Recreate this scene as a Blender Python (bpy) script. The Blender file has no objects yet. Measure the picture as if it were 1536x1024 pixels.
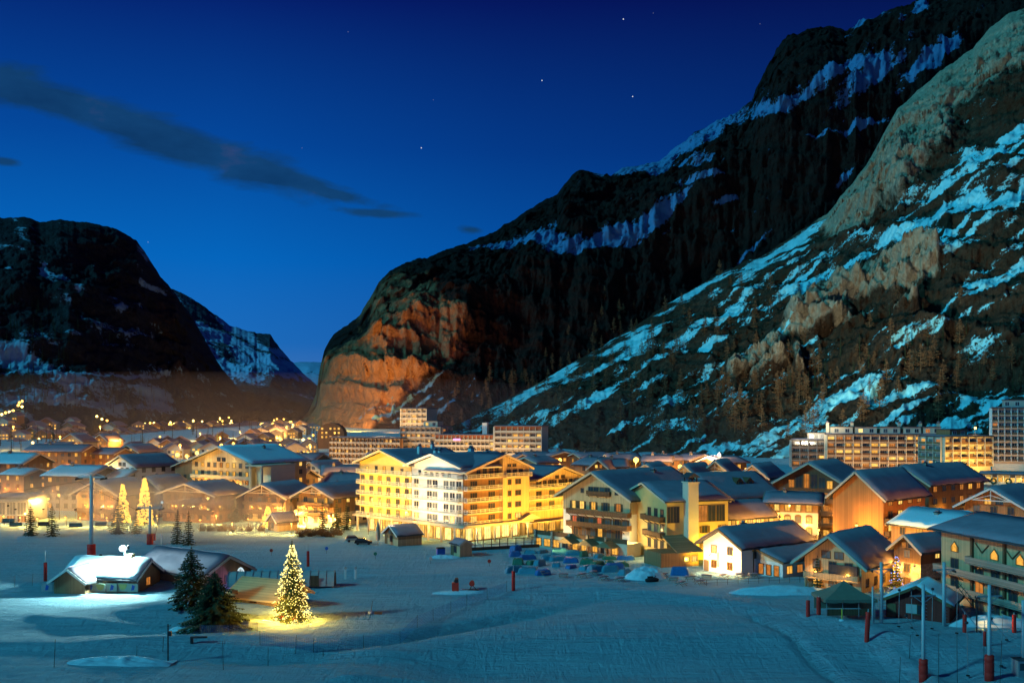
import bpy, math, random
import numpy as np
from mathutils import Vector, Matrix
random.seed(7)
SC = bpy.context.scene
COL = SC.collection
F, HZ, H = 1493.0, 620.0, 32.0          # focal length and eye level of the photograph in its pixels, eye height in metres
R = math.radians
rnd = random.uniform

# ------------------------------------------------------------------ noise
def _h(ix, iy, seed):
    n = (ix.astype(np.int64) * 374761393 + iy.astype(np.int64) * 668265263 + seed * 982451653) & 0x7fffffff
    n = ((n ^ (n >> 13)) * 1274126177) & 0x7fffffff
    n = (n ^ (n >> 16)) & 0xffff
    return n / 65535.0
def vnoise(x, y, seed=0):
    x = np.asarray(x, float); y = np.asarray(y, float)
    ix = np.floor(x); iy = np.floor(y)
    fx = x - ix; fy = y - iy
    fx = fx * fx * fx * (fx * (fx * 6 - 15) + 10); fy = fy * fy * fy * (fy * (fy * 6 - 15) + 10)
    a = _h(ix, iy, seed); b = _h(ix + 1, iy, seed); c = _h(ix, iy + 1, seed); d = _h(ix + 1, iy + 1, seed)
    return (a * (1 - fx) + b * fx) * (1 - fy) + (c * (1 - fx) + d * fx) * fy
def fbm(x, y, octv=5, seed=0, ridged=False, gain=0.5):
    s = 0.0; a = 1.0; t = 0.0
    for o in range(octv):
        n = vnoise(x * 2 ** o + 17.3 * o, y * 2 ** o - 9.1 * o, seed + o)
        if ridged: n = 1 - np.abs(2 * n - 1)
        s = s + a * n; t += a; a *= gain
    return s / t
def crag(x, y, seed=0):
    """broken rock: a patchwork of tilted facets"""
    x = np.asarray(x, float); y = np.asarray(y, float)
    x = x + 0.35 * (vnoise(x * 1.7, y * 1.7, seed + 5) - .5); y = y + 0.35 * (vnoise(x * 1.7 + 9, y * 1.7, seed + 6) - .5)
    ix = np.floor(x); iy = np.floor(y)
    best = np.full(x.shape, 1e9); h = np.zeros(x.shape)
    for dx in (-1, 0, 1):
        for dy in (-1, 0, 1):
            cx, cy = ix + dx, iy + dy
            px = cx + _h(cx, cy, seed); py = cy + _h(cx, cy, seed + 1)
            d = (x - px) ** 2 + (y - py) ** 2
            v = _h(cx, cy, seed + 2) + (x - px) * (_h(cx, cy, seed + 3) - .5) * 1.6 + (y - py) * (_h(cx, cy, seed + 4) - .5) * 1.6
            m = d < best; h = np.where(m, v, h); best = np.minimum(best, d)
    return h - .5
def sstep(a, b, x):
    t = np.clip((np.asarray(x, float) - a) / (b - a), 0, 1)
    return t * t * (3 - 2 * t)

# ------------------------------------------------------------------ ground heights
def gauss(x, y, cx, cy, sx, sy, ang=0.0):
    c, s = math.cos(ang), math.sin(ang)
    u = ((x - cx) * c + (y - cy) * s) / sx; v = (-(x - cx) * s + (y - cy) * c) / sy
    return np.exp(-(u * u + v * v))
def seg_d(x, y, pts):
    d = np.full(np.shape(x), 1e9)
    for (ax, ay), (bx, by) in zip(pts, pts[1:]):
        vx, vy = bx - ax, by - ay
        t = np.clip(((x - ax) * vx + (y - ay) * vy) / (vx * vx + vy * vy), 0, 1)
        d = np.minimum(d, np.hypot(x - ax - t * vx, y - ay - t * vy))
    return d
TRACKS = (([(0, 184), (16, 176), (34, 168), (44, 160), (52, 148), (56, 138)], 2.6, 0.8), ([(38, 156), (41, 146), (41, 136), (42, 126), (43, 118)], 0.9, -0.7), ([(52, 138), (54, 128), (52, 120), (49, 112)], 1.0, 0.75),
          ([(-75, 156), (-50, 150), (-30, 152)], 1.2, 0.35), ([(-90, 138), (-60, 135), (-35, 140)], 1.4, 0.5), ([(-20, 121), (10, 126), (45, 121)], 1.6, 0.5), ([(-40, 200), (-10, 196), (20, 186)], 2.5, 0.4), ([(-30, 176), (0, 168)], 2.0, 0.4))
def ground(x, y):
    x = np.asarray(x, float); y = np.asarray(y, float)
    z = 0.017 * np.clip(y - 340, 0, None) + 0.018 * np.clip(y - 1300, 0, None)
    z = z + 0.0006 * np.clip(x - 60, 0, 400) * np.clip(y - 300, 0, 500) * 0.25
    near = 1 - sstep(200, 235, y)
    wob = 2.5 * np.sin(x * 0.055 + 0.6) + 1.6 * np.sin(x * 0.13 + 2.0)
    crest = 143 + wob + 0.03 * x
    right = sstep(-22, -4, x)
    z = z - near * right * 2.1 * (1 - sstep(crest - 16, crest, y)) * (0.45 + 0.55 * sstep(112, 128, y))
    left = 1 - right
    z = z + near * left * 1.9 * gauss(x, y, -52, 160, 17, 5, 0.05)
    z = z - near * left * 1.2 * gauss(x, y, -60, 149, 26, 4.5, 0.06)
    z = z + near * left * 0.9 * gauss(x, y, -45, 137, 20, 4, -0.05)
    z = z - near * 1.0 * gauss(x, y, -30, 131, 16, 3, 0.02)
    z = z + near * 0.7 * gauss(x, y, -68, 186, 30, 4, 0.0) - near * 0.6 * gauss(x, y, -66, 198, 34, 4, 0.0)
    z = z - near * 1.9 * gauss(x, y, -8, 150, 22, 2.2, 0.72)
    z = z + near * 0.6 * gauss(x, y, 10, 176, 40, 3.0, -0.22)
    z = z - near * 0.7 * gauss(x, y, 50, 128, 3.5, 16, 0.1) + near * 0.6 * gauss(x, y, 62, 132, 4, 12, 0.2)
    z = z - near * 0.8 * gauss(x, y, 30, 140, 14, 4, 0.1) + near * 0.6 * gauss(x, y, 20, 152, 16, 4, 0.1)
    for pts, wdt, amt in TRACKS:
        z = z + near * amt * np.exp(-(seg_d(x, y, pts) / wdt) ** 2)
    u1 = x * 0.97 + y * -0.24; v1 = x * 0.24 + y * 0.97; u2 = x * 0.86 + y * 0.5; v2 = -x * 0.5 + y * 0.86
    z = z + near * (0.26 * (fbm(u1 / 20, v1 / 2.1, 4, 71) - 0.5) + 0.20 * (fbm(u2 / 14, v2 / 1.9, 4, 83) - 0.5))
    z = z + near * 0.5 * (fbm(x / 19, y / 13, 3, 5) - 0.5) + near * 0.16 * (fbm(x / 4.2, y / 2.6, 3, 9) - 0.5)
    return z
def gz(x, y): return float(ground(x, y))
def X(px, D): return (px - 768.0) / F * D
def Z(py, D): return H - (py - HZ) / F * D
def DG(py): return H * F / (py - HZ)           # distance of flat ground seen at that height
def GP(px, py):
    """point of the ground seen at a place of the photograph"""
    D = DG(py)
    for _ in range(6):
        z = gz(X(px, D), D); D = (H - z) * F / (py - HZ)
    return Vector((X(px, D), D, gz(X(px, D), D)))

# ------------------------------------------------------------------ mesh builder
class MB:
    def __init__(s): s.v = []; s.f = []; s.m = []; s.mi = 0
    def _add(s, vs, fs):
        o = len(s.v); s.v += [tuple(p) for p in vs]
        for f in fs: s.f.append(tuple(i + o for i in f)); s.m.append(s.mi)
    def poly(s, pts): s._add(pts, [tuple(range(len(pts)))])
    def box(s, x0, x1, y0, y1, z0, z1):
        v = [(x, y, z) for z in (z0, z1) for y in (y0, y1) for x in (x0, x1)]
        s._add(v, [(0, 2, 3, 1), (4, 5, 7, 6), (0, 1, 5, 4), (2, 6, 7, 3), (0, 4, 6, 2), (1, 3, 7, 5)])
    def cbox(s, c, sz, rz=0.0, M=None):
        hx, hy, hz = sz[0] / 2, sz[1] / 2, sz[2] / 2
        if M is None: M = Matrix.Rotation(rz, 3, 'Z')
        v = [Vector(c) + M @ Vector((x, y, z)) for z in (-hz, hz) for y in (-hy, hy) for x in (-hx, hx)]
        s._add(v, [(0, 2, 3, 1), (4, 5, 7, 6), (0, 1, 5, 4), (2, 6, 7, 3), (0, 4, 6, 2), (1, 3, 7, 5)])
    def bar(s, a, b, w, h=None):
        a, b = Vector(a), Vector(b); d = b - a
        if d.length < 1e-6: return
        s.cbox((a + b) / 2, (d.length, w, h or w), M=d.to_track_quat('X', 'Z').to_matrix())
    def tube(s, a, b, r0, r1=None, n=8, cap=True):
        a, b = Vector(a), Vector(b); r1 = r0 if r1 is None else r1
        q = (b - a).to_track_quat('Z', 'Y').to_matrix()
        v = []
        for p, r in ((a, r0), (b, r1)):
            for i in range(n):
                t = 2 * math.pi * i / n
                v.append(p + q @ Vector((math.cos(t) * r, math.sin(t) * r, 0)))
        fs = [(i, (i + 1) % n, n + (i + 1) % n, n + i) for i in range(n)]
        if cap: fs += [tuple(range(n - 1, -1, -1)), tuple(range(n, 2 * n))]
        s._add(v, fs)
    def path(s, pts, r, n=6):
        for a, b in zip(pts, pts[1:]): s.tube(a, b, r, r, n)
    def prism(s, poly, y0, y1):
        """polygon in x, z drawn out from y0 to y1"""
        n = len(poly)
        v = [(x, y0, z) for x, z in poly] + [(x, y1, z) for x, z in poly]
        fs = [tuple(range(n)), tuple(range(2 * n - 1, n - 1, -1))]
        fs += [(i, n + i, n + (i + 1) % n, (i + 1) % n) for i in range(n)]
        s._add(v, fs)
    def prismx(s, poly, x0, x1):
        n = len(poly)
        v = [(x0, y, z) for y, z in poly] + [(x1, y, z) for y, z in poly]
        fs = [tuple(range(n - 1, -1, -1)), tuple(range(n, 2 * n))]
        fs += [(i, (i + 1) % n, n + (i + 1) % n, n + i) for i in range(n)]
        s._add(v, fs)
    def ball(s, c, r, n=6, m=4, sq=1.0):
        c = Vector(c); v = [c + Vector((0, 0, -r * sq))]
        for j in range(1, m):
            ph = -math.pi / 2 + math.pi * j / m
            for i in range(n):
                t = 2 * math.pi * i / n
                v.append(c + Vector((math.cos(t) * math.cos(ph) * r, math.sin(t) * math.cos(ph) * r, math.sin(ph) * r * sq)))
        v.append(c + Vector((0, 0, r * sq))); L = len(v) - 1
        fs = [(0, 1 + (i + 1) % n, 1 + i) for i in range(n)]
        for j in range(m - 2):
            b = 1 + j * n
            fs += [(b + i, b + (i + 1) % n, b + n + (i + 1) % n, b + n + i) for i in range(n)]
        b = 1 + (m - 2) * n
        fs += [(b + i, b + (i + 1) % n, L) for i in range(n)]
        s._add(v, fs)
    def lathe(s, prof, n=16, c=(0, 0, 0)):
        c = Vector(c); v = []
        for r, z in prof:
            for i in range(n):
                t = 2 * math.pi * i / n
                v.append(c + Vector((math.cos(t) * r, math.sin(t) * r, z)))
        fs = []
        for j in range(len(prof) - 1):
            fs += [(j * n + i, j * n + (i + 1) % n, (j + 1) * n + (i + 1) % n, (j + 1) * n + i) for i in range(n)]
        s._add(v, fs)
    def sheet(s, p00, p10, p11, p01, th, nu=8, nv=4, amp=0.1, edge=0.1, seed=None):
        """a thick uneven layer (snow) lying on the quad p00 p10 p11 p01; p00-p10 is the eave"""
        p00, p10, p11, p01 = map(Vector, (p00, p10, p11, p01))
        nrm = (p10 - p00).cross(p01 - p00).normalized()
        if nrm.z < 0: nrm = -nrm
        top, bot = [], []
        for j in range(nv + 1):
            for i in range(nu + 1):
                u, v = i / nu, j / nv
                p = (p00 * (1 - u) + p10 * u) * (1 - v) + (p01 * (1 - u) + p11 * u) * v
                if j == 0: p = p - (p01 - p00).normalized() * rnd(-edge, edge * 0.6)
                rim = 0.55 if (i in (0, nu) or j == 0) else 1.0
                top.append(p + nrm * (th * rim + rnd(-amp, amp) * 0.5)); bot.append(p)
        n = nu + 1; K = len(top); fs = []
        for j in range(nv):
            for i in range(nu):
                a = j * n + i
                fs.append((a, a + 1, a + n + 1, a + n)); fs.append((K + a, K + a + n, K + a + n + 1, K + a + 1))
        for i in range(nu):
            fs.append((K + i, K + i + 1, i + 1, i)); a = nv * n + i; fs.append((K + a + 1, K + a, a, a + 1))
        for j in range(nv):
            a = j * n; fs.append((K + a + n, K + a, a, a + n)); a = j * n + nu; fs.append((K + a, K + a + n, a + n, a))
        s._add(top + bot, fs)
    def mesh(s, name, mats, smooth=False):
        me = bpy.data.meshes.new(name); me.from_pydata(s.v, [], s.f)
        for m in (mats if isinstance(mats, (list, tuple)) else [mats]): me.materials.append(m)
        if max(s.m, default=0): me.polygons.foreach_set('material_index', s.m)
        if smooth: me.polygons.foreach_set('use_smooth', [True] * len(me.polygons))
        me.update(); return me
    def build(s, name, mats, parent=None, smooth=False, **kw):
        return put(name, s.mesh(name, mats, smooth), parent, **kw)
def put(name, me, parent=None, loc=None, rz=0.0, **props):
    o = bpy.data.objects.new(name, me); COL.objects.link(o)
    if parent: o.parent = parent
    if loc is not None: o.location = loc
    if rz: o.rotation_euler = (0, 0, rz)
    for k, v in props.items(): o[k] = v
    return o
def tag(o, label, cat, group=None, kind=None):
    if label: o['label'] = label
    if cat: o['category'] = cat
    if group: o['group'] = group
    if kind: o['kind'] = kind
    return o
def thing(name, label, cat, loc, rz=0.0, group=None):
    o = bpy.data.objects.new(name, None); COL.objects.link(o)
    o.empty_display_size = 0.3
    o.location = loc; o.rotation_euler = (0, 0, rz)
    return tag(o, label, cat, group)
KIDS = {}
def copy_tree(o, parent=None):
    kids = [c for c in bpy.data.objects if c.parent == o] if o not in KIDS else KIDS[o]
    KIDS[o] = kids
    c = o.copy(); COL.objects.link(c)
    if parent: c.parent = parent
    for k in kids: copy_tree(k, c)
    return c
def light(kind, name, loc, col, power, radius=0.3, parent=None, target=None, spot=60, blend=0.6):
    d = bpy.data.lights.new(name, kind); d.color = col; d.energy = power
    if kind in ('POINT', 'SPOT'): d.shadow_soft_size = radius
    if kind == 'SPOT': d.spot_size = R(spot); d.spot_blend = blend
    o = bpy.data.objects.new(name, d); COL.objects.link(o); o.location = loc
    if target is not None: o.rotation_euler = (Vector(target) - Vector(loc)).to_track_quat('-Z', 'Y').to_euler()
    if parent: o.parent = parent
    return o
# ------------------------------------------------------------------ materials
MATS = {}
class NT:
    def __init__(s, nt): s.t = nt; s.n = nt.nodes; s.l = nt.links
    def new(s, typ, _in=None, **props):
        n = s.n.new(typ)
        for k, v in props.items(): setattr(n, k, v)
        for k, v in (_in or {}).items():
            sock = n.inputs[k]
            if isinstance(v, bpy.types.NodeSocket): s.l.new(v, sock)
            else:
                if sock.type == 'RGBA' and len(v) == 3: v = (*v, 1)
                sock.default_value = v
        return n
    def math(s, op, a, b=0.0, c=None, clamp=False):
        d = {0: a, 1: b}
        if c is not None: d[2] = c
        return s.new('ShaderNodeMath', d, operation=op, use_clamp=clamp).outputs[0]
    def mix(s, fac, a, b, typ='MIX'):
        n = s.new('ShaderNodeMix', data_type='RGBA', blend_type=typ)
        for i, v in ((0, fac), (6, a), (7, b)):
            if isinstance(v, bpy.types.NodeSocket): s.l.new(v, n.inputs[i])
            else: n.inputs[i].default_value = ((*v, 1) if i and len(v) == 3 else v)
        return n.outputs[2]
    def ramp(s, fac, stops):
        n = s.new('ShaderNodeValToRGB', {0: fac}); e = n.color_ramp.elements
        while len(e) < len(stops): e.new(0.5)
        for k, (p, c) in zip(e, stops):
            k.position = p; k.color = (*c, 1) if len(c) == 3 else c
        return n.outputs[0]
    def noise(s, vec, scale, detail=4.0, rough=0.55, dist=0.0):
        return s.new('ShaderNodeTexNoise', {'Vector': vec, 'Scale': scale, 'Detail': detail, 'Roughness': rough, 'Distortion': dist}).outputs[0]
    def mapping(s, vec, scale=(1, 1, 1), rot=(0, 0, 0)):
        return s.new('ShaderNodeMapping', {'Vector': vec, 'Scale': scale, 'Rotation': rot}).outputs[0]
    def coord(s, which='Object'): return s.new('ShaderNodeTexCoord').outputs[which]
    def bump(s, h, strength=0.3, dist=0.1): return s.new('ShaderNodeBump', {'Height': h, 'Strength': strength, 'Distance': dist}).outputs[0]
    def attr(s, name): return s.new('ShaderNodeAttribute', attribute_name=name).outputs['Fac']
def mat(name):
    m = bpy.data.materials.new(name); m.use_nodes = True
    m.node_tree.nodes.clear(); nt = NT(m.node_tree)
    return m, nt
def finish(nt, col, rough=0.7, normal=None, metal=0.0, spec=0.3, **extra):
    d = {'Base Color': col, 'Roughness': rough, 'Metallic': metal, 'Specular IOR Level': spec}
    if normal is not None: d['Normal'] = normal
    d.update(extra)
    p = nt.new('ShaderNodeBsdfPrincipled', d)
    nt.new('ShaderNodeOutputMaterial', {'Surface': p.outputs[0]})
def lin(r, g, b):
    f = lambda c: (c / 12.92 if c <= .04045 else ((c + .055) / 1.055) ** 2.4)
    return (f(r / 255), f(g / 255), f(b / 255))

def m_rough(name, col, var=0.25, scale=1.5, rough=0.8, bump=0.15, metal=0.0, spec=0.25):
    m, t = mat(name); v = t.coord()
    n = t.noise(v, scale, 6); n2 = t.noise(v, scale * 9, 3)
    c = t.mix(n, tuple(x * (1 - var) for x in col), tuple(min(1, x * (1 + var)) for x in col))
    c = t.mix(t.math('MULTIPLY', n2, 0.25), c, tuple(x * 0.55 for x in col))
    finish(t, c, rough, t.bump(n2, bump, 0.05), metal, spec); return m
def m_wood(name, col, vert=True, w=0.22, var=0.35):
    """boards: each board a little different, dark joints, grain"""
    m, t = mat(name); v = t.coord()
    sep = t.new('ShaderNodeSeparateXYZ', {0: v})
    if vert: a = t.math('ADD', sep.outputs[0], sep.outputs[1])
    else: a = sep.outputs[2]
    k = t.math('DIVIDE', a, w); fl = t.math('FLOOR', k); fr = t.math('FRACT', k)
    rn = t.new('ShaderNodeTexWhiteNoise', {'W': fl}, noise_dimensions='1D').outputs[0]
    sc = (7, 7, 0.7) if vert else (0.7, 0.7, 9)
    g = t.noise(t.mapping(v, sc), 2.2, 5, 0.6)
    big = t.noise(v, 0.35, 4)
    b = t.math('ADD', t.math('MULTIPLY', rn, 0.5), t.math('ADD', t.math('MULTIPLY', g, 0.35), t.math('MULTIPLY', big, 0.35)))
    c = t.mix(b, tuple(x * (1 - var) for x in col), tuple(min(1, x * (1 + var)) for x in col))
    j = t.math('LESS_THAN', fr, 0.09)
    c = t.mix(t.math('MULTIPLY', j, 0.65), c, tuple(x * 0.25 for x in col))
    finish(t, c, 0.72, t.bump(t.math('SUBTRACT', g, j), 0.25, 0.04)); return m
def m_stone(name, col, scale=1.6):
    m, t = mat(name); v = t.coord()
    vo = t.new('ShaderNodeTexVoronoi', {'Vector': t.mapping(v, (1, 1, 1.9)), 'Scale': scale}, feature='F1')
    ed = t.new('ShaderNodeTexVoronoi', {'Vector': t.mapping(v, (1, 1, 1.9)), 'Scale': scale}, feature='DISTANCE_TO_EDGE').outputs[0]
    n = t.noise(v, 6, 5)
    r = t.new('ShaderNodeSeparateColor', {0: vo.outputs['Color']}).outputs[0]
    c = t.mix(r, tuple(x * 0.55 for x in col), tuple(min(1, x * 1.3) for x in col))
    c = t.mix(t.math('MULTIPLY', n, 0.4), c, tuple(x * 0.5 for x in col))
    j = t.math('LESS_THAN', ed, 0.045)
    c = t.mix(t.math('MULTIPLY', j, 0.6), c, (0.12, 0.11, 0.1))
    finish(t, c, 0.9, t.bump(t.math('MINIMUM', ed, 0.12), 0.6, 0.1)); return m
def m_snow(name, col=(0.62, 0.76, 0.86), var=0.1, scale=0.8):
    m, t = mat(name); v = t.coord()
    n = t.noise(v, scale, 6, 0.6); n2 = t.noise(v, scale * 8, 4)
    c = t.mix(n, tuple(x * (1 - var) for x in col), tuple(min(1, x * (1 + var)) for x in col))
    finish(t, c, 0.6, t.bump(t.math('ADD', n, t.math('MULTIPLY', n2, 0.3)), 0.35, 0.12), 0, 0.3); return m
def m_emit(name, col, strength, sample=False):
    m, t = mat(name)
    e = t.new('ShaderNodeEmission', {'Color': col, 'Strength': strength})
    nt_out = t.new('ShaderNodeOutputMaterial', {'Surface': e.outputs[0]})
    m.cycles.emission_sampling = 'AUTO' if sample else 'NONE'
    return m
def m_window(name, col, strength):
    """a lit room behind glass: curtains at the sides, a brighter lamp somewhere, floor darker; differs from window to window"""
    m, t = mat(name); g = t.coord('Generated')
    rn = t.new('ShaderNodeObjectInfo').outputs['Random']
    off = t.new('ShaderNodeCombineXYZ', {0: t.math('MULTIPLY', rn, 37.0), 1: t.math('MULTIPLY', rn, 91.0), 2: 0.0}).outputs[0]
    gv = t.new('ShaderNodeVectorMath', {0: g, 1: off}, operation='ADD').outputs[0]
    n = t.noise(t.mapping(gv, (1, 1, 1)), 2.6, 2)
    cur = t.noise(t.mapping(gv, (9, 9, 0.4)), 2.0, 1)
    sx = t.new('ShaderNodeSeparateXYZ', {0: g}).outputs[0]
    side = t.math('ABSOLUTE', t.math('SUBTRACT', sx, 0.5))
    sidem = t.math('GREATER_THAN', side, t.math('SUBTRACT', 0.5, t.math('MULTIPLY', rn, 0.22)))
    br = t.math('ADD', 0.25, t.math('MULTIPLY', n, 1.5))
    br = t.math('MULTIPLY', br, t.math('SUBTRACT', 1.0, t.math('MULTIPLY', sidem, t.math('ADD', 0.35, t.math('MULTIPLY', cur, 0.5)))))
    e = t.new('ShaderNodeEmission', {'Color': col, 'Strength': t.math('MULTIPLY', br, strength)})
    gl = t.new('ShaderNodeBsdfGlossy', {'Color': (0.5, 0.5, 0.5), 'Roughness': 0.08})
    mx = t.new('ShaderNodeMixShader', {0: 0.06, 1: e.outputs[0], 2: gl.outputs[0]})
    t.new('ShaderNodeOutputMaterial', {'Surface': mx.outputs[0]})
    m.cycles.emission_sampling = 'NONE'
    return m
def m_glass(name, col=(0.02, 0.022, 0.028)):
    m, t = mat(name); g = t.coord('Generated')
    n = t.noise(t.mapping(g, (6, 6, 0.5)), 2.0, 2)
    c = t.mix(n, col, tuple(x * 3.2 for x in col))
    finish(t, c, 0.08, None, 0, 0.6); return m
def m_foliage(name, col):
    m, t = mat(name); v = t.coord()
    n = t.noise(v, 1.3, 3); n2 = t.noise(v, 9, 2)
    c = t.mix(t.math('ADD', t.math('MULTIPLY', n, 0.6), t.math('MULTIPLY', n2, 0.4)), tuple(x * 0.45 for x in col), tuple(x * 1.6 for x in col))
    finish(t, c, 0.8, None, 0, 0.15); return m
def m_volume(name, dens, col=(0.9, 0.95, 1.0), scale=0.12, lo=0.35, fade_axis=None, aniso=0.3):
    m, t = mat(name); v = t.coord('Object'); g = t.coord('Generated')
    n = t.noise(v, scale, 4, 0.6)
    k = t.math('MULTIPLY', t.math('SUBTRACT', n, lo, clamp=True), 2.2)
    # thins out to nothing at the rim of its own shape
    gg = t.new('ShaderNodeVectorMath', {0: g, 1: (0.5, 0.5, 0.5)}, operation='SUBTRACT').outputs[0]
    sep = t.new('ShaderNodeSeparateXYZ', {0: gg})
    r = t.math('SQRT', t.math('ADD', t.math('MULTIPLY', sep.outputs[1], sep.outputs[1]), t.math('MULTIPLY', sep.outputs[2], sep.outputs[2])))
    k = t.math('MULTIPLY', k, t.math('SUBTRACT', 1.0, t.math('MULTIPLY', r, 2.0), clamp=True))
    if fade_axis is not None:
        gx = t.new('ShaderNodeSeparateXYZ', {0: g}).outputs[0]
        k = t.math('MULTIPLY', k, t.math('POWER', t.math('SUBTRACT', 1.0, gx, clamp=True), fade_axis))
    p = t.new('ShaderNodeVolumePrincipled', {'Color': col, 'Density': t.math('MULTIPLY', k, dens), 'Anisotropy': aniso})
    t.new('ShaderNodeOutputMaterial', {'Volume': p.outputs[0]})
    return m

M = MATS
M['wood_dark'] = m_wood('dark larch boards', (0.13, 0.07, 0.035))
M['wood_mid'] = m_wood('brown larch boards', (0.27, 0.15, 0.07))
M['wood_pale'] = m_wood('pale spruce boards', (0.52, 0.37, 0.2))
M['wood_beam'] = m_rough('weathered beam', (0.2, 0.12, 0.06), 0.35, 2.5)
M['wood_trim'] = m_rough('pale painted trim', (0.62, 0.52, 0.38), 0.15, 2.0)
M['wood_grey'] = m_wood('grey weathered boards', (0.3, 0.26, 0.21), False, 0.3)
M['white_trim'] = m_rough('white painted trim', (0.75, 0.72, 0.66), 0.08, 2.0)
M['plaster'] = m_rough('cream render', (0.68, 0.6, 0.46), 0.12, 0.7, 0.9, 0.1)
M['plaster_gold'] = m_rough('ochre render', (0.7, 0.5, 0.2), 0.15, 0.7, 0.9, 0.1)
M['plaster_white'] = m_rough('white render', (0.76, 0.76, 0.74), 0.1, 0.7, 0.9, 0.1)
M['plaster_red'] = m_rough('brick red render', (0.42, 0.18, 0.1), 0.2, 0.7, 0.9, 0.1)
M['concrete'] = m_rough('concrete', (0.42, 0.38, 0.33), 0.2, 0.6, 0.9, 0.12)
M['stone'] = m_stone('rubble stone', (0.42, 0.36, 0.28))
M['slate'] = m_rough('dark roof covering', (0.07, 0.07, 0.08), 0.3, 2.0)
M['straw'] = m_wood('straw coloured shingles', (0.55, 0.43, 0.2), False, 0.3)
M['shingle'] = m_wood('wooden shingles', (0.24, 0.17, 0.09), False, 0.35)
M['snow_roof'] = m_snow('roof snow', (0.31, 0.25, 0.30), 0.3, 0.5)  # shade of the dim roofs is put into this snow colour
M['snow_bright'] = m_snow('lit roof snow', (0.6, 0.8, 0.88), 0.1)  # lighter copy of the roof snow for roofs that catch the light
M['snow_heap'] = m_snow('ploughed snow', (0.5, 0.7, 0.78), 0.25, 1.4)
M['metal'] = m_rough('galvanised steel', (0.45, 0.47, 0.48), 0.15, 3.0, 0.45, 0.05, 0.6, 0.5)
M['steel_paint'] = m_rough('pale painted steel', (0.5, 0.56, 0.58), 0.15, 1.5, 0.5, 0.05, 0.1, 0.5)
M['iron'] = m_rough('dark iron', (0.05, 0.05, 0.055), 0.2, 3.0, 0.6, 0.05, 0.4)
M['red_pad'] = m_rough('red crash pad', (0.85, 0.03, 0.02), 0.3, 1.2, 0.6, 0.1)
M['red'] = m_rough('red paint', (0.5, 0.05, 0.03), 0.2, 2.0, 0.5, 0.05)
M['yellow'] = m_rough('yellow paint', (0.75, 0.55, 0.04), 0.15, 2.0, 0.5, 0.05)
M['blue'] = m_rough('blue plastic', (0.03, 0.12, 0.5), 0.2, 2.0, 0.5, 0.05)
M['blue_tarp'] = m_rough('blue tarpaulin', (0.03, 0.16, 0.42), 0.45, 1.1, 0.55, 0.35)
M['teal_tarp'] = m_rough('teal tarpaulin', (0.05, 0.26, 0.36), 0.45, 1.1, 0.55, 0.35)
M['green_tarp'] = m_rough('green tarpaulin', (0.03, 0.2, 0.13), 0.45, 1.1, 0.55, 0.35)
M['canvas_grey'] = m_rough('grey green canvas', (0.2, 0.2, 0.15), 0.2, 0.8, 0.85, 0.15)
M['canvas_beige'] = m_rough('beige canvas', (0.42, 0.36, 0.27), 0.2, 1.5, 0.85, 0.2)
M['film'] = m_rough('milky plastic film', (0.45, 0.45, 0.44), 0.2, 1.0, 0.4, 0.1)
M['rubber'] = m_rough('black rubber', (0.025, 0.025, 0.027), 0.2, 3.0, 0.7)
M['glass'] = m_glass('unlit window glass')
M['glass_sky'] = m_glass('pale curtained glass', (0.06, 0.065, 0.07))
M['lit_a'] = m_window('lit amber room', (1.0, 0.47, 0.07), 1.05)
M['lit_b'] = m_window('lit warm room', (1.0, 0.58, 0.12), 1.35)
M['lit_c'] = m_window('dim orange room', (1.0, 0.34, 0.06), 0.55)
M['lit_shop'] = m_window('bright shop', (1.0, 0.68, 0.2), 1.9)
M['lit_red'] = m_window('red curtained room', (1.0, 0.22, 0.08), 0.8)
M['bulb_orange'] = m_emit('sodium bulb', (1.0, 0.5, 0.08), 6.0)
M['bulb_warm'] = m_emit('warm bulb', (1.0, 0.68, 0.2), 6.0)
M['bulb_white'] = m_emit('white bulb', (0.85, 1.0, 0.98), 14.0)
M['fairy'] = m_emit('fairy light', (1.0, 0.78, 0.22), 3.2)
M['fairy_gold'] = m_emit('gold fairy light', (1.0, 0.55, 0.07), 2.6)
M['wood_red'] = m_wood('red brown boards', (0.22, 0.03, 0.022))
M['wood_orange'] = m_wood('orange lit boards', (0.42, 0.17, 0.05))  # brown boards with the lamp's orange light put into the colour
M['neon_pink'] = m_emit('pink sign', (1.0, 0.35, 0.7), 2.0)
M['neon_blue'] = m_emit('blue fairy light', (0.2, 0.35, 1.0), 1.6)
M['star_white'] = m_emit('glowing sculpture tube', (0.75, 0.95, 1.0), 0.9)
M['needle'] = m_foliage('spruce needles', (0.035, 0.06, 0.03))
M['needle_lit'] = m_foliage('lit spruce needles', (0.09, 0.12, 0.035))  # needles coloured brighter and yellower, as if lit by the bulbs
M['larch'] = m_foliage('bare larch twigs', (0.16, 0.1, 0.05))
M['bark'] = m_rough('bark', (0.1, 0.07, 0.045), 0.3, 3.0)

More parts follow.
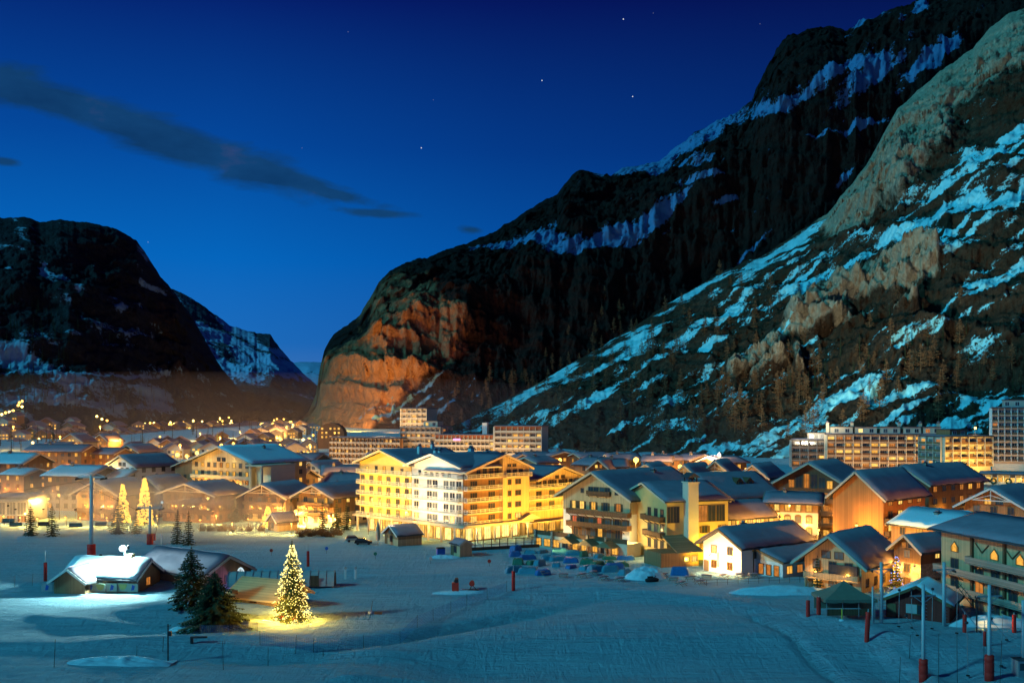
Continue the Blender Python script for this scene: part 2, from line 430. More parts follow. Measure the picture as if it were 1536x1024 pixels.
def m_ground():
    m, t = mat('groomed piste snow'); v = t.coord('Object')
    tr = t.noise(t.mapping(v, (0.05, 0.55, 1), (0, 0, R(-14))), 1.0, 7, 0.68, 0.8)       # long ski and groomer tracks
    tr2 = t.noise(t.mapping(v, (0.9, 0.10, 1), (0, 0, R(28))), 1.0, 6, 0.65, 0.8)
    fine = t.noise(v, 0.8, 8, 0.75, 0.5)
    grit = t.noise(v, 11.0, 3, 0.6)
    big = t.noise(v, 0.045, 4)
    c = t.mix(big, (0.46, 0.77, 0.90), (0.54, 0.82, 0.92))
    c = t.mix(t.ramp(t.math('ADD', t.math('MULTIPLY', tr, 0.6), t.math('MULTIPLY', fine, 0.4)), [(0.4, (0, 0, 0)), (0.62, (1, 1, 1))]), tuple(x * 0.86 for x in (0.46, 0.72, 0.86)), c)
    c = t.mix(t.math('MULTIPLY', t.math('GREATER_THAN', grit, 0.62), 0.35), c, (0.2, 0.42, 0.52))
    h = t.math('ADD', t.math('MULTIPLY', tr, 1.0), t.math('ADD', t.math('MULTIPLY', tr2, 0.5), t.math('MULTIPLY', fine, 0.6)))
    h = t.math('ADD', h, t.math('MULTIPLY', grit, 0.15))
    finish(t, c, 0.9, t.bump(h, 1.0, 2.2), 0, 0.08); return m
M['ground'] = m_ground()

def m_mountain(name, dark, tan, snow, fine=0.05, edge=0.10, scrub=(0.09, 0.055, 0.025), lean=1):
    m, t = mat(name); v = t.coord('Object')
    s = t.attr('snow'); k = t.attr('rock')
    vs = t.mapping(t.mapping(v, (1, 1, 1), (0, R(34 * lean), 0)), (0.16, 0.4, 1.0))
    n1 = t.noise(v, fine, 8, 0.68); n2 = t.noise(v, fine * 5, 6, 0.7); n3 = t.noise(v, fine * 0.22, 4)
    vor = t.new('ShaderNodeTexVoronoi', {'Vector': t.mapping(v, (1, 1, 0.6)), 'Scale': fine * 2.2, 'Detail': 3.0, 'Roughness': 0.6}, feature='DISTANCE_TO_EDGE').outputs[0]
    nv = t.math('ADD', t.math('MULTIPLY', t.math('MINIMUM', t.math('MULTIPLY', vor, 5.0), 1.0), 0.45), t.math('MULTIPLY', t.noise(t.mapping(v, (1, 1, 0.5)), fine * 4, 8, 0.75, 0.6), 0.6))
    led = t.noise(vs, fine * 3.1, 8, 0.75)
    c = t.mix(t.ramp(t.math('ADD', t.math('MULTIPLY', led, 0.7), t.math('MULTIPLY', n1, 0.3)), [(0.36, (0, 0, 0)), (0.64, (1, 1, 1))]), tuple(x * 0.2 for x in dark), tuple(x * 1.9 for x in dark))
    c = t.mix(t.ramp(t.math('ADD', t.math('MULTIPLY', n3, 0.6), t.math('MULTIPLY', n2, 0.4)), [(0.42, (0, 0, 0)), (0.6, (1, 1, 1))]), c, scrub)
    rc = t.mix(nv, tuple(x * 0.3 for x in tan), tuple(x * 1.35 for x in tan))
    kk = t.math('ADD', k, t.math('MULTIPLY', t.math('SUBTRACT', n1, 0.5), 0.9))
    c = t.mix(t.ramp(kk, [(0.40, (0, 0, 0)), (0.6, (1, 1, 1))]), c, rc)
    ss = t.math('ADD', s, t.math('ADD', t.math('MULTIPLY', t.math('SUBTRACT', t.noise(vs, fine * 2.2, 8, 0.72), 0.5), 1.9), t.math('ADD', t.math('MULTIPLY', t.math('SUBTRACT', n2, 0.5), 0.6), t.math('MULTIPLY', t.math('SUBTRACT', t.noise(v, fine * 6.5, 4, 0.7), 0.5), 1.1))))
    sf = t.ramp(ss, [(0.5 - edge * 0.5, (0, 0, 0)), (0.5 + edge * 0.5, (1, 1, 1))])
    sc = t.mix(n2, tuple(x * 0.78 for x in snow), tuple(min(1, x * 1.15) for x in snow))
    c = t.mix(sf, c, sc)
    hh = t.math('ADD', t.math('MULTIPLY', n2, 0.5), t.math('ADD', n1, t.math('MULTIPLY', nv, 0.8)))
    bs = t.math('SUBTRACT', 1.0, t.math('MULTIPLY', sf, 0.75))
    b = t.new('ShaderNodeBump', {'Height': hh, 'Strength': bs, 'Distance': 0.5 / fine * 0.55}).outputs[0]
    finish(t, c, 0.85, b, 0, 0.15); return m
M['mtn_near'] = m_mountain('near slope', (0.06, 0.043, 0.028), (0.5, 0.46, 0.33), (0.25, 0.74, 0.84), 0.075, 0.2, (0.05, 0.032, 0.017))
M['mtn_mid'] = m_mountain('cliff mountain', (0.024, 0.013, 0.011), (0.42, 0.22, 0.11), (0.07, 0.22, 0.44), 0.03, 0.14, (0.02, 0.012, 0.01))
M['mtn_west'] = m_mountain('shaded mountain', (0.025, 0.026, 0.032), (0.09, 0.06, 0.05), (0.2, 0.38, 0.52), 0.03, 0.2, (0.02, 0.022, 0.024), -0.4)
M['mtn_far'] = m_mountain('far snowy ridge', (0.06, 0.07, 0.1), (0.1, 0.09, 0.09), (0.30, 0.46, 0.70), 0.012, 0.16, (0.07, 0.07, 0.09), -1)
# ------------------------------------------------------------------ ground sheet
def axis(fine0, fine1, step, lo, hi, grow=1.22):
    a = list(np.arange(fine0, fine1 + 1e-6, step)); s = step; p = fine1
    while p < hi: s *= grow; p = min(p + s, hi); a.append(p)
    s = step; p = fine0; b = []
    while p > lo: s *= grow; p = max(p - s, lo); b.append(p)
    return np.array(b[::-1] + a)
def grid_mesh(name, P, nu, nv, m, smooth=True, attrs=None):
    """P: (nv, nu, 3) points"""
    me = bpy.data.meshes.new(name)
    n = nu * nv
    i = np.arange((nu - 1) * (nv - 1)); r, c = i // (nu - 1), i % (nu - 1)
    a = r * nu + c
    q = np.stack([a, a + 1, a + nu + 1, a + nu], 1).astype(np.int32)
    me.vertices.add(n); me.vertices.foreach_set('co', P.reshape(-1).astype(np.float32))
    me.loops.add(q.size); me.loops.foreach_set('vertex_index', q.reshape(-1))
    me.polygons.add(len(q)); me.polygons.foreach_set('loop_start', np.arange(0, q.size, 4, dtype=np.int32))
    me.materials.append(m)
    me.update(calc_edges=True); me.validate()
    if smooth: me.polygons.foreach_set('use_smooth', np.ones(len(me.polygons), bool))
    for k, val in (attrs or {}).items():
        at = me.attributes.new(k, 'FLOAT', 'POINT'); at.data.foreach_set('value', val.reshape(-1).astype(np.float32))
    return me
xs = axis(-100, 95, 0.75, -4600, 4600); ys = axis(96, 235, 0.62, -300, 4700, 1.18)
gx, gy = np.meshgrid(xs, ys)
gzz = ground(gx, gy)
far_out = sstep(1500, 2600, gy)
gzz = gzz * (1 - far_out) - 60 * far_out
put('snow_ground', grid_mesh('snow_ground', np.stack([gx, gy, gzz], 2), len(xs), len(ys), M['ground']), kind='structure')

# ------------------------------------------------------------------ mountains
def ell(px, py, cx, cy, rx, ry, deg=0.0):
    c, s = math.cos(R(deg)), math.sin(R(deg))
    u = ((px - cx) * c - (py - cy) * s) / rx; v = ((px - cx) * s + (py - cy) * c) / ry
    return np.exp(-(u * u + v * v) ** 1.5)
def line_d(px, py, pts):
    d = np.full(px.shape, 1e9)
    for (ax, ay), (bx, by) in zip(pts, pts[1:]):
        vx, vy = bx - ax, by - ay
        t = np.clip(((px - ax) * vx + (py - ay) * vy) / (vx * vx + vy * vy), 0, 1)
        d = np.minimum(d, np.hypot(px - ax - t * vx, py - ay - t * vy))
    return d
def aniso(px, py, deg, la, lb, octv=5, seed=0, ridged=False):
    c, s = math.cos(R(deg)), math.sin(R(deg))
    u = px * c - py * s; v = px * s + py * c          # u runs up to the right by deg in the picture
    return fbm(u / la, v / lb, octv, seed, ridged)
MESH_PTS = {}
def mountain(name, crest, base, nu, nv, prof, amp, m, masks, seed, rough=1.0, jag=3.0, scale=90.0):
    crest = np.array(crest, float); base = np.array(base, float)
    p = np.linspace(crest[0, 0], crest[-1, 0], nu)
    cy = np.interp(p, crest[:, 0], crest[:, 1]); cD = np.interp(p, crest[:, 0], crest[:, 2])
    k = np.ones(7) / 7
    bD = np.interp(p, base[:, 0], base[:, 1])
    cD = np.convolve(np.pad(cD, 3, 'edge'), k, 'valid')
    cy = cy + jag * (fbm(p / 16, p * 0, 5, seed + 3) - 0.5) * 2 + jag * 0.5 * (fbm(p / 5, p * 0, 3, seed + 31) - 0.5) * 2
    nb = max(6, nv // 6)
    v = np.concatenate([np.linspace(0, 1, nv), 1 + np.linspace(0, 0.5, nb + 1)[1:]])
    V, PX = np.meshgrid(v, p, indexing='ij')
    CY = cy[None, :]; CD = cD[None, :]; BD = bD[None, :]
    vc = np.clip(V, 0, 1)
    D = BD + (CD - BD) * V
    zc = H - (CY - HZ) / F * CD
    xb = (PX - 768) / F * BD
    zb = ground(xb, BD + 0 * xb) - 14
    pr = np.interp(vc, *zip(*prof))
    z = zb + (zc - zb) * pr
    z = np.where(V > 1, zc - (V - 1) * 1.1 * (zc - zb), z)
    # relief
    sx = PX / F * (BD * 0.5 + CD * 0.5); sl = vc * np.hypot(CD - BD, zc - zb)
    n = fbm(sx / scale, sl / scale * 0.8, 6, seed, True, 0.55) - 0.62
    n2 = fbm(sx / (scale * 0.22), sl / (scale * 0.3), 5, seed + 11, True, 0.6) - 0.62
    w = np.clip(np.sin(np.pi * np.clip(vc, 0.0, 1.0)) * 1.3, 0, 1) ** 0.8 * (V <= 1)
    PY0 = HZ - (z - H) / D * F
    mk = masks(PX, PY0, vc)
    rk = mk.get('rock', np.zeros_like(V))
    disp = (n * amp + n2 * amp * 0.45 * rough) * w
    if 'bulge' in mk: disp = disp + mk['bulge'] * w
    cs = np.clip(.25 + rk, 0, 1)
    disp = disp + amp * w * cs * (0.5 * crag(sx / (scale * .5), sl / (scale * .42), seed + 50) + 0.32 * crag(sx / (scale * .2), sl / (scale * .2), seed + 60) + .18 * crag(sx / (scale * .085), sl / (scale * .085), seed + 70))
    tilt = z + 0.12 * sx
    led = fbm(tilt / (scale * .16), sx / (scale * 5), 4, seed + 80, False, .6) - .5
    disp = disp + amp * w * (.5 + .9 * cs) * led * 1.1
    rib = fbm(sx / (scale * 0.16), sl / (scale * 0.9), 4, seed + 21, True, 0.6) - 0.6
    disp = disp + rib * amp * 0.15 * np.clip(rk, 0, 1) * w
    D2 = D - disp * 0.8; z2 = z + disp * 0.45
    PXa = PX
    Xw = (PXa - 768) / F * D2
    P = np.stack([Xw, D2, z2], 2)
    PY = HZ - (z2 - H) / D2 * F
    o = put(name, grid_mesh(name, P, len(p), len(v), m, True, {'snow': mk['snow'], 'rock': rk}), kind='structure')
    MESH_PTS[name] = (P[:nv], PX[:nv], PY[:nv], mk)
    return o

# --- the near slope on the right, with its cliff bands and snow tongues
def near_masks(px, py, v):
    snow = np.full(px.shape, 0.075)
    st = aniso(px, py, 30, 170, 9, 6, 101)
    st2 = aniso(px, py, 24, 45, 7, 5, 133)
    snow += (st - 0.5) * 2.0 + (st2 - 0.5) * 1.9
    for a in ((1395, 340, 100, 24, 20), (1320, 362, 50, 18, 18), (1235, 352, 62, 20, 30), (1145, 400, 34, 13, 28), (1085, 474, 44, 11, 14), (1355, 508, 42, 20, 32),
              (1470, 508, 48, 10, 8), (1262, 588, 50, 22, 18), (1205, 640, 66, 34, 30), (1150, 680, 60, 16, 0), (1482, 600, 34, 14, 10), (1370, 588, 70, 16, 12),
              (1000, 604, 40, 14, 26), (835, 628, 26, 9, 20), (905, 596, 40, 9, 16), (1120, 440, 60, 10, 28), (1215, 420, 40, 8, 32), (960, 520, 30, 12, 30),
              (1440, 262, 120, 9, 36), (1500, 225, 60, 10, 44), (1410, 290, 130, 6, 28), (1522, 300, 30, 22, 30), (1480, 420, 36, 10, 10), (1525, 395, 40, 12, 28),
              (1320, 615, 26, 30, -50), (1050, 655, 34, 22, -30), (930, 655, 16, 12, 20), (1180, 510, 40, 8, 30), (1040, 560, 34, 6, 26), (880, 560, 40, 5, 24),
              (1105, 600, 22, 14, 20), (1440, 590, 24, 12, 12), (985, 640, 20, 8, 10), (1420, 640, 40, 14, 6), (1230, 560, 22, 8, 16)):
        snow += 0.56 * ell(px, py, *a) * (0.15 + 1.45 * st2)
    for pts, w in (([(700, 632), (760, 600), (830, 568), (905, 533), (985, 505)], 5), ([(1000, 450), (1090, 415), (1180, 372), (1290, 330)], 4),
                   ([(1060, 520), (1140, 480), (1210, 440)], 4), ([(1190, 395), (1210, 440), (1205, 470)], 8), ([(1315, 598), (1335, 625), (1362, 640)], 6),
                   ([(1040, 640), (1055, 668), (1080, 690)], 5), ([(1250, 420), (1340, 350), (1450, 300), (1536, 250)], 4), ([(1200, 600), (1320, 600)], 3)):
        snow += 0.42 * np.exp(-(line_d(px, py, pts) / w) ** 2) * (.3 + 1.2 * st2)
    rock = np.full(px.shape, 0.0)
    for pts, w, s in (([(1265, 310), (1320, 225), (1365, 160), (1420, 110), (1500, 45)], 50, 1.0), ([(1330, 270), (1395, 200)], 44, 0.75), ([(1420, 150), (1500, 100), (1536, 90)], 40, 0.7),
                      ([(1195, 490), (1250, 450), (1310, 420), (1390, 395)], 22, 1.0), ([(1100, 560), (1150, 530), (1190, 500)], 13, 0.75), ([(1200, 505), (1290, 475)], 11, 0.7),
                      ([(1345, 458), (1370, 455)], 9, 0.7), ([(1195, 530), (1200, 560)], 9, 0.6), ([(1130, 565), (1180, 548)], 9, 0.6), ([(1225, 318), (1270, 285)], 16, 0.6),
                      ([(800, 580), (812, 572)], 7, 0.5), ([(1480, 150), (1536, 120)], 26, 0.35)):
        rock = np.maximum(rock, s * np.exp(-(line_d(px, py, pts) / w) ** 3))
    woods = ell(px, py, 1300, 545, 150, 26, 22) + ell(px, py, 1120, 620, 130, 30, 25) + ell(px, py, 1440, 545, 90, 30, 10) + ell(px, py, 1330, 470, 90, 18, 25)
    snow = snow - 1.0 * np.clip(rock, 0, 1) - 0.4 * woods - 0.25 * sstep(700, 640, px) - 0.2 * sstep(330, 150, py)
    return {'snow': snow, 'rock': rock, 'bulge': rock * 26 * (0.6 + 0.8 * aniso(px, py, 60, 30, 14, 3, 7))}
mountain('near_mountain_slope',
         [(600, 668, 760), (640, 652, 800), (690, 634, 840), (740, 607, 900), (800, 579, 950), (850, 549, 980), (900, 521, 1000), (950, 491, 1030), (1000, 456, 1060), (1060, 421, 1090), (1110, 396, 1120), (1150, 381, 1150),
          (1200, 346, 1170), (1240, 321, 1190), (1270, 286, 1200), (1300, 246, 1210), (1320, 211, 1220), (1345, 166, 1230), (1375, 136, 1240), (1420, 101, 1250), (1460, 72, 1250), (1480, 47, 1250), (1510, 22, 1250),
          (1540, 10, 1250), (1600, -26, 1260), (1700, -90, 1280), (1800, -130, 1300)],
         [(600, 690), (700, 640), (900, 570), (1100, 500), (1300, 460), (1536, 430), (1800, 400)],
         720, 430, [(0, 0), (0.1, 0.045), (0.3, 0.22), (0.55, 0.48), (0.8, 0.77), (1, 1)], 34, M['mtn_near'], near_masks, 3, 1.0, 2.5, 95)

def hill_masks(px, py, v): return {'snow': np.full(px.shape, 0.05) + (aniso(px, py, 5, 60, 6, 5, 501) - .5) * .8, 'rock': np.zeros(px.shape)}
mountain('valley_hill', [(250, 640, 2000), (300, 600, 2000), (350, 578, 2000), (390, 577, 2000), (430, 588, 2000), (470, 600, 2000), (520, 630, 2000)], [(250, 1300), (520, 1300)], 120, 60, [(0, 0), (.5, .4), (1, 1)], 40, M['mtn_west'], hill_masks, 41, 1, 2, 120)
# --- the big cliff mountain in the middle
def mid_masks(px, py, v):
    snow = np.full(px.shape, -0.10)
    g1 = aniso(px, py, 42, 46, 5, 5, 231)
    snow += (aniso(px, py, 26, 90, 12, 6, 201) - 0.5) * 0.9 + (aniso(px, py, 48, 34, 8, 5, 222) - 0.5) * 0.6
    for a in ((880, 350, 130, 17, 6), (960, 335, 50, 22, 20), (760, 362, 60, 6, 8), (1210, 128, 110, 15, 24), (1300, 112, 70, 14, 40), (1390, 92, 60, 14, 40), (1420, 75, 40, 10, 40),
              (1050, 205, 70, 12, 30), (1010, 245, 90, 9, 8), (950, 258, 60, 5, 0), (1090, 300, 30, 5, 20), (1310, 25, 50, 7, 28), (1370, 22, 36, 9, 40), (1160, 165, 40, 8, 20), (1250, 190, 60, 5, 14),
              (1300, 178, 36, 6, 14), (1050, 268, 36, 6, 8), (1010, 300, 40, 10, 40), (1130, 375, 60, 5, 42), (1270, 262, 16, 6, 20), (640, 384, 40, 5, 12)):
        snow += 0.95 * ell(px, py, *a) * (0.2 + 1.5 * g1)
    for k, x0 in enumerate((560, 590, 620, 645, 665)):
        snow += (0.50 if k != 1 else 0.62) * np.exp(-(line_d(px, py, [(x0 - 30, 632), (x0 + 40, 590 - 3 * k), (x0 + 75, 566 - 3 * k)]) / 4.0) ** 2)
    lower = sstep(330, 420, py) * sstep(470, 520, px)
    snow -= 0.5 * lower * (1 - sstep(560, 575, py))
    rock = 0.12 + 0.7 * ell(px, py, 560, 575, 110, 75, 35) + 0.85 * ell(px, py, 520, 600, 60, 50, 30) + 0.55 * ell(px, py, 640, 500, 90, 50, 20) + 0.4 * ell(px, py, 590, 440, 80, 40, 10)
    rock -= 0.7 * np.clip(ell(px, py, 640, 600, 80, 22, 32), 0, 1)
    return {'snow': snow, 'rock': rock}
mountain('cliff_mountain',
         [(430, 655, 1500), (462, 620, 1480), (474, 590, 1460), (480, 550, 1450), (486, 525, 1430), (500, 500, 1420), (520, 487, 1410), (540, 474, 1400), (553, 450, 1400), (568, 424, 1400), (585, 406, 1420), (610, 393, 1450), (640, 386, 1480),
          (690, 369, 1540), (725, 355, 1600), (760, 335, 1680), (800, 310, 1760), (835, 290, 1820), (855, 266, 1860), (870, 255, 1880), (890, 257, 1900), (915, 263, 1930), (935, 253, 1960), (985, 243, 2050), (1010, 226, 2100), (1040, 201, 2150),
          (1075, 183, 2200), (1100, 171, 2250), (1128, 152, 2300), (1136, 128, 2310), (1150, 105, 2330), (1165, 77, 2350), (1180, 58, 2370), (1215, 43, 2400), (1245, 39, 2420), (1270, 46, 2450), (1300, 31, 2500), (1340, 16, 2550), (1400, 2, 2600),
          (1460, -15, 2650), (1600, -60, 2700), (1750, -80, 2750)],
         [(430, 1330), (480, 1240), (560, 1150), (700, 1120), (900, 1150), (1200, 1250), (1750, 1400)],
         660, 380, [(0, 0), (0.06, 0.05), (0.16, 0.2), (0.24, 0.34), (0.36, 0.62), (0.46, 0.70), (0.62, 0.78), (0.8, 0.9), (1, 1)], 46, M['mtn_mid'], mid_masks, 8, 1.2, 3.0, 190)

# --- the dark mountain on the left
def west_masks(px, py, v):
    snow = np.full(px.shape, 0.02)
    snow += (aniso(px, py, -6, 110, 9, 6, 301) - 0.5) * 0.8 + (aniso(px, py, -45, 40, 9, 5, 322) - 0.5) * 0.6
    for a in ((82, 420, 34, 9, -8), (65, 402, 8, 12, 0), (118, 440, 8, 10, 0), (30, 350, 14, 12, -40), (215, 378, 22, 8, -52), (190, 352, 20, 4, -20), (182, 467, 14, 6, 0), (10, 404, 10, 4, 0),
              (205, 500, 30, 8, -20), (40, 535, 60, 16, -20), (110, 575, 90, 14, -16), (240, 600, 44, 16, -24), (60, 600, 60, 8, 0), (150, 610, 90, 10, -6), (20, 520, 30, 20, -30), (230, 432, 30, 4, -30), (130, 560, 120, 3, -2)):
        snow += 0.55 * ell(px, py, *a)
    snow += 0.22 * sstep(480, 600, py) * sstep(330, 200, px)
    rock = 0.6 * ell(px, py, 290, 585, 60, 22, -38) + 0.5 * ell(px, py, 245, 480, 40, 40, -50)
    return {'snow': snow, 'rock': rock}
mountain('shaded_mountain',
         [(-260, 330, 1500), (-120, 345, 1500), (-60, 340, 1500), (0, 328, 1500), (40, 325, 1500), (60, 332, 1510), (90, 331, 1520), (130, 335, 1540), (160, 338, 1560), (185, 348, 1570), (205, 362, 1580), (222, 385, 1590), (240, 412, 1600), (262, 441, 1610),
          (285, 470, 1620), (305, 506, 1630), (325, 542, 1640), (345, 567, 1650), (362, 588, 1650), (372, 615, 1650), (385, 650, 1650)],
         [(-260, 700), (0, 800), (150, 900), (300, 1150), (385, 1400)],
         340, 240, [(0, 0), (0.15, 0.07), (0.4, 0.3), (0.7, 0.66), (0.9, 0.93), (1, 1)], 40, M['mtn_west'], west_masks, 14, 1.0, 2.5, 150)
def far_masks(px, py, v):
    snow = np.full(px.shape, 0.66)
    snow += (aniso(px, py, -28, 60, 9, 6, 401) - 0.5) * 1.1 - 0.7 * ell(px, py, 402, 508, 22, 12, -20) - 0.6 * ell(px, py, 300, 470, 40, 14, -30) - 0.5 * sstep(560, 585, py)
    return {'snow': snow, 'rock': np.zeros(px.shape)}
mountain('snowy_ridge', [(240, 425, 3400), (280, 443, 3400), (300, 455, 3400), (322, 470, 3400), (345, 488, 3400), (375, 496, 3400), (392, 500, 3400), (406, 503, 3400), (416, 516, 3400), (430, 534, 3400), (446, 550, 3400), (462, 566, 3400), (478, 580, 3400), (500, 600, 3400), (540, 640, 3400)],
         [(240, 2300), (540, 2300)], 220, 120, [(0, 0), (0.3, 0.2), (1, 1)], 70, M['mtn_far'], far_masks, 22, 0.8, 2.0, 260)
def far2(px, py, v): return {'snow': np.full(px.shape, 0.8), 'rock': np.zeros(px.shape)}
mountain('distant_ridge', [(380, 556, 4400), (430, 545, 4400), (460, 542, 4400), (490, 544, 4400), (540, 548, 4400), (600, 560, 4400)], [(380, 3900), (600, 3900)], 60, 24, [(0, 0), (1, 1)], 60, M['mtn_far'], far2, 25, 0.5, 1.0, 400)
# ------------------------------------------------------------------ cliff floodlights, and unseen warm fill spots added for the near slope
def flood(px, py, D, tpx, tpy, tD, col, power, spot=50, radius=1.0):
    return light('SPOT', 'flood_or_fill_spot', (X(px, D), D, max(Z(py, D), gz(X(px, D), D) + 6)), col, power, radius, None, (X(tpx, tD), tD, Z(tpy, tD)), spot, 0.8)
def cliff_lamp(px, D, pw, col, up=5):
    light('SPOT', 'cliff_floodlight', (X(px, D), D, gz(X(px, D), D) + up), col, pw, 1.0, None, (X(px + 25, D + 100), D + 100, gz(X(px, D), D) + 35), 120, .9)
cliff_lamp(492, 1105, 7e5, (1.0, .47, .07)); cliff_lamp(530, 1060, 7.5e5, (1.0, .45, .07)); cliff_lamp(585, 1030, 1.8e5, (1.0, .32, .08)); cliff_lamp(650, 1000, 1.2e5, (1.0, .32, .14)); cliff_lamp(345, 1120, 4e4, (1.0, .36, .1)); cliff_lamp(300, 1000, 2.5e4, (1.0, .36, .14))
flood(500, 640, 950, 600, 520, 1250, (1.0, 0.28, 0.08), 3.5e5, 50)
flood(430, 640, 900, 300, 580, 1250, (1.0, 0.36, 0.14), 2.0e5, 40)
flood(640, 660, 560, 640, 600, 1180, (1.0, 0.42, 0.3), 3.5e5, 40)
flood(1040, 690, 330, 1350, 220, 1150, (1.0, 0.88, 0.62), 3.6e6, 46)  # unseen warm spots added for the near slope, here and below
flood(1150, 668, 470, 1290, 430, 900, (1.0, 0.72, 0.42), 3e5, 60)
flood(1050, 690, 340, 1050, 600, 700, (1.0, 0.55, 0.22), 1.6e5, 90)
# unseen spots added at roof height to warm the piste snow
for px, py, D, tx, ty, pw in ((560, 690, 262, 620, 900, 6.0e4), (700, 700, 243, 760, 920, 7.0e4), (860, 745, 236, 900, 920, 6e4), (1040, 790, 205, 1080, 930, 3e4), (430, 730, 284, 470, 860, 5e4), (330, 735, 300, 330, 840, 5e4)):
    g = GP(tx, ty); light('SPOT', 'piste_fill', (X(px, D) , D - 4, Z(py, D)), (1.0, .45, .26), pw * .10, .4, None, g, 75, .9)
# ------------------------------------------------------------------ world: dusk sky with a few stars and thin clouds
w = bpy.data.worlds.new('World'); SC.world = w; w.use_nodes = True
w.node_tree.nodes.clear(); t = NT(w.node_tree)
g = t.coord('Generated')
s = t.new('ShaderNodeSeparateXYZ', {0: g})
hyp = t.math('SQRT', t.math('ADD', t.math('MULTIPLY', s.outputs[0], s.outputs[0]), t.math('MULTIPLY', s.outputs[1], s.outputs[1])))
el = t.math('DIVIDE', s.outputs[2], t.math('MAXIMUM', hyp, 1e-3))          # slope of the line of sight
az = t.math('ARCTAN2', s.outputs[0], s.outputs[1])
col = t.ramp(t.math('ADD', t.math('MULTIPLY', el, 0.8), 0.1), [(0.0, (0.002, 0.01, 0.03)), (0.1, (0.075, 0.16, 0.40)), (0.155, (0.012, 0.115, 0.42)), (0.22, (0.001, 0.10, 0.42)), (0.31, (0.0005, 0.048, 0.27)), (0.43, (0.0008, 0.0095, 0.125)), (0.6, (0.001, 0.005, 0.07)), (1.0, (0.001, 0.004, 0.05))])
side = t.ramp(t.math('ADD', t.math('MULTIPLY', az, 0.5), 0.5), [(0.22, (1.0, 1.3, 1.2)), (0.36, (1.0, 1.3, 1.2)), (0.5, (0.9, 0.85, 0.9)), (0.68, (0.9, 0.5, 0.62)), (0.8, (0.9, 0.5, 0.6))])
col = t.mix(1.0, col, side, 'MULTIPLY')
# clouds: long thin banks, in directions
vec = t.new('ShaderNodeCombineXYZ', {0: az, 1: el, 2: 0.0}).outputs[0]
wn = t.math('SUBTRACT', t.noise(t.mapping(vec, (9, 30, 1)), 1.0, 6, 0.62, 0.4), 0.5)
wn2 = t.math('SUBTRACT', t.noise(t.mapping(vec, (4, 10, 1)), 1.0, 3), 0.5)
def cloud(px, py, rx, ry, slope):
    a0, e0 = math.atan2(px - 768, F), -(py - HZ) / F
    da = t.math('SUBTRACT', az, a0); de = t.math('ADD', t.math('SUBTRACT', el, e0), t.math('MULTIPLY', da, slope))
    u = t.math('DIVIDE', da, rx / F); v = t.math('DIVIDE', de, ry / F)
    d = t.math('SQRT', t.math('ADD', t.math('MULTIPLY', u, u), t.math('MULTIPLY', v, v)))
    return t.math('ADD', t.math('SUBTRACT', 1.0, d), t.math('ADD', t.math('MULTIPLY', wn, 1.9), t.math('MULTIPLY', wn2, 0.9))), v
tot = None
for a in ((215, 222, 360, 40, 0.27), (60, 185, 190, 40, 0.2), (400, 268, 190, 28, 0.22), (500, 295, 110, 14, .2), (562, 322, 75, 9, 0.04), (708, 345, 30, 9, 0.1), (5, 283, 30, 8, 0.0)):
    k, v = cloud(*a)
    tot = k if tot is None else t.math('MAXIMUM', tot, k)
cf = t.ramp(tot, [(0.1, (0, 0, 0)), (0.6, (1, 1, 1))])
cn = t.noise(t.mapping(vec, (12, 26, 1)), 1.3, 5)
cc = t.ramp(cn, [(0.35, (0.004, 0.035, 0.10)), (0.62, (0.006, 0.05, 0.14)), (0.85, (0.04, 0.06, 0.15))])
col = t.mix(t.math('MULTIPLY', cf, 0.85), col, cc)
for px, py, b in ((935, 29, 3), (813, 121, 4), (949, 145, 2.5), (632, 222, 3), (222, 363, 0.5), (453, 222, 0.2), (522, 48, 0.25), (650, 150, 0.2), (980, 20, 0.2), (1140, 36, 0.2)):
    dv = Vector((px - 768, F, -(py - HZ))).normalized()
    nn = t.new('ShaderNodeVectorMath', {0: g, 1: tuple(dv)}, operation='DISTANCE').outputs['Value']
    st = t.math('LESS_THAN', nn, 0.0005 if b > 1 else 0.0004)
    col = t.mix(t.math('MULTIPLY', st, min(1.0, b * 0.6)), col, (0.9, 0.95, 1.0))
sk = t.new('ShaderNodeTexSky', sky_type='NISHITA', sun_disc=False, sun_elevation=R(-4), sun_rotation=R(215))
bg1 = t.new('ShaderNodeBackground', {'Color': col, 'Strength': 1.0})
bg2 = t.new('ShaderNodeBackground', {'Color': sk.outputs[0], 'Strength': 0.05})
ad = t.new('ShaderNodeAddShader', {0: bg1.outputs[0], 1: bg2.outputs[0]})
t.new('ShaderNodeOutputWorld', {'Surface': ad.outputs[0]})

# ------------------------------------------------------------------ moonlight, camera, colour
sd = bpy.data.lights.new('moon', 'SUN'); sd.energy = 1.65; sd.angle = R(5); sd.color = (0.11, 0.78, 1.0)
so = bpy.data.objects.new('moon', sd); COL.objects.link(so)
so.rotation_euler = (-Vector((-0.80, -0.36, 0.52))).to_track_quat('-Z', 'Y').to_euler()
cd = bpy.data.cameras.new('camera'); cam = bpy.data.objects.new('camera', cd); COL.objects.link(cam)
cam.location = (0, 0, H); cam.rotation_euler = (R(90), 0, 0)
cd.sensor_width = 36; cd.lens = F / 1536 * 36; cd.shift_y = (HZ - 512) / 1536
cd.clip_start = 0.5; cd.clip_end = 20000
SC.camera = cam
SC.view_settings.view_transform = 'Standard'; SC.view_settings.look = 'None'; SC.view_settings.exposure = 0; SC.view_settings.gamma = 1
SC.cycles.use_denoising = True
try: SC.cycles.denoiser = 'OPENIMAGEDENOISE'
except Exception: pass
SC.cycles.use_light_tree = True
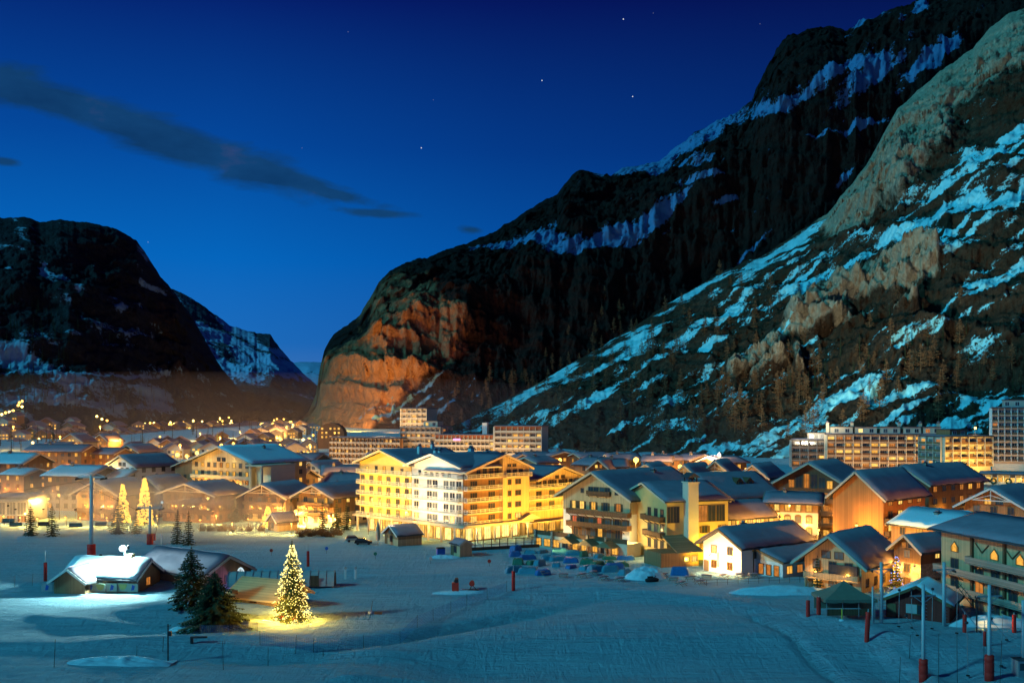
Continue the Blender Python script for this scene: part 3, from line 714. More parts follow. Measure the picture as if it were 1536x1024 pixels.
SC.cycles.max_bounces = 4; SC.cycles.diffuse_bounces = 2; SC.cycles.glossy_bounces = 2; SC.cycles.transmission_bounces = 2; SC.cycles.volume_bounces = 0
SC.cycles.sample_clamp_indirect = 4.0; SC.cycles.caustics_reflective = False; SC.cycles.caustics_refractive = False
# ------------------------------------------------------------------ house kit (everything in the thing's own frame: x along the front, y into the house)
_wc = {}
def win_mesh(w, h, style, lit):
    """window frame and pane meshes, shared by all windows of that size"""
    k = (round(w, 2), round(h, 2), style, lit)
    if k in _wc: return _wc[k]
    fr = MB(); t = 0.09; fm = [M['wood_beam'] if style != 'white' else M['white_trim']]
    dz = 0.09
    fr.box(-w / 2 - t, -w / 2 + .02, -dz, 0.02, -t, h + t); fr.box(w / 2 - .02, w / 2 + t, -dz, 0.02, -t, h + t)
    fr.box(-w / 2 + .02, w / 2 - .02, -dz, 0.02, h - .02, h + t); fr.box(-w / 2 + .02, w / 2 - .02, -dz - .06, 0.02, -t, .02)
    nm = max(1, int(round(w / 0.8)))
    for i in range(1, nm): fr.box(-w / 2 + w * i / nm - .03, -w / 2 + w * i / nm + .03, -dz + .01, 0.02, .02, h - .02)
    if style == 'shutter':
        fr.mi = 1; fm.append(M['wood_dark'])
        for s in (-1, 1): fr.cbox((s * (w / 2 + t + .26), -.06, h / 2), (.48, .05, h))
    if style == 'arch':
        fr.mi = 0
        pts = [(-w / 2 - t, h + t), (w / 2 + t, h + t)] + [((w / 2 + t) * math.cos(a), h + t + w * .32 * math.sin(a)) for a in np.linspace(0.3, math.pi - .3, 5)]
        fr.prism(pts, -.07, .0)
    pa = MB(); pa.poly([(-w / 2, -.03, 0), (w / 2, -.03, 0), (w / 2, -.03, h), (-w / 2, -.03, h)])
    a = fr.mesh('window', fm)
    b = pa.mesh('pane', M[lit or 'glass'])
    one = MB(); one.v = list(fr.v); one.f = list(fr.f); one.m = list(fr.m)
    one.mi = len(fm); one._add(pa.v, pa.f)
    c = one.mesh('window', fm + [M[lit or 'glass']])
    _wc[k] = (a, b, c); return _wc[k]
def faces(x0, y0, w, d):
    return {'F': (x0, y0, 0.0, w), 'L': (x0, y0 + d, -math.pi / 2, d), 'R': (x0 + w, y0, math.pi / 2, d), 'B': (x0 + w, y0 + d, math.pi, w)}
def on(face, t, out=0.0):
    ox, oy, a, L = face
    return (ox + math.cos(a) * t + math.sin(a) * out, oy + math.sin(a) * t - math.cos(a) * out)
LITS = ['lit_a', 'lit_a', 'lit_b', 'lit_c', 'lit_c']
def pick_lit(p, lits=None):
    return random.choice(lits or LITS) if random.random() < p else random.choice(['glass', 'glass', 'glass_sky'])
def window(root, face, t, z, w, h, style='plain', lit='glass', fine=True):
    a, b, c = win_mesh(w, h, style, lit)
    x, y = on(face, t, 0.0)
    o = put('window', a if fine else c, root, (x, y, z), face[2])
    if fine: put('pane', b, o)
    return o
def balcony(root, face, t0, t1, z, dep, style='board', m='wood_dark', rail_h=1.0, fine=True):
    """a deck with a railing that runs round its three free sides; built in the frame of the wall"""
    ox, oy, a, L = face
    d = MB(); d.box(t0, t1, -dep, -.003, -.18, 0)
    if style == 'board':
        k = t0 + .6
        while k < t1:
            d.bar((k, -dep * .85, -.18), (k, -.02, -min(1.0, dep * .8)), .12); k += 2.6
    b = d.build('balcony', M[m], root, loc=(*on(face, 0), z), rz=a)
    r = MB()
    runs = [((t0 + .03, -.003), (t0 + .03, -dep + .03)), ((t0 + .03, -dep + .03), (t1 - .03, -dep + .03)), ((t1 - .03, -dep + .03), (t1 - .03, -.003))]
    for (ax, ay), (bx, by) in runs:
        L2 = math.hypot(bx - ax, by - ay); n = max(1, int(L2 / 1.5))
        P = lambda s, zz: (ax + (bx - ax) * s, ay + (by - ay) * s, zz)
        if style == 'board':
            r.bar(P(0, rail_h), P(1, rail_h), .12, .08)
            nb = max(2, int(L2 / .3))
            for i in range(nb):
                r.bar(P((i + .06) / nb, .5), P((i + .94) / nb, .5), .04, rail_h * .86)
        elif style == 'rail':
            for zz in (rail_h, rail_h * .55, .12): r.bar(P(0, zz), P(1, zz), .07, .09)
            for i in range(n + 1): r.bar(P(i / n, 0), P(i / n, rail_h), .1, .1)
            nb = int(L2 / .45)
            for i in range(nb): r.bar(P((i + .5) / nb, .12), P((i + .5) / nb, rail_h), .045, .045)
        else:
            r.bar(P(0, rail_h * .5), P(1, rail_h * .5), .1, rail_h)
    r.build('railing', M[m if style != 'rail' else 'white_trim'], b)
    return b
def gable(root, x0, y0, w, d, h, rise, ridge='y', over=0.9, wall='plaster', top='wood_mid', ax=0.5, z0=-1.5, split=None, name='wall', trim='wood_trim', snow=0.35, roof=True, overF=None, roofmat='slate', flat_snow=True):
    """one volume: walls up to the eaves with gable ends, split in a lower and an upper material, and its roof with snow"""
    split = h if split is None else split
    m = MB()
    if split > z0 + .01:
        m.box(x0, x0 + w, y0, y0 + d, z0, split)
    m.build(name, M[wall], root)
    u = MB()
    if ridge == 'y':
        pts = [(x0, split + .003), (x0 + w, split + .003), (x0 + w, h), (x0 + w * ax, h + rise), (x0, h)]
        if abs(split - h) < .02: pts = [(x0, h + .003), (x0 + w, h + .003), (x0 + w * ax, h + rise)]
        u.prism(pts, y0 + .02, y0 + d - .02)
    else:
        pts = [(y0, split + .003), (y0 + d, split + .003), (y0 + d, h), (y0 + d * ax, h + rise), (y0, h)]
        if abs(split - h) < .02: pts = [(y0, h + .003), (y0 + d, h + .003), (y0 + d * ax, h + rise)]
        u.prismx(pts, x0 + .02, x0 + w - .02)
    u.build('gable_wall' if abs(split - h) < .02 else 'timber_wall', M[top], root)
    if not roof: return None
    of = over if overF is None else overF
    th = 0.22
    rf = MB(); tr = MB(); tr2 = MB(); sn = MB()
    W, A0, Ln0, Ln1 = (w, x0, y0 - of, y0 + d + over * .4) if ridge == 'y' else (d, y0, x0 - over, x0 + w + over)
    def P(a, l, z): return (a, l, z) if ridge == 'y' else (l, a, z)
    apex = A0 + W * ax
    for sgn, run in ((-1, W * ax), (1, W * (1 - ax))):
        if run < .05: continue
        sl = rise / run; eo = over
        ea = apex + sgn * (run + eo); ez = h - sl * eo
        o = .06
        e0, e1, r1, r0 = P(ea, Ln0, ez + o), P(ea, Ln1, ez + o), P(apex, Ln1, h + rise + o), P(apex, Ln0, h + rise + o)
        up = Vector((0, 0, th))
        vs = [Vector(p) for p in (e0, e1, r1, r0)] + [Vector(p) + up for p in (e0, e1, r1, r0)]
        rf._add(vs, [(0, 1, 2, 3), (4, 7, 6, 5), (0, 4, 5, 1), (1, 5, 6, 2), (2, 6, 7, 3), (3, 7, 4, 0)])
        # barge boards on both gable edges, gutter board along the eave
        for Lq, sg in ((Ln0, -1), (Ln1, 1)):
            a, b = Vector(P(ea, Lq + sg * .05, ez + .12)), Vector(P(apex, Lq + sg * .05, h + rise + .12))
            (tr if sg < 0 else tr2).bar(a, b, .09, .42)
        ii = .18
        s0, s1 = P(ea - sgn * .12, Ln0 + ii, ez + sl * .12 + o + th + .004), P(ea - sgn * .12, Ln1 - ii, ez + sl * .12 + o + th + .004)
        t1, t0_ = P(apex, Ln1 - ii, h + rise + o + th + .004), P(apex, Ln0 + ii, h + rise + o + th + .004)
        if snow: sn.sheet(s0, s1, t1, t0_, snow, max(6, int((Ln1 - Ln0) / 1.6)), max(3, int(run / 2)), snow * .35, .22)
    r = rf.build('roof', M[roofmat], root)
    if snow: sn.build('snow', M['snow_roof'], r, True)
    tr.build('barge_board', M[trim], r); tr2.build('barge_board', M[trim], r)
    return r
def roof_z(x, x0, w, h, rise, ax=0.5):
    apex = x0 + w * ax
    return h + rise - (abs(x - apex) * rise / (w * ax if x < apex else w * (1 - ax)))
def chimney(roof, x, y, z, hgt=1.6, sz=0.8, m='stone'):
    b = MB(); b.box(x - sz / 2, x + sz / 2, y - sz / 2, y + sz / 2, z - 1.2, z + hgt)
    c = b.build('chimney', M[m], roof)
    k = MB(); k.box(x - sz * .65, x + sz * .65, y - sz * .65, y + sz * .65, z + hgt + .004, z + hgt + .14)
    k.box(x - sz * .3, x + sz * .3, y - sz * .3, y + sz * .3, z + hgt + .14, z + hgt + .4)
    k.build('chimney_cap', M['slate'], roof)
    s = MB(); s.ball((x, y, z + hgt + .42), sz * .55, 8, 4, .5); s.build('snow_cap', M['snow_roof'], roof, True)
def truss(root, face, w, h, rise, out=0.5, m='wood_trim'):
    """open timber frame under the gable overhang"""
    ox, oy, a, L = face
    b = MB(); c = w / 2
    b.bar((c - w * .34, -out, h + rise * .3), (c + w * .34, -out, h + rise * .3), .16, .2)
    b.bar((c, -out, h + rise * .32), (c, -out, h + rise * .93), .16)
    for s in (-1, 1): b.bar((c + s * w * .3, -out, h + rise * .32), (c + s * .1, -out, h + rise * .62), .12)
    b.build('gable_truss', M[m], root, loc=(ox, oy, 0), rz=a)
def frame(pL, DL, pR, DR):
    """left and right front corner of a house -> its place, turn and front width"""
    a = Vector((X(pL, DL), DL)); b = Vector((X(pR, DR), DR)); v = b - a
    mid = (a + b) / 2
    z = min(gz(a.x, a.y), gz(b.x, b.y), gz(mid.x, mid.y))
    return Vector((a.x, a.y, z)), math.atan2(v.y, v.x), v.length
def rows(root, face, zs, w=1.3, h=1.35, step=2.6, lit=.4, style='plain', fine=True, t0=.8, t1=None, lits=None, door=False):
    t1 = face[3] - .8 if t1 is None else t1
    n = max(1, int((t1 - t0) / step)); st = (t1 - t0) / n
    if n == 1 and st < w: return
    for z in zs:
        for i in range(n):
            window(root, face, t0 + st * (i + .5) , z, w, h, style, pick_lit(lit, lits), fine)
def house(name, label, cat, pL, DL, pR, DR, eave, apex, depth, ridge='y', wall='plaster', top='wood_mid', lower=0.4, over=1.0, lit=.4, style='plain', bal=(), sides='LR', fine=True, group=None,
          trim='wood_trim', chim=1, truss_=False, step=2.7, lits=None, ax=.5, snow=.5, balstyle='board', balm='wood_dark', wmul=1.0, door=True, floor=2.85, overF=None, z_add=0.0, attic=True, glow=None, snowm=None, roofmat='slate', minh=2.6):
    loc, a, w = frame(pL, DL, pR, DR); loc.z += z_add
    Dm = (DL + DR) / 2
    rdep = 0 if ridge == 'y' else depth * .5
    h = Z(eave, Dm) - loc.z; rise = max(.8, Z(apex, Dm + rdep * math.cos(a)) - Z(eave, Dm))
    h = max(h, minh)
    root = thing(name, label, cat, loc, a, group)
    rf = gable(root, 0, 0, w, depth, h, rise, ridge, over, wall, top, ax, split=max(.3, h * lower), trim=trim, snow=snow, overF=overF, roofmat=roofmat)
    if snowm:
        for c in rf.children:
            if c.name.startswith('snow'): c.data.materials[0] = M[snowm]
    f = faces(0, 0, w, depth)
    nf = max(1, int(round(h / floor))); fh = h / nf
    zs = [fh * i + fh * .32 for i in range(nf)]
    wh = min(1.45, fh * .55); ww = 1.3 * wmul
    rows(root, f['F'], zs, ww, wh, step, lit, style, fine, lits=lits)
    for s in sides: rows(root, f[s], zs, ww, wh, step * 1.2, lit * .8, style, fine, lits=lits)
    if ridge == 'y' and attic and rise > 1.9:
        window(root, f['F'], w * ax - min(1.2, w * .12), h + .1, min(1.6, w * .16), min(1.2, rise * .4), 'plain', pick_lit(lit, lits), fine)
        window(root, f['F'], w * ax + min(1.2, w * .12), h + .1, min(1.6, w * .16), min(1.2, rise * .4), 'plain', pick_lit(lit, lits), fine)
    for i in bal:
        if i < nf: balcony(root, f['F'], .3, w - .3, fh * i, 1.2, balstyle, balm)
    if truss_: truss(root, f['F'], w, h, rise, (overF or over) - .25, trim)
    if door:
        d = MB(); d.box(-.55, .55, -.07, .02, 0, 2.1); d.box(-.65, -.55, -.1, .02, 0, 2.2); d.box(.55, .65, -.1, .02, 0, 2.2); d.box(-.65, .65, -.1, .02, 2.1, 2.22)
        o = d.build('door', M['wood_beam'], root, loc=(*on(f['F'], .85), 0.0), rz=0)
    for k in range(chim):
        cx = w * (.3 + .35 * k) if ridge == 'y' else w * (.3 + .4 * k); cyy = depth * (.4 + .2 * k) if ridge == 'y' else depth * .42
        zz = roof_z(cx, 0, w, h, rise, ax) if ridge == 'y' else roof_z(cyy, 0, depth, h, rise, ax)
        chimney(rf, cx, cyy, zz, rnd(1.1, 1.7), rnd(.7, 1.0))
    if glow is None: glow = rnd(4200, 7500) * (1.0 if fine else .6)
    if glow: light('SPOT', 'facade_fill', (w * .5 + rnd(-2, 2), -max(6, w * .6), 1.4), (1.0, rnd(.36, .48), rnd(.03, .08)), glow, .2, root, (w * .5, 0, h * .6), 105, .8)  # unseen warm spot added before the house to brighten its front
    if glow and glow > 900:
        for q in (.22, .78):
            x_, y_ = on(f['F'], w * q, .0); z_ = max(2.1, h * .58)
            b = MB(); b.bar((0, 0, .12), (0, -.5, .12), .06); b.mi = 1; b.ball((0, -.5, -.1), .17, 8, 5)
            wl_ = b.build('added_wall_lamp', [M['iron'], M['bulb_orange']], root, loc=(x_, y_, z_))  # lamp added to each front for more amber glow
            light('POINT', 'added_lamp_fill', (0, -1.0, -.3), (1.0, rnd(.38, .5), rnd(.03, .09)), rnd(380, 800) * (1.0 if fine else .7), .15, wl_)
    root['h'] = h; root['w'] = w; root['rise'] = rise
    return root, f, w, h, rise, rf
def flat_block(root, x0, y0, w, d, h, nfl, nbay, wall='concrete', lit=.3, fins=True, parapet='wood_dark', par_face='F', side='LR', top_band=None, z0=-2.0, roofsnow=True, budget=[100], finm=None, boards=0.9, base_h=0.0, lits=None, sidebays=3):
    """flat roofed block of flats: floors of loggias between fins, a parapet band per floor"""
    b = MB(); b.box(x0, x0 + w, y0, y0 + d, z0, h); b.build('wall', M[wall], root)
    f = faces(x0, y0, w, d); fh = (h - base_h) / nfl
    for s in ('F',) + tuple(side):
        ox, oy, a, L = f[s]
        nb = nbay if s == 'F' else sidebays
        dep = 1.3 if s == 'F' else 1.0
        for i in range(nfl):
            z = base_h + fh * i
            bb = MB(); bb.box(0.05, L - .05, -dep, -.004, -.12, .06)
            o = bb.build('balcony', M[wall], root, loc=(ox, oy, z), rz=a)
            pr = MB(); pr.box(0.05, L - .05, -dep, -dep + .1, .064, .064 + boards); pr.build('parapet', M[parapet], o)
            for k in range(nb):
                t = L * (k + .5) / nb; ww = L / nb * .72
                if budget[0] <= 0: continue
                budget[0] -= 1
                window(root, f[s], t, z + .12, ww, fh * .68, 'white', pick_lit(lit, lits), False)
        if fins:
            m = MB()
            for k in range(nb + 1): m.box(L * k / nb - .12, L * k / nb + .12, -dep - .12, -.004, base_h - .1, h + .02)
            m.build('partition', M[finm or wall], root, loc=(ox, oy, 0), rz=a)
    r = MB(); r.box(x0 - .4, x0 + w + .4, y0 - 1.5, y0 + d + .4, h + .025, h + .4)
    ro = r.build('roof', M[top_band or 'slate'], root)
    if roofsnow:
        s = MB(); s.sheet((x0 - .2, y0 - 1.3, h + .404), (x0 + w + .2, y0 - 1.3, h + .404), (x0 + w + .2, y0 + d + .2, h + .404), (x0 - .2, y0 + d + .2, h + .404), .3, max(4, int(w / 3)), 4, .1, .1)
        s.build('snow', M['snow_roof'], ro, True)
    return ro
def penthouse(root, x0, y0, w, d, z, h, wall='concrete', lit='lit_b'):
    b = MB(); b.box(x0, x0 + w, y0, y0 + d, z, z + h); p = b.build('penthouse', M[wall], root)
    f = faces(x0, y0, w, d)
    n = max(1, int(w / 3.2))
    for k in range(n): put('window', win_mesh(1.7, h * .55, 'white', lit if k % 2 == 0 else 'glass')[2], p, (*on(f['F'], w * (k + .5) / n), z + h * .2))
    r = MB(); r.box(x0 - .3, x0 + w + .3, y0 - .4, y0 + d + .3, z + h + .004, z + h + .25); r.build('roof_slab', M['slate'], p)
    return p
# ------------------------------------------------------------------ the gold floodlit hotel on the corner
WARM, GOLD, ORNG, WHITE = (1.0, 0.70, 0.30), (1.0, 0.58, 0.10), (1.0, 0.42, 0.06), (1.0, 0.86, 0.62)
def local_light(root, x, y, z, col, power, radius=.25, name='lamp_or_fill'):
    return light('POINT', name, (x, y, z), col, power, radius, root)  # real lamps, and a few unseen fill lights added for dull walls
def local_spot(root, a, b, col, power, spot=70, radius=.3):
    o = light('SPOT', 'floodlight', a, col, power, radius, root, b, spot, .7); return o  # real floodlights, and unseen fill spots added for dull walls
gh = thing('hotel', 'largest gold floodlit hotel with four gables and rows of balconies above a blazing ground floor', 'hotel', (X(693, 245), 245, 0), R(45))
# local x runs along the right hand street, local y along the left hand front; both fronts face outwards (-x and -y)
DK = [4.3, 7.2, 10.1, 13.0, 15.9]
def wall_poly(root, name, pts, m, axis, p0, p1):
    b = MB(); (b.prism if axis == 'y' else b.prismx)(pts, p0, p1); return b.build(name, M[m], root)
# bodies
wall_poly(gh, 'gable_wall', [(19.8, 4.2), (42, 4.2), (42, 18.7), (30.9, 22.0), (19.8, 18.7)], 'plaster_gold', 'x', 0, 20)
wall_poly(gh, 'gable_wall', [(0, 4.2), (19.75, 4.2), (19.75, 18.7), (10, 21.5), (0, 18.7)], 'plaster_white', 'x', 0.25, 20)
wall_poly(gh, 'street_wall', [(0.3, 4.2), (22, 4.2), (22, 18.0), (13, 21.4), (0.3, 17.6)], 'wood_mid', 'y', -0.2, 16)
wall_poly(gh, 'tower_wall', [(12.6, 4.2), (22.2, 4.2), (22.2, 17.9), (13.2, 21.2), (12.6, 21.1)], 'wood_pale', 'y', -1.6, 3)
wall_poly(gh, 'annex_wall', [(22.3, 0), (46, 0), (46, 14.5), (37, 17.3), (28, 14.4), (22.3, 14.0)], 'wood_pale', 'y', 1.0, 16)
b = MB(); b.box(1.2, 21, .8, 40, 0, 4.0); b.build('ground_floor', M['plaster_gold'], gh)
b = MB(); b.box(-2.2, 22.5, -3.0, 42.5, 4.02, 4.5); b.box(-1.9, 22.2, -2.7, 42.2, 4.5, 4.62); can = b.build('canopy', M['wood_trim'], gh)
for k in range(9):
    p = MB(); p.box(-1.7, -1.3, 1 + k * 5 - .2, 1 + k * 5 + .2, 0, 4.0); p.build('column', M['plaster'], gh)
for k in range(4):
    p = MB(); p.box(3 + k * 6 - .2, 3 + k * 6 + .2, -2.5, -2.1, 0, 4.0); p.build('column', M['plaster'], gh)
# roofs: pairs of slopes with snow
def roof_pair(root, axis, c0, c1, apex, ez0, ez1, az, l0, l1, trim, over=1.2, snowcol='snow_roof'):
    def P(a, l, z): return (l, a, z) if axis == 'x' else (a, l, z)
    rf, sn, tr = MB(), MB(), MB(); gt_ = [MB(), MB()]
    for e, ez in ((c0, ez0), (c1, ez1)):
        sg = 1 if e > apex else -1
        sl = (az - ez) / abs(apex - e); e2 = e + sg * over; z2 = ez - sl * over
        q = [Vector(P(e2, l0, z2 + .05)), Vector(P(e2, l1, z2 + .05)), Vector(P(apex, l1, az + .05)), Vector(P(apex, l0, az + .05))]
        up = Vector((0, 0, .24))
        rf._add(q + [p + up for p in q], [(0, 1, 2, 3), (4, 7, 6, 5), (0, 4, 5, 1), (1, 5, 6, 2), (2, 6, 7, 3), (3, 7, 4, 0)])
        s = [p + Vector((0, 0, .245)) for p in q]
        dl = (s[1] - s[0]).normalized() * .25
        sn.sheet(s[0] + dl, s[1] - dl, s[2] - dl, s[3] + dl, .3, 14, 6, .1, .2)
        tr.bar(Vector(P(e2, l0 - .06, z2 + .1)), Vector(P(apex, l0 - .06, az + .1)), .1, .55)
        gt_[sg > 0].bar(Vector(P(e2 + sg * .05, l0, z2 + .12)), Vector(P(e2 + sg * .05, l1, z2 + .12)), .1, .3)
    r = rf.build('roof', M['slate'], root); sn.build('snow', M['snow_roof'], r, True); tr.build('barge_board', M[trim], r)
    for g_ in gt_: g_.build('gutter', M[trim], r)
    return r
r1 = roof_pair(gh, 'x', 19.8, 42, 30.9, 18.7, 18.7, 22.0, -1.7, 22, 'wood_trim')
r2 = roof_pair(gh, 'x', 0, 19.75, 10, 18.7, 18.7, 21.5, -1.7, 22, 'white_trim')
r3 = roof_pair(gh, 'y', 0.3, 22, 13, 17.6, 18.0, 21.4, -2.4, 14, 'wood_trim')
r4 = roof_pair(gh, 'y', 28, 46, 37, 14.4, 14.5, 17.3, -.4, 15, 'wood_trim')
r5 = MB(); r5.box(22.4, 28.6, .2, 15, 14.05, 14.4); o5 = r5.build('flat_roof', M['slate'], gh)
s5 = MB(); s5.sheet((22.6, .4, 14.41), (28.2, .4, 14.41), (28.2, 14.8, 14.41), (22.6, 14.8, 14.41), .3, 5, 6, .1, .1); s5.build('snow', M['snow_roof'], o5, True)
for (cx, cy, cz, hh, sz) in ((8, 26, 21.0, 2.2, .9), (11, 21, 19.4, 2.6, .8), (14, 24, 20.5, 1.8, .7), (6, 17, 19.6, 2.8, .9), (15, 13, 21.2, 1.6, 1.2), (17, 9, 20.2, 1.4, .9), (19, 10, 20.2, 1.5, .7), (16, 30, 21.9, 1.6, .8)):
    chimney(r2, cx, cy, cz, hh, sz, 'plaster_white')
# fronts
LF = (0.0, 42.0, -math.pi / 2, 42.0)          # gold and white front, measured from its far end
RFc = (0.3, -0.2, 0.0, 12.3)
TW = (12.6, -1.6, 0.0, 9.6)
AN = (22.3, 1.0, 0.0, 23.7)
for i, z in enumerate(DK):
    balcony(gh, LF, 0.2, 22.1, z, 1.5, 'rail', 'wood_trim', 1.0)
    balcony(gh, (0.25, 42.0, -math.pi / 2, 42.0), 22.3, 41.9, z, 1.6, 'rail', 'white_trim', 1.0)
    balcony(gh, RFc, 0.1, 12.2, z, 1.3, 'rail', 'wood_trim', 1.0)
    if i < 4: 
        zz = z - .7
        if i: balcony(gh, AN, 0.1, 23.6, zz - .2, 1.4, 'rail', 'wood_trim', 1.0)
balcony(gh, TW, 0.1, 9.5, DK[4], 1.2, 'rail', 'wood_trim', 1.0)
for i, z in enumerate(DK[:4]):
    for t in (1.4, 5.3, 9.0, 12.8, 16.8, 20.6):
        window(gh, LF, t, z + .15, 1.5, 2.0, 'plain', 'lit_b' if (i * 7 + int(t)) % 9 == 0 else pick_lit(.12))
    for t in (24.2, 29.4, 31.6, 35.8, 38.2, 40.6):
        window(gh, (0.25, 42.0, -math.pi / 2, 42.0), t, z + .15, 1.9, 2.05, 'white', 'lit_shop' if i == 0 and t in (24.2, 38.2) else random.choice(['glass', 'glass_sky', 'glass_sky']))
    for t in (3.4, 9.6): window(gh, RFc, t, z + .7, 2.3, 1.5, 'plain', 'lit_b' if (i == 0 and t < 5) else 'glass')
    for t in (2.3, 5.4): window(gh, TW, t, z + .9, 1.2 if t < 3 else 2.0, 1.3, 'plain', 'lit_b' if (i == 0 and t > 3) else 'glass')
    if i:
        for t in (1.6, 6.2, 11.3, 16.5, 21.2): window(gh, AN, t, z - .75, 2.0, 1.9, 'plain', pick_lit(.1))
for t in (3.5, 7.5, 11, 14.5, 18.5): window(gh, LF, t, 16.1, 1.1, 1.7 if 6 < t < 16 else 1.4, 'plain', pick_lit(.3))
for t in (25.6, 28, 30.2, 32.4, 34.6, 37): window(gh, (0.25, 42.0, -math.pi / 2, 42.0), t, 16.1, 1.2, 1.9 if 29 < t < 35 else 1.4, 'white', 'glass')
for t in (5, 7.2, 9.4, 11.4): window(gh, RFc, t, 16.1, 1.3, 1.2 + .12 * t, 'plain', 'glass')
for t in (2, 4.2, 6.4): window(gh, TW, t, 16.1, 1.3, 1.6, 'plain', 'glass')
for t in (2.2, 4.0): window(gh, TW, t, 18.4, 1.3, .7, 'plain', 'glass')
for t in (8.5, 10.5, 12.5, 14.7, 16.9, 19): window(gh, AN, t, 12.5, 1.3, 1.5, 'plain', 'glass')
for t in (13.4, 15.8): window(gh, AN, t, 14.4, 1.4, .8, 'plain', 'glass')
# brightly lit ground floor
GFR = (1.2, .8, 0.0, 19.8); GFL = (1.2, 40.0, -math.pi / 2, 39.2)
for k in range(6): window(gh, GFR, 1.8 + k * 3.2, .35, 2.6, 3.1, 'plain', 'lit_shop')
for k in range(11): window(gh, GFL, 2 + k * 3.5, .35, 2.5, 2.9, 'plain', random.choice(['lit_shop', 'lit_b', 'lit_b']))
for k in range(5): window(gh, AN, 2.5 + k * 4.5, .4, 2.8, 2.6, 'plain', random.choice(['lit_b', 'lit_a']))
b = MB(); b.box(22.4, 46, -2.2, .99, 3.3, 3.6); b.build('canopy', M['wood_trim'], gh)
b = MB(); b.prism([(17.5, 4.7), (25, 4.7), (21.2, 6.2)], -3.4, -.2); b.build('porch_roof', M['wood_trim'], gh)
for k in range(6): local_light(gh, 2 + k * 3.6, -1.5, 3.4, (1.0, 0.72, 0.25), 420, .15)
for k in range(6): local_light(gh, -1.0, 3 + k * 7.2, 3.3, GOLD, 330, .15)
for k in range(3): local_light(gh, 26 + k * 7, -1.0, 2.9, GOLD, 220, .15)
for i, z in enumerate(DK[:4]):
    for t in (3.3, 7.2, 11.0, 14.8, 18.8): local_light(gh, -.5, 42 - t, z + 2.2, (1.0, .66, .10), 80, .1)
for k in range(5): local_spot(gh, (-17, 40 - k * 4.6, 5), (0, 40 - k * 4.6, 16), (1.0, .52, .03), 14000, 90)
for k in range(3): local_spot(gh, (-17, 16 - k * 5.5, 5), (0, 15 - k * 5, 15), (1.0, .70, .34), 17000, 80)
for k in range(4): local_spot(gh, (3 + k * 5.5, -13, 3.0), (4 + k * 5.5, 0, 12), (1.0, .47, .05), 15000, 90)
for k in range(3): local_spot(gh, (27 + k * 7, -10, 3.0), (28 + k * 7, 1, 11), (1.0, .50, .04), 13000, 95)

# ------------------------------------------------------------------ the balconied hotel in the middle
mh = thing('hotel', 'wooden hotel with geranium balconies, white lower walls and a yellow wing with tall square chimney', 'hotel', (X(845, 240), 240, 0), math.atan2(226 - 240, X(945, 226) - X(845, 240)))
wl = math.hypot(226 - 240, X(945, 226) - X(845, 240))
rfm = gable(mh, 0, 0, wl, 30, 12.8, 5.3, 'y', 1.6, 'plaster_white', 'wood_pale', .5, split=9.0, trim='wood_trim', overF=1.8)
FF = faces(0, 0, wl, 30)['F']
for z in (5.6, 8.5): balcony(mh, FF, 2.2, wl + .5, z, 1.7, 'board', 'wood_dark')
balcony(mh, FF, 7.6, 14.6, 13.0, .7, 'board', 'wood_dark', .9)
for t, l in ((3.4, 'lit_b'), (5.9, 'lit_b'), (9.4, 'lit_a'), (13.0, 'glass'), (16.8, 'lit_c')): window(mh, FF, t, 9.5, 1.3, 1.8, 'shutter', l)
for t, l in ((3.6, 'lit_red'), (6, 'glass'), (8.6, 'glass_sky'), (11.2, 'lit_red'), (13.6, 'glass_sky'), (16.4, 'glass'), (18.6, 'glass_sky')): window(mh, FF, t, 5.8, 1.4, 1.9, 'shutter', l)
for t, l in ((4, 'glass'), (6.6, 'glass_sky'), (9.2, 'glass_sky'), (11.4, 'lit_a'), (14, 'glass_sky'), (16.6, 'glass')): window(mh, FF, t, 3.3, 1.4, 1.9, 'shutter', l)
for t in (8.6, 10.2, 12.0, 13.6): window(mh, FF, t, 13.2, 1.4, 1.6, 'plain', 'glass' if t != 12.0 else 'glass_sky')
for t in (6.0, 16.2): window(mh, FF, t, 13.3, .9, 1.0, 'plain', 'glass')
# link with an arch, between the two gables
b = MB(); b.box(wl + .003, wl + 8, 5, 22, -1, 11.4); b.build('link_wall', M['plaster'], mh)
b = MB(); b.box(wl + .05, wl + 8.3, 4.2, 22, 11.41, 11.75); o = b.build('flat_roof', M['slate'], mh)
s = MB(); s.sheet((wl + .3, 4.4, 11.76), (wl + 8, 4.4, 11.76), (wl + 8, 21.8, 11.76), (wl + .3, 21.8, 11.76), .35, 5, 8, .1, .1); s.build('snow', M['snow_roof'], o, True)
LK = (wl, 5.0, 0.0, 8.0)
window(mh, LK, 3.4, 8.3, 2.6, 1.5, 'arch', 'glass'); balcony(mh, LK, 1.2, 6, 7.6, .9, 'board', 'wood_dark', .9)
for t in (1.8, 3.4, 5): window(mh, LK, t, 5.2, 1.1, 1.6, 'plain', 'lit_a')
window(mh, LK, 3, 1.6, 1.2, 1.8, 'arch', 'glass')
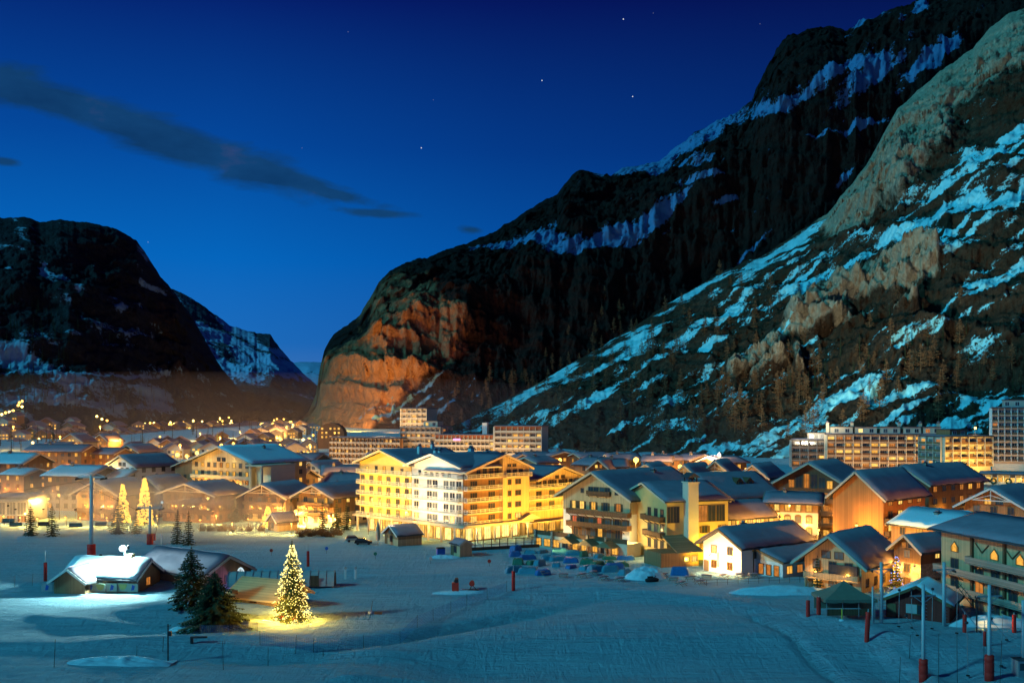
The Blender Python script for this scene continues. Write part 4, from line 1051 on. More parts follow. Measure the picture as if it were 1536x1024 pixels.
# terrace building along the front
b = MB(); b.box(-5, wl + 3, -5, -.004, -1, 2.9); b.box(-5.1, wl + 3.1, -5.1, -.004, 2.9, 3.05); b.build('terrace', M['plaster'], mh)
TE = (-5.0, -5.0, 0.0, wl + 8)
pr = MB(); pr.box(-5.05, wl + 3.05, -5.12, -5.0, 3.054, 4.0); pr.box(-5.15, wl + 3.1, -5.2, -4.95, 4.0, 4.1); pr.build('parapet', M['wood_dark'], mh)
for k in range(5): 
    p = MB(); p.box(-4.6 + k * 5.4, -4.0 + k * 5.4, -5.5, -5.13, -.5, 4.2); p.build('pier', M['stone'], mh)
for k in range(9): window(mh, TE, 1.4 + k * 2.9, .5, 2.0, 1.7, 'plain', random.choice(['lit_b', 'lit_a', 'lit_a', 'glass']))
for k, t in enumerate((7.5, 13.5, 19)):
    p = MB(); p.prism([(t - 2.4, 2.2), (t + 2.4, 2.2), (t, 3.6)], -8.2, -5.14); pr_ = p.build('porch_roof', M['shingle'], mh)
    for s_ in (-1.9, 1.9): q = MB(); q.box(t + s_ - .1, t + s_ + .1, -7.9, -7.7, -.5, 2.2); q.build('porch_post', M['wood_beam'], mh)
    local_light(mh, t, -6.6, 1.9, ORNG, 70, .1)
chimney(rfm, 12, 20, 16.8, 1.2, 1.0)
# yellow wing, turned towards the street, as part of the same hotel
wa, wb = Vector((X(1000, 215), 215)), Vector((X(1092, 220.3), 220.3))
ang = math.atan2(wb.y - wa.y, wb.x - wa.x); ww_ = (wb - wa).length
wing = bpy.data.objects.new('yellow_wing', None); COL.objects.link(wing); wing.parent = mh
Mi = (Matrix.Translation((X(845, 240), 240, 0)) @ Matrix.Rotation(mh.rotation_euler.z, 4, 'Z')).inverted()
wing.location = Mi @ Vector((wa.x, wa.y, 0)); wing.rotation_euler = (0, 0, ang - mh.rotation_euler.z)
hw = 13.0
rw = gable(wing, 0, 0, ww_, 20, hw, 3.2, 'x', .9, 'plaster_gold', 'plaster_gold', .5, split=hw - .4, trim='wood_trim')
rw.name = 'wing_roof'
wf = faces(0, 0, ww_, 20)
for t in (1.6,): window(wing, wf['F'], t, 8.4, 2.9, 3.4, 'plain', 'glass')
for t, w_ in ((8.9, 2.3), (11.2, 1.9), (13.4, 2.1)): window(wing, wf['F'], t, 8.4, w_, 3.5, 'plain', 'glass' if t != 8.9 else 'lit_c')
for t, z, l in ((9.4, 5.9, 'glass'), (14.0, 5.9, 'lit_a'), (9.4, 2.6, 'lit_a')): window(wing, wf['F'], t, z, 1.4, 1.5, 'shutter', l)
for t in (12.2, 15.2, 18): 
    window(wing, wf['L'], t, 9.2, 1.4, 1.9, 'plain', 'glass')
    window(wing, wf['L'], t, 5.8, 1.4, 1.9, 'plain', 'glass_sky'); window(wing, wf['L'], t, 2.4, 1.4, 1.9, 'plain', 'glass')
balcony(wing, wf['L'], 10.5, 19.5, 8.6, 1.5, 'board', 'wood_dark'); balcony(wing, wf['L'], 11, 19.5, 5.2, 1.3, 'board', 'wood_dark')
b = MB(); b.box(4.2, 6.7, -2.0, .5, -1, 17.0); b.box(4.0, 6.9, -2.2, .7, 17.0, 17.25); ch = b.build('chimney', M['plaster'], wing)
b = MB()
for sx_ in (4.5, 6.4):
    for sy_ in (-1.7, .2): b.box(sx_ - .12, sx_ + .12, sy_ - .12, sy_ + .12, 17.25, 18.2)
b.prism([(3.9, 18.2), (7.0, 18.2), (5.45, 19.2)], -2.4, .9); b.build('chimney_cap', M['slate'], wing)
# low shingled porch below the wing
b = MB(); b.box(-5.5, 3.4, -7.5, -.004, -1, 3.0); b.build('porch_wall', M['wood_mid'], wing)
b = MB(); b._add([(-2, -8.2, 2.9), (4.6, -8.2, 2.9), (3.6, -.3, 5.6), (-1.4, -.3, 5.6), (-2, -8.2, 3.1), (4.6, -8.2, 3.1), (3.6, -.3, 5.8), (-1.4, -.3, 5.8)], [(0, 1, 2, 3), (4, 7, 6, 5), (0, 4, 5, 1), (1, 5, 6, 2), (2, 6, 7, 3), (3, 7, 4, 0)]); b.build('porch_roof', M['shingle'], wing)
for t in (1.2, 3.0): window(wing, (-.6, -7.5, 0.0, 5), t, 1.0, 1.5, 1.2, 'plain', 'lit_b')
local_spot(wing, (10.5, -7.5, .6), (9.5, 0, 6), (1.0, .62, .04), 9000, 120)
local_spot(wing, (2.5, -11, 1.0), (3, 0, 7), (1.0, .66, .05), 3600, 100)
local_spot(mh, (8, -16, 1.2), (10, 0, 12), (1.0, .64, .16), 8200, 95)
local_light(wing, -3.5, 9, 4.5, (1.0, .6, .15), 1500)  # unseen warm lights added to fill the wing's side wall
local_light(wing, -4, 2, 3.0, (1.0, .6, .12), 700)
local_light(mh, 3.6, -1.0, 7.2, (.5, .4, 1.0), 10, .1)
# ------------------------------------------------------------------ chalets and blocks around the piste
C = 'chalet'
# right hand side
t1, f1, w1, h1, rs1, rf1 = house(C, 'beige gabled chalet with pale barge boards behind the grey tent', C, 1207, 183, 1292, 176, 838, 804, 17, 'y', 'wood_pale', 'wood_pale', .5, 1.8, .05, 'plain', (), 'LR', overF=2.0, trim='wood_trim', chim=0, truss_=False, glow=1100)
balcony(t1, f1['F'], .2, w1 - .2, h1 * .38, 1.2, 'board', 'wood_pale')
b = MB(); b.box(w1 * .45, w1 * .95, -.5, -.05, h1 * .45, h1 * .85); b.build('bay_window', M['glass'], t1)
house('wing_house', 'small orange lit gabled house squeezed between beige chalet and tall stone cornered house', 'house', 1303, 190, 1344, 194, 842, 816, 10, 'y', 'wood_mid', 'wood_mid', .4, 1.2, .2, 'plain', (1,), 'LR', chim=0)
house('stone_house', 'narrow stone cornered house with small dark gable roof and one lit attic window', 'house', 1341, 183, 1381, 178, 822, 803, 9, 'y', 'stone', 'wood_dark', .66, 1.0, .5, 'plain', (), 'LR', chim=0, snow=.12, step=3.2)
house('chalet_annex', 'dark wooden annex with orange lamp glow beside the narrow stone cornered house', 'annex', 1382, 190, 1404, 190, 838, 826, 9, 'x', 'wood_dark', 'wood_mid', .3, .7, .7, 'plain', (1,), 'L', chim=0)
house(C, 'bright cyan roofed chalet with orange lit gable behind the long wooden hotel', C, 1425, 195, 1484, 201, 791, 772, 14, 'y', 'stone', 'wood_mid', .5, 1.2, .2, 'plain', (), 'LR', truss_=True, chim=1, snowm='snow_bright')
# long wooden hotel at the edge
lh = thing('hotel', 'long pale wooden hotel with three balcony floors and glowing triangular attic windows', 'hotel', frame(1412, 172, 1585, 146)[0], frame(1412, 172, 1585, 146)[1])
wl2 = frame(1412, 172, 1585, 146)[2]; lh.location.z = -1.0
gable(lh, 0, 0, wl2, 16, 13.2, 2.2, 'x', 1.6, 'plaster', 'wood_pale', .5, split=.6, trim='wood_dark', z0=-3, snow=.3)
lf = faces(0, 0, wl2, 16)
for z in (3.2, 6.2, 9.0)[:2] + (): balcony(lh, lf['F'], 0, wl2, z, 1.7, 'board', 'wood_grey')
balcony(lh, lf['F'], 8.3, wl2, 8.6, 1.7, 'board', 'wood_grey')
for t in (3.6, 13.4, 19.2, 25, 31):
    tri = MB(); tri.prism([(-1, 0), (1, 0), (1, .9), (0, 1.9), (-1, .9)], -.1, -.01); x_, y_ = on(lf['F'], t)
    o = tri.build('attic_window', M['wood_beam'], lh, loc=(x_, y_, 9.6))
    tri = MB(); tri.poly([(-.85, -.12, .12), (.85, -.12, .12), (.85, -.12, .85), (0, -.12, 1.65), (-.85, -.12, .85)]); tri.build('pane', M['lit_a'], o)
for z in (.7, 3.5, 6.5):
    for t in (3.6, 9.8, 13.6, 17.6, 21.6, 25.6, 29.6): window(lh, lf['F'], t, z, 1.9, 2.0, 'plain', 'glass' if random.random() < .75 else 'lit_c')
for t in (8.2, 15.9, 22, 28):
    b = MB(); b.box(t - .25, t + .25, -.4, -.01, -1, 12.9); b.build('post', M['wood_dark'], lh)
for t in (10.5, 17.5, 24):
    b = MB(); b.bar((t - 1.6, -.12, 11.8), (t, -.12, 10.4), .16); b.bar((t + 1.6, -.12, 11.8), (t, -.12, 10.4), .16); b.build('brace', M['wood_dark'], lh)
for k in range(3): local_spot(lh, (5 + k * 9, -11, 1.0), (5 + k * 9, 0, 8), (1, .50, .12), 4600, 105)  # unseen warm spots added to fill the long front
# behind it
house(C, 'chalet with white timber truss gable and violet lit terrace at the edge of the village', C, 1447, 214, 1536, 205, 757, 733, 15, 'y', 'wood_mid', 'wood_mid', .4, 1.8, .05, 'plain', (2,), 'LR', trim='white_trim', truss_=True, chim=0, attic=True)
light('POINT', 'terrace_light', (X(1475, 202), 202, 10.0), (.6, .3, 1.0), 260, .3)
house('apartment_chalet', 'tall brown apartment chalet with smooth orange side wall and dusky violet snow roof', 'apartment chalet', 1325, 215, 1388, 228, 742, 706, 12, 'x', 'wood_orange', 'wood_orange', .3, 1.2, .75, 'plain', (1, 2, 3), 'R', chim=0, wmul=1.5, step=4.2, balm='wood_dark')
house('apartment_chalet', 'dark apartment chalet with wide roof and three tall lit windows behind the violet snow roof', 'apartment chalet', 1393, 240, 1476, 256, 722, 698, 13, 'x', 'wood_dark', 'wood_dark', .3, 1.2, .45, 'plain', (1, 2), 'L', chim=1, wmul=1.4, step=4.0)
g7, f7, w7, h7, rs7, rf7 = house('chalet_hotel', 'broad brown chalet hotel with glazed gable and four floors of lit balcony doors', 'hotel', 1150, 262, 1285, 248, 734, 695, 20, 'y', 'wood_mid', 'wood_dark', .35, 1.6, .72, 'plain', (1, 2, 3), 'R', chim=0, wmul=1.3, step=2.5, balm='wood_dark', lits=['lit_a', 'lit_c', 'lit_c', 'lit_a'], attic=False)
for k in range(6): window(g7, f7['F'], w7 * .5 - 5 + k * 2, h7 + .4, 1.6, 1.6 + 2.4 * (1 - abs(k - 2.5) / 3), 'plain', ['lit_c', 'glass', 'lit_c', 'glass', 'glass', 'lit_a'][k])
house('restaurant', 'low orange lit house with violet snow roof beside the yellow hotel wing', 'restaurant', 1090, 226, 1160, 232, 774, 753, 10, 'x', 'plaster', 'plaster', .9, 1.2, .95, 'plain', (), 'R', chim=1, lits=['lit_b', 'lit_a'], step=2.2)
house('lodge', 'two tier lodge with arched lit windows and thick drooping snow edge', 'lodge', 1152, 236, 1227, 232, 754, 741, 11, 'x', 'plaster', 'wood_mid', .8, 1.3, .9, 'arch', (1,), 'R', chim=1, lits=['lit_b', 'lit_a'], step=2.3)
d10, f10, w10, h10, rs10, rf10 = house('lodge', 'wide dark lodge whose violet snow roof carries two little dormers', 'lodge', 1082, 246, 1168, 254, 744, 711, 20, 'x', 'wood_dark', 'wood_dark', .4, 1.4, .1, 'plain', (2,), 'R', chim=0, step=3.6)
for k in (.5, .68):
    q = MB(); x_ = w10 * k; zz = h10 + rs10 * .45
    q.prism([(x_ - 1.1, zz), (x_ + 1.1, zz), (x_ + 1.1, zz + 1.2), (x_, zz + 2.2), (x_ - 1.1, zz + 1.2)], 4.0, 9); o = q.build('dormer', M['wood_dark'], d10)
    put('window', win_mesh(1.0, .9, 'plain', 'glass')[2], o, (x_, 3.98, zz + .25))
for i in range(3):
    for k in range(3): local_light(g7, w7 * (.2 + .3 * k), -2.4, 2.6 + 3.6 * i, (1.0, .48, .1), 260)  # unseen lights added before each storey to brighten the dark front
# white restaurant with the blazing front
wr, fr, wwr, hwr, rwr, rfr = house('restaurant', 'whitewashed restaurant with blazing lit front and twig strung gable facing the terrace', 'restaurant', 1055, 204, 1112, 196, 815, 794, 22, 'y', 'plaster_white', 'plaster_white', .8, 1.3, .6, 'plain', (), 'L', chim=1, step=3.6, trim='wood_beam', attic=False, lits=['lit_c', 'lit_shop'])
for k in range(2): local_light(wr, 3 + k * 4.5, -1.6, 2.2, (1.0, .8, .4), 160, .1)
gable(wr, wwr + .003, 4.5, 6.5, 17, 3.2, 1.9, 'y', .9, 'plaster_white', 'plaster', .01, split=3.0, name='lean_to_wall', trim='wood_beam')
for k in range(5): window(wr, faces(wwr, 4.5, 6.5, 17)['R'], 2 + k * 3.2, .8, 1.7, 1.5, 'plain', 'lit_a' if k in (0, 2) else 'lit_c')
for k in range(3): window(wr, faces(0, 0, wwr, 22)['R'], 4 + k * 3, 4.7, 1.3, .8, 'plain', 'lit_b')
for k in range(3): window(wr, faces(wwr, 4.5, 6.5, 17)['F'], 1.2 + k * 1.9, .3, 1.2, 2.0, 'plain', 'lit_c')
local_spot(wr, (3, -6.5, .8), (4, 0, 3.6), (1.0, .80, .42), 2600, 120)
local_spot(wr, (8.5, -6.0, .8), (9, 0, 3.6), (1.0, .78, .38), 2200, 120)
local_light(wr, 6, -2.4, 2.6, (1.0, .85, .5), 380, .15)
# gold gables above the middle hotel
for i, (a, b_, e, p, D, lab) in enumerate(((946, 994, 712, 697, 300, 'gold lit gable house behind the ridge of the balconied wooden hotel'), (1010, 1047, 715, 698, 292, 'small gold gable house with dark truss peeking over the yellow wing roof'),
        (1050, 1098, 712, 692, 300, 'taller gold gable house between the dormer lodge and the smaller gold gable'), (1112, 1150, 713, 698, 290, 'orange timber gable house beside the broad glazed chalet hotel'))):
    hh = house('gable_house', lab, 'house', a, D, b_, D - 4, e, p, 15, 'y', 'plaster', 'wood_pale', .5, 1.4, .35, 'plain', (2, 3), 'R', chim=1, group='gold gable houses', truss_=(i != 0), overF=1.6)[0]
    local_spot(hh, (hh['w'] * .5, -9, 5), (hh['w'] * .5, 0, hh['h'] + 1), GOLD if i < 3 else ORNG, 5200, 100)
# small chalets packed behind
labs = ['snow roofed cottage with satellite dish on its gable', 'tiny orange gabled cottage among snowy roofs', 'pale walled cottage with a snow laden roof and stub chimney', 'dark cottage with a broad white roof at the foot of the slope',
        'cottage with a steep dark gable and one lit window', 'low cottage almost buried between two snowy roofs', 'reddish gable cottage nearest to the gold annex gable', 'cottage whose roof ends in a bright white edge',
        'brown cottage behind the tower like annex of the gold hotel', 'cottage with a square vent on its roof, close to the slope', 'wide cottage in front of the bare larches', 'cottage with twin lit windows under a snowy eave', 'slim cottage next to the gold street light']
spots = [(806, 838, 694, 686, 360), (862, 890, 697, 687, 340), (884, 912, 702, 690, 325), (910, 940, 700, 690, 330), (826, 868, 684, 678, 420), (872, 916, 686, 680, 410), (918, 962, 690, 682, 380), (965, 1005, 692, 684, 370), (790, 826, 686, 679, 430), (1000, 1030, 690, 683, 380), (1035, 1075, 690, 683, 380), (1080, 1120, 694, 686, 350), (768, 800, 690, 682, 400)]
for (a, b_, e, p, D), lab in zip(spots, labs):
    tw = rnd(-.3, .3) * 14
    house('cottage', lab, 'cottage', a, D + tw, b_, D - tw, e, p, 13, random.choice('xy'), random.choice(['plaster', 'plaster_white', 'wood_mid']), random.choice(['wood_mid', 'wood_dark']), .5, 1.0, .3, 'plain', (), 'LR', fine=False, chim=1, group='cottages below the slope', step=3.4)
# ------------------------------------------------------------------ left part of the village
lo, ff, wlo, hlo, rlo, rflo = house('hotel', 'gold gabled hotel with cyan roof slope, terraces and two glowing columns', 'hotel', 288, 334, 378, 318, 692, 671, 24, 'y', 'plaster', 'wood_pale', .5, 1.8, .45, 'plain', (1, 2, 3, 4), 'LR', trim='wood_trim', chim=2, balm='wood_trim', step=3.0, snowm='snow_bright')
gable(lo, -14, 4, 14, 22, hlo - 2.5, 2.6, 'y', 1.0, 'wood_mid', 'wood_mid', .6, split=3, name='side_wing')
rows(lo, faces(-14, 4, 14, 22)['F'], (3.5, 6.6, 9.6), 1.3, 1.5, 3.0, .4)
for z in (3, 6.1, 9.1): balcony(lo, faces(-14, 4, 14, 22)['F'], .3, 13.7, z, 1.2, 'board', 'wood_mid')
for k in (1.0, 6.0):
    b = MB(); b.tube((wlo + k, -1.5, 0), (wlo + k, -1.5, hlo - 1), .55, .5, 10); b.build('column', M['plaster'], lo)
    local_spot(lo, (wlo + k - .5, -5.0, 1.0), (wlo + k, -1.5, 9), (1.0, .68, .2), 3500, 70)
b = MB(); b.box(wlo - .2, wlo + 7.5, -2.6, 12, hlo - 1.0, hlo - .5); b.build('portico_roof', M['wood_trim'], lo)
b = MB(); b.box(wlo + .01, wlo + 7, 1.5, 12, -1, hlo - 1.01); b.build('portico_wall', M['plaster'], lo)
for k in range(4): local_spot(lo, (2 + k * 5, -9, 5), (2 + k * 5, 0, 13), GOLD, 4200, 90)
local_light(lo, wlo * .3, -2.2, hlo + .6, (1, .8, .3), 200, .2); local_light(lo, wlo * .7, -2.2, hlo + .6, (1, .8, .3), 200, .2)
L = [
 (C, 'brown chalet with carved gable and snowy roof, dark firs standing at its side', 448, 288, 500, 281, 743, 728, 16, 'y', 'plaster', 'wood_mid', .45, 1.8, .25, (1, 2), 'LR', True),
 (C, 'dim chalet between lit hotel columns and carved gable chalet', 366, 298, 428, 292, 744, 727, 16, 'y', 'plaster', 'wood_dark', .45, 1.6, .2, (1, 2), 'LR', True),
 (C, 'small pale yellow chalet with dark roof edge beyond the carved gable chalet', 452, 388, 482, 382, 704, 693, 14, 'y', 'plaster', 'plaster', .5, 1.2, .2, (1,), 'LR', False),
 ('house', 'long snowy roofed house to one side of the pale yellow chalet', 484, 376, 538, 378, 712, 699, 14, 'x', 'wood_mid', 'wood_mid', .5, 1.0, .2, (), 'R', False),
 ('house', 'low house with a broad greyish snow roof in front of the long snowy roofed house', 480, 335, 540, 330, 728, 711, 15, 'x', 'wood_mid', 'wood_dark', .5, 1.2, .25, (), 'LR', False),
 ('apartment_house', 'long brown house with rows of small amber windows below the dark mountain', 36, 425, 122, 420, 677, 668, 14, 'x', 'wood_mid', 'wood_mid', .4, .9, .7, (1, 2), 'R', False),
 ('apartment_house', 'brick coloured house with amber windows next to the long brown one', 122, 428, 170, 424, 681, 673, 14, 'x', 'plaster_red', 'wood_mid', .6, .9, .5, (), 'R', False),
 ('house', 'flat cyan roofed house with dark glazed front behind the mist', 66, 330, 132, 326, 714, 700, 18, 'x', 'concrete', 'wood_dark', .5, 1.0, .2, (), 'LR', False),
 ('house', 'cyan roofed house that adjoins a white gable behind the snow guns', 134, 336, 182, 332, 718, 706, 14, 'x', 'concrete', 'wood_dark', .5, 1.0, .2, (), 'LR', False),
 ('house', 'cyan patched roof house at the picture edge below amber hillside lights', -22, 372, 34, 368, 695, 681, 16, 'x', 'wood_mid', 'wood_dark', .4, 1.0, .4, (1,), 'R', False),
 (C, 'white gabled house with pale blank end wall among the left hand roofs', 162, 348, 205, 338, 699, 684, 17, 'y', 'plaster_white', 'plaster_white', .6, 1.2, .08, (), 'LR', False),
 (C, 'chalet whose roof edge glows with a gold outline above the white gabled house', 178, 440, 208, 436, 677, 668, 14, 'y', 'wood_mid', 'wood_mid', .4, 1.4, .5, (1,), 'R', False),
 (C, 'brown chalet half veiled by snow gun mist behind the lift tower', 116, 300, 178, 294, 740, 722, 15, 'y', 'wood_mid', 'wood_mid', .4, 1.6, .3, (1,), 'LR', True),
 (C, 'snowy roofed chalet between the glowing fir and the column hotel', 244, 298, 322, 290, 741, 726, 16, 'y', 'wood_mid', 'wood_dark', .4, 1.6, .15, (1,), 'LR', True),
 (C, 'small brown chalet with amber balcony behind the twin dark spruces in the mist', 206, 312, 240, 308, 730, 716, 13, 'y', 'wood_mid', 'wood_mid', .4, 1.3, .4, (1,), 'LR', False),
 (C, 'wide dark roofed chalet in front of the long horizontal apartment block', 545, 420, 606, 416, 690, 680, 16, 'x', 'wood_mid', 'wood_dark', .5, 1.2, .5, (), 'LR', False),
 ('house', 'snow roofed house tucked beside the gold hotel front', 505, 300, 545, 305, 742, 726, 13, 'x', 'wood_mid', 'wood_mid', .4, 1.2, .4, (1,), 'LR', False),
 ('house', 'amber windowed house low behind the column hotel', 405, 360, 446, 356, 718, 705, 14, 'x', 'wood_mid', 'wood_mid', .5, 1.1, .6, (1,), 'LR', False),
 ('house', 'dusky house in the street beyond the dim chalet', 430, 430, 470, 426, 690, 681, 14, 'x', 'wood_mid', 'wood_dark', .5, 1.1, .5, (), 'LR', False),
 (C, 'brightly lit chalet on the rise above the long brown house', 90, 610, 124, 606, 662, 651, 14, 'y', 'plaster', 'wood_pale', .5, 1.2, .95, (1,), 'L', False),
 (C, 'lit chalet with lamp beside it higher on the left rise', 140, 640, 162, 636, 661, 652, 14, 'y', 'plaster', 'wood_mid', .5, 1.2, .8, (1,), 'L', False),
 (C, 'dark chalet with snow roof on the rise between the two lit chalets', 60, 560, 98, 556, 672, 664, 14, 'x', 'wood_mid', 'wood_dark', .5, 1.2, .2, (), 'L', False),
 (C, 'terraced chalet with amber windows under the cyan patched roof', 2, 345, 36, 342, 712, 704, 12, 'x', 'wood_mid', 'wood_mid', .5, 1.0, .7, (1,), 'R', False),
]
for (n, lab, a, DL, b_, DR, e, p, dep, rg, wa_, to, lw, ov, li, bl, sd_, fi) in L:
    hh = house(n, lab, n.replace('_', ' '), a, DL, b_, DR, e, p, dep, rg, wa_, to, lw, ov, li, 'plain', bl, sd_, fine=fi, chim=1, truss_=fi, step=3.0, snowm='snow_bright' if 'cyan' in lab else None)[0]
# lift station with a flat roof
ls = thing('lift_station', 'flat roofed glazed lift station at the left edge of the piste', 'lift station', (X(-24, 292), 292, 0), 0)
b = MB(); b.box(0, 13, 0, 12, -1, 7); b.build('wall', M['metal'], ls)
b = MB(); b.box(-.6, 13.6, -1.2, 12.6, 7.004, 7.5); o = b.build('roof', M['slate'], ls)
s = MB(); s.sheet((-.4, -1, 7.504), (13.4, -1, 7.504), (13.4, 12.4, 7.504), (-.4, 12.4, 7.504), .35, 8, 6, .1, .1); s.build('snow', M['snow_roof'], o, True)
for k in range(4): window(ls, faces(0, 0, 13, 12)['F'], 1.8 + k * 3.1, 2.4, 2.6, 3.6, 'white', 'glass_sky'); window(ls, faces(0, 0, 13, 12)['F'], 1.8 + k * 3.1, .2, 2.6, 1.9, 'white', random.choice(['lit_a', 'lit_c']))
# ------------------------------------------------------------------ flats
def block(label, pL, DL, pR, DR, top, d, nfl, nbay, **kw):
    loc, a, w = frame(pL, DL, pR, DR)
    root = thing('apartment_block', label, 'apartment block', loc, a)
    warm = kw.pop('warm', 0)
    for k in range(max(1, int(w / 9)) if warm else 0): local_spot(root, (4.5 + 9 * k, -15, 4), (4.5 + 9 * k, 0, 10), (1, .50, .16), warm, 95)  # unseen warm spots added to fill the block's front
    h = Z(top, (DL + DR) / 2) - loc.z
    fl = kw.pop('floors_h', 2.9); bh = max(0, h - nfl * fl)
    r = flat_block(root, 0, 0, w, d, h, nfl, nbay, base_h=bh, budget=[100], z0=-6, **kw)
    return root, w, h, r
root, w, h, r = block('stepped pinkish apartment block with roof terraces below the snowy slope', 1240, 432, 1412, 424, 652, 14, 5, 13, warm=6200, wall='concrete', lit=.42, parapet='wood_dark', sidebays=3, finm='plaster', lits=['lit_b', 'lit_a', 'lit_c'])
for x_, w_, l in ((2, 9, 'glass_sky'), (12, 9, 'lit_shop'), (22.5, 8, 'glass_sky'), (32, 7, 'glass'), (40, 7, 'lit_c')): penthouse(root, x_, 1, w_, 10, h + .41, 2.9, 'plaster', l)
for x_ in (1.0, 11.3, 31, 39.6, 47): chimney(r, x_, 5, h + .5, 4.6, 1.2, 'plaster')
root, w, h, r = block('low brown end block that steps down beside the stepped pinkish apartment block', 1188, 440, 1239, 434, 660, 13, 4, 4, warm=2600, wall='concrete', lit=.3, parapet='wood_dark', sidebays=2, finm='concrete')
penthouse(root, w * .45, 1, w * .5, 9, h + .41, 2.8, 'concrete', 'lit_c')
root, w, h, r = block('gold floodlit apartment block with bright vertical fins', 1414, 388, 1486, 394, 655, 13, 4, 6, wall='plaster', lit=.55, parapet='wood_mid', sidebays=3, finm='plaster')
penthouse(root, 5, 2, 8, 8, h + .41, 2.4, 'wood_mid', 'glass')
for k in range(4): local_spot(root, (2 + k * 5, -14, 5), (2 + k * 5, 0, 10), GOLD, 9600, 95)
root, w, h, r = block('tall pale apartment tower with white fins at the right edge', 1488, 440, 1556, 432, 612, 16, 8, 7, warm=5200, wall='plaster', lit=.12, parapet='wood_dark', sidebays=3, finm='plaster_white')
penthouse(root, 4, 2, 12, 10, h + .41, 3.2, 'concrete', 'glass')
root, w, h, r = block('long low gold lit gallery building with round wreaths under the apartment blocks', 1470, 330, 1560, 322, 712, 12, 1, 10, wall='plaster', lit=.95, parapet='plaster', sidebays=2, finm='plaster', lits=['lit_b', 'lit_a'], floors_h=3.2)
for k in (4, 8.5):
    x_, y_ = k, -1.5
    b = MB()
    for i in range(16):
        a0, a1 = 2 * math.pi * i / 16, 2 * math.pi * (i + 1) / 16
        b.tube((x_ + math.cos(a0) * .8, y_, h - 2 + math.sin(a0) * .8), (x_ + math.cos(a1) * .8, y_, h - 2 + math.sin(a1) * .8), .28, .28, 6)
    b.build('wreath', M['needle'], root)
for k in range(4): local_light(root, 2 + k * 5, -2.6, h - 1.2, GOLD, 180, .15)
root, w, h, r = block('long horizontal apartment block with four bands of windows behind the gold hotel', 496, 545, 602, 525, 657, 14, 5, 18, wall='concrete', lit=.2, parapet='concrete', sidebays=1, finm='wood_mid', side='R')
for k in range(3): local_spot(root, (5 + k * 14, -20, 2), (5 + k * 14, 0, 9), (1, .54, .18), 10500, 100)
root, w, h, r = block('slim pale apartment tower that rises above all neighbours below the lit cliff', 603, 565, 641, 560, 613, 14, 9, 5, wall='concrete', lit=.22, parapet='concrete', sidebays=3, side='L', finm='plaster')
for k in range(2): local_spot(root, (3 + k * 8, -22, 20), (3 + k * 8, 0, 24), (1, .6, .24), 20000, 95); local_light(root, -16, 3 + k * 8, 24, (1, .6, .24), 9000, .3)  # unseen spots and side lights added to brighten the tower
root, w, h, r = block('terraced apartment block at the foot of the slim pale tower', 602, 532, 662, 525, 641, 14, 6, 8, wall='concrete', lit=.3, parapet='concrete', sidebays=2, side='R', finm='concrete', top_band='concrete')
penthouse(root, 12, 2, 8, 8, h + .41, 3, 'plaster', 'lit_b')
for k in range(2): local_spot(root, (4 + k * 12, -18, 4), (4 + k * 12, 0, 12), (1, .54, .18), 10500, 100)
root, w, h, r = block('long apartment block with red roof band and one pink sign', 654, 508, 741, 500, 653, 14, 4, 14, wall='concrete', lit=.28, parapet='plaster', sidebays=1, side='R', finm='plaster', top_band='plaster_red', floors_h=2.8)
b = MB(); b.box(0, w, -.6, -.02, h - 1.9, h - .01); b.build('red_band', M['plaster_red'], root)
b = MB(); b.box(w * .32, w * .44, -1.75, -1.62, h - 2.5, h - 1.5); b.build('sign', M['neon_pink'], root)
b = MB(); b.box(w * .77, w * .85, 3, 6, h + .41, h + 6.5); b.build('lift_shaft', M['plaster_white'], root)
for k in range(3): local_spot(root, (4 + k * 11, -16, 3), (4 + k * 11, 0, 9), (1, .54, .18), 10500, 100)
root, w, h, r = block('taller apartment block with red roof band beside the slope with larches', 743, 496, 813, 490, 640, 14, 6, 8, wall='concrete', lit=.42, parapet='plaster', sidebays=2, side='L', finm='plaster', top_band='plaster_red', floors_h=2.8)
b = MB(); b.box(0, w, -.6, -.02, h - 1.9, h - .01); b.build('red_band', M['plaster_red'], root)
for k in range(2): local_spot(root, (5 + k * 11, -16, 3), (5 + k * 11, 0, 9), (1, .54, .18), 10500, 100)
dm = thing('round_hall', 'low dark building with curved roof and a cluster of lit windows below the glowing cliff', 'building', (X(476, 720), 720, gz(X(476, 720), 720)), 0)
b = MB(); wd = X(516, 720) - X(476, 720); hd = Z(634, 720) - dm.location.z
b.prism([(0, -3), (wd, -3), (wd, hd * .55)] + [(wd / 2 + wd / 2 * math.cos(a), hd * .55 + hd * .45 * math.sin(a)) for a in np.linspace(.15, math.pi - .15, 9)] + [(0, hd * .55)], 0, 14); b.build('wall', M['wood_dark'], dm)
for i in range(3):
    for k in range(5):
        if (i * 5 + k) % 4 != 3: window(dm, (0, 0, 0.0, wd), 3.5 + k * 3, hd * .42 + i * 3, 1.5, 1.5, 'plain', random.choice(['lit_a', 'lit_b']), False)
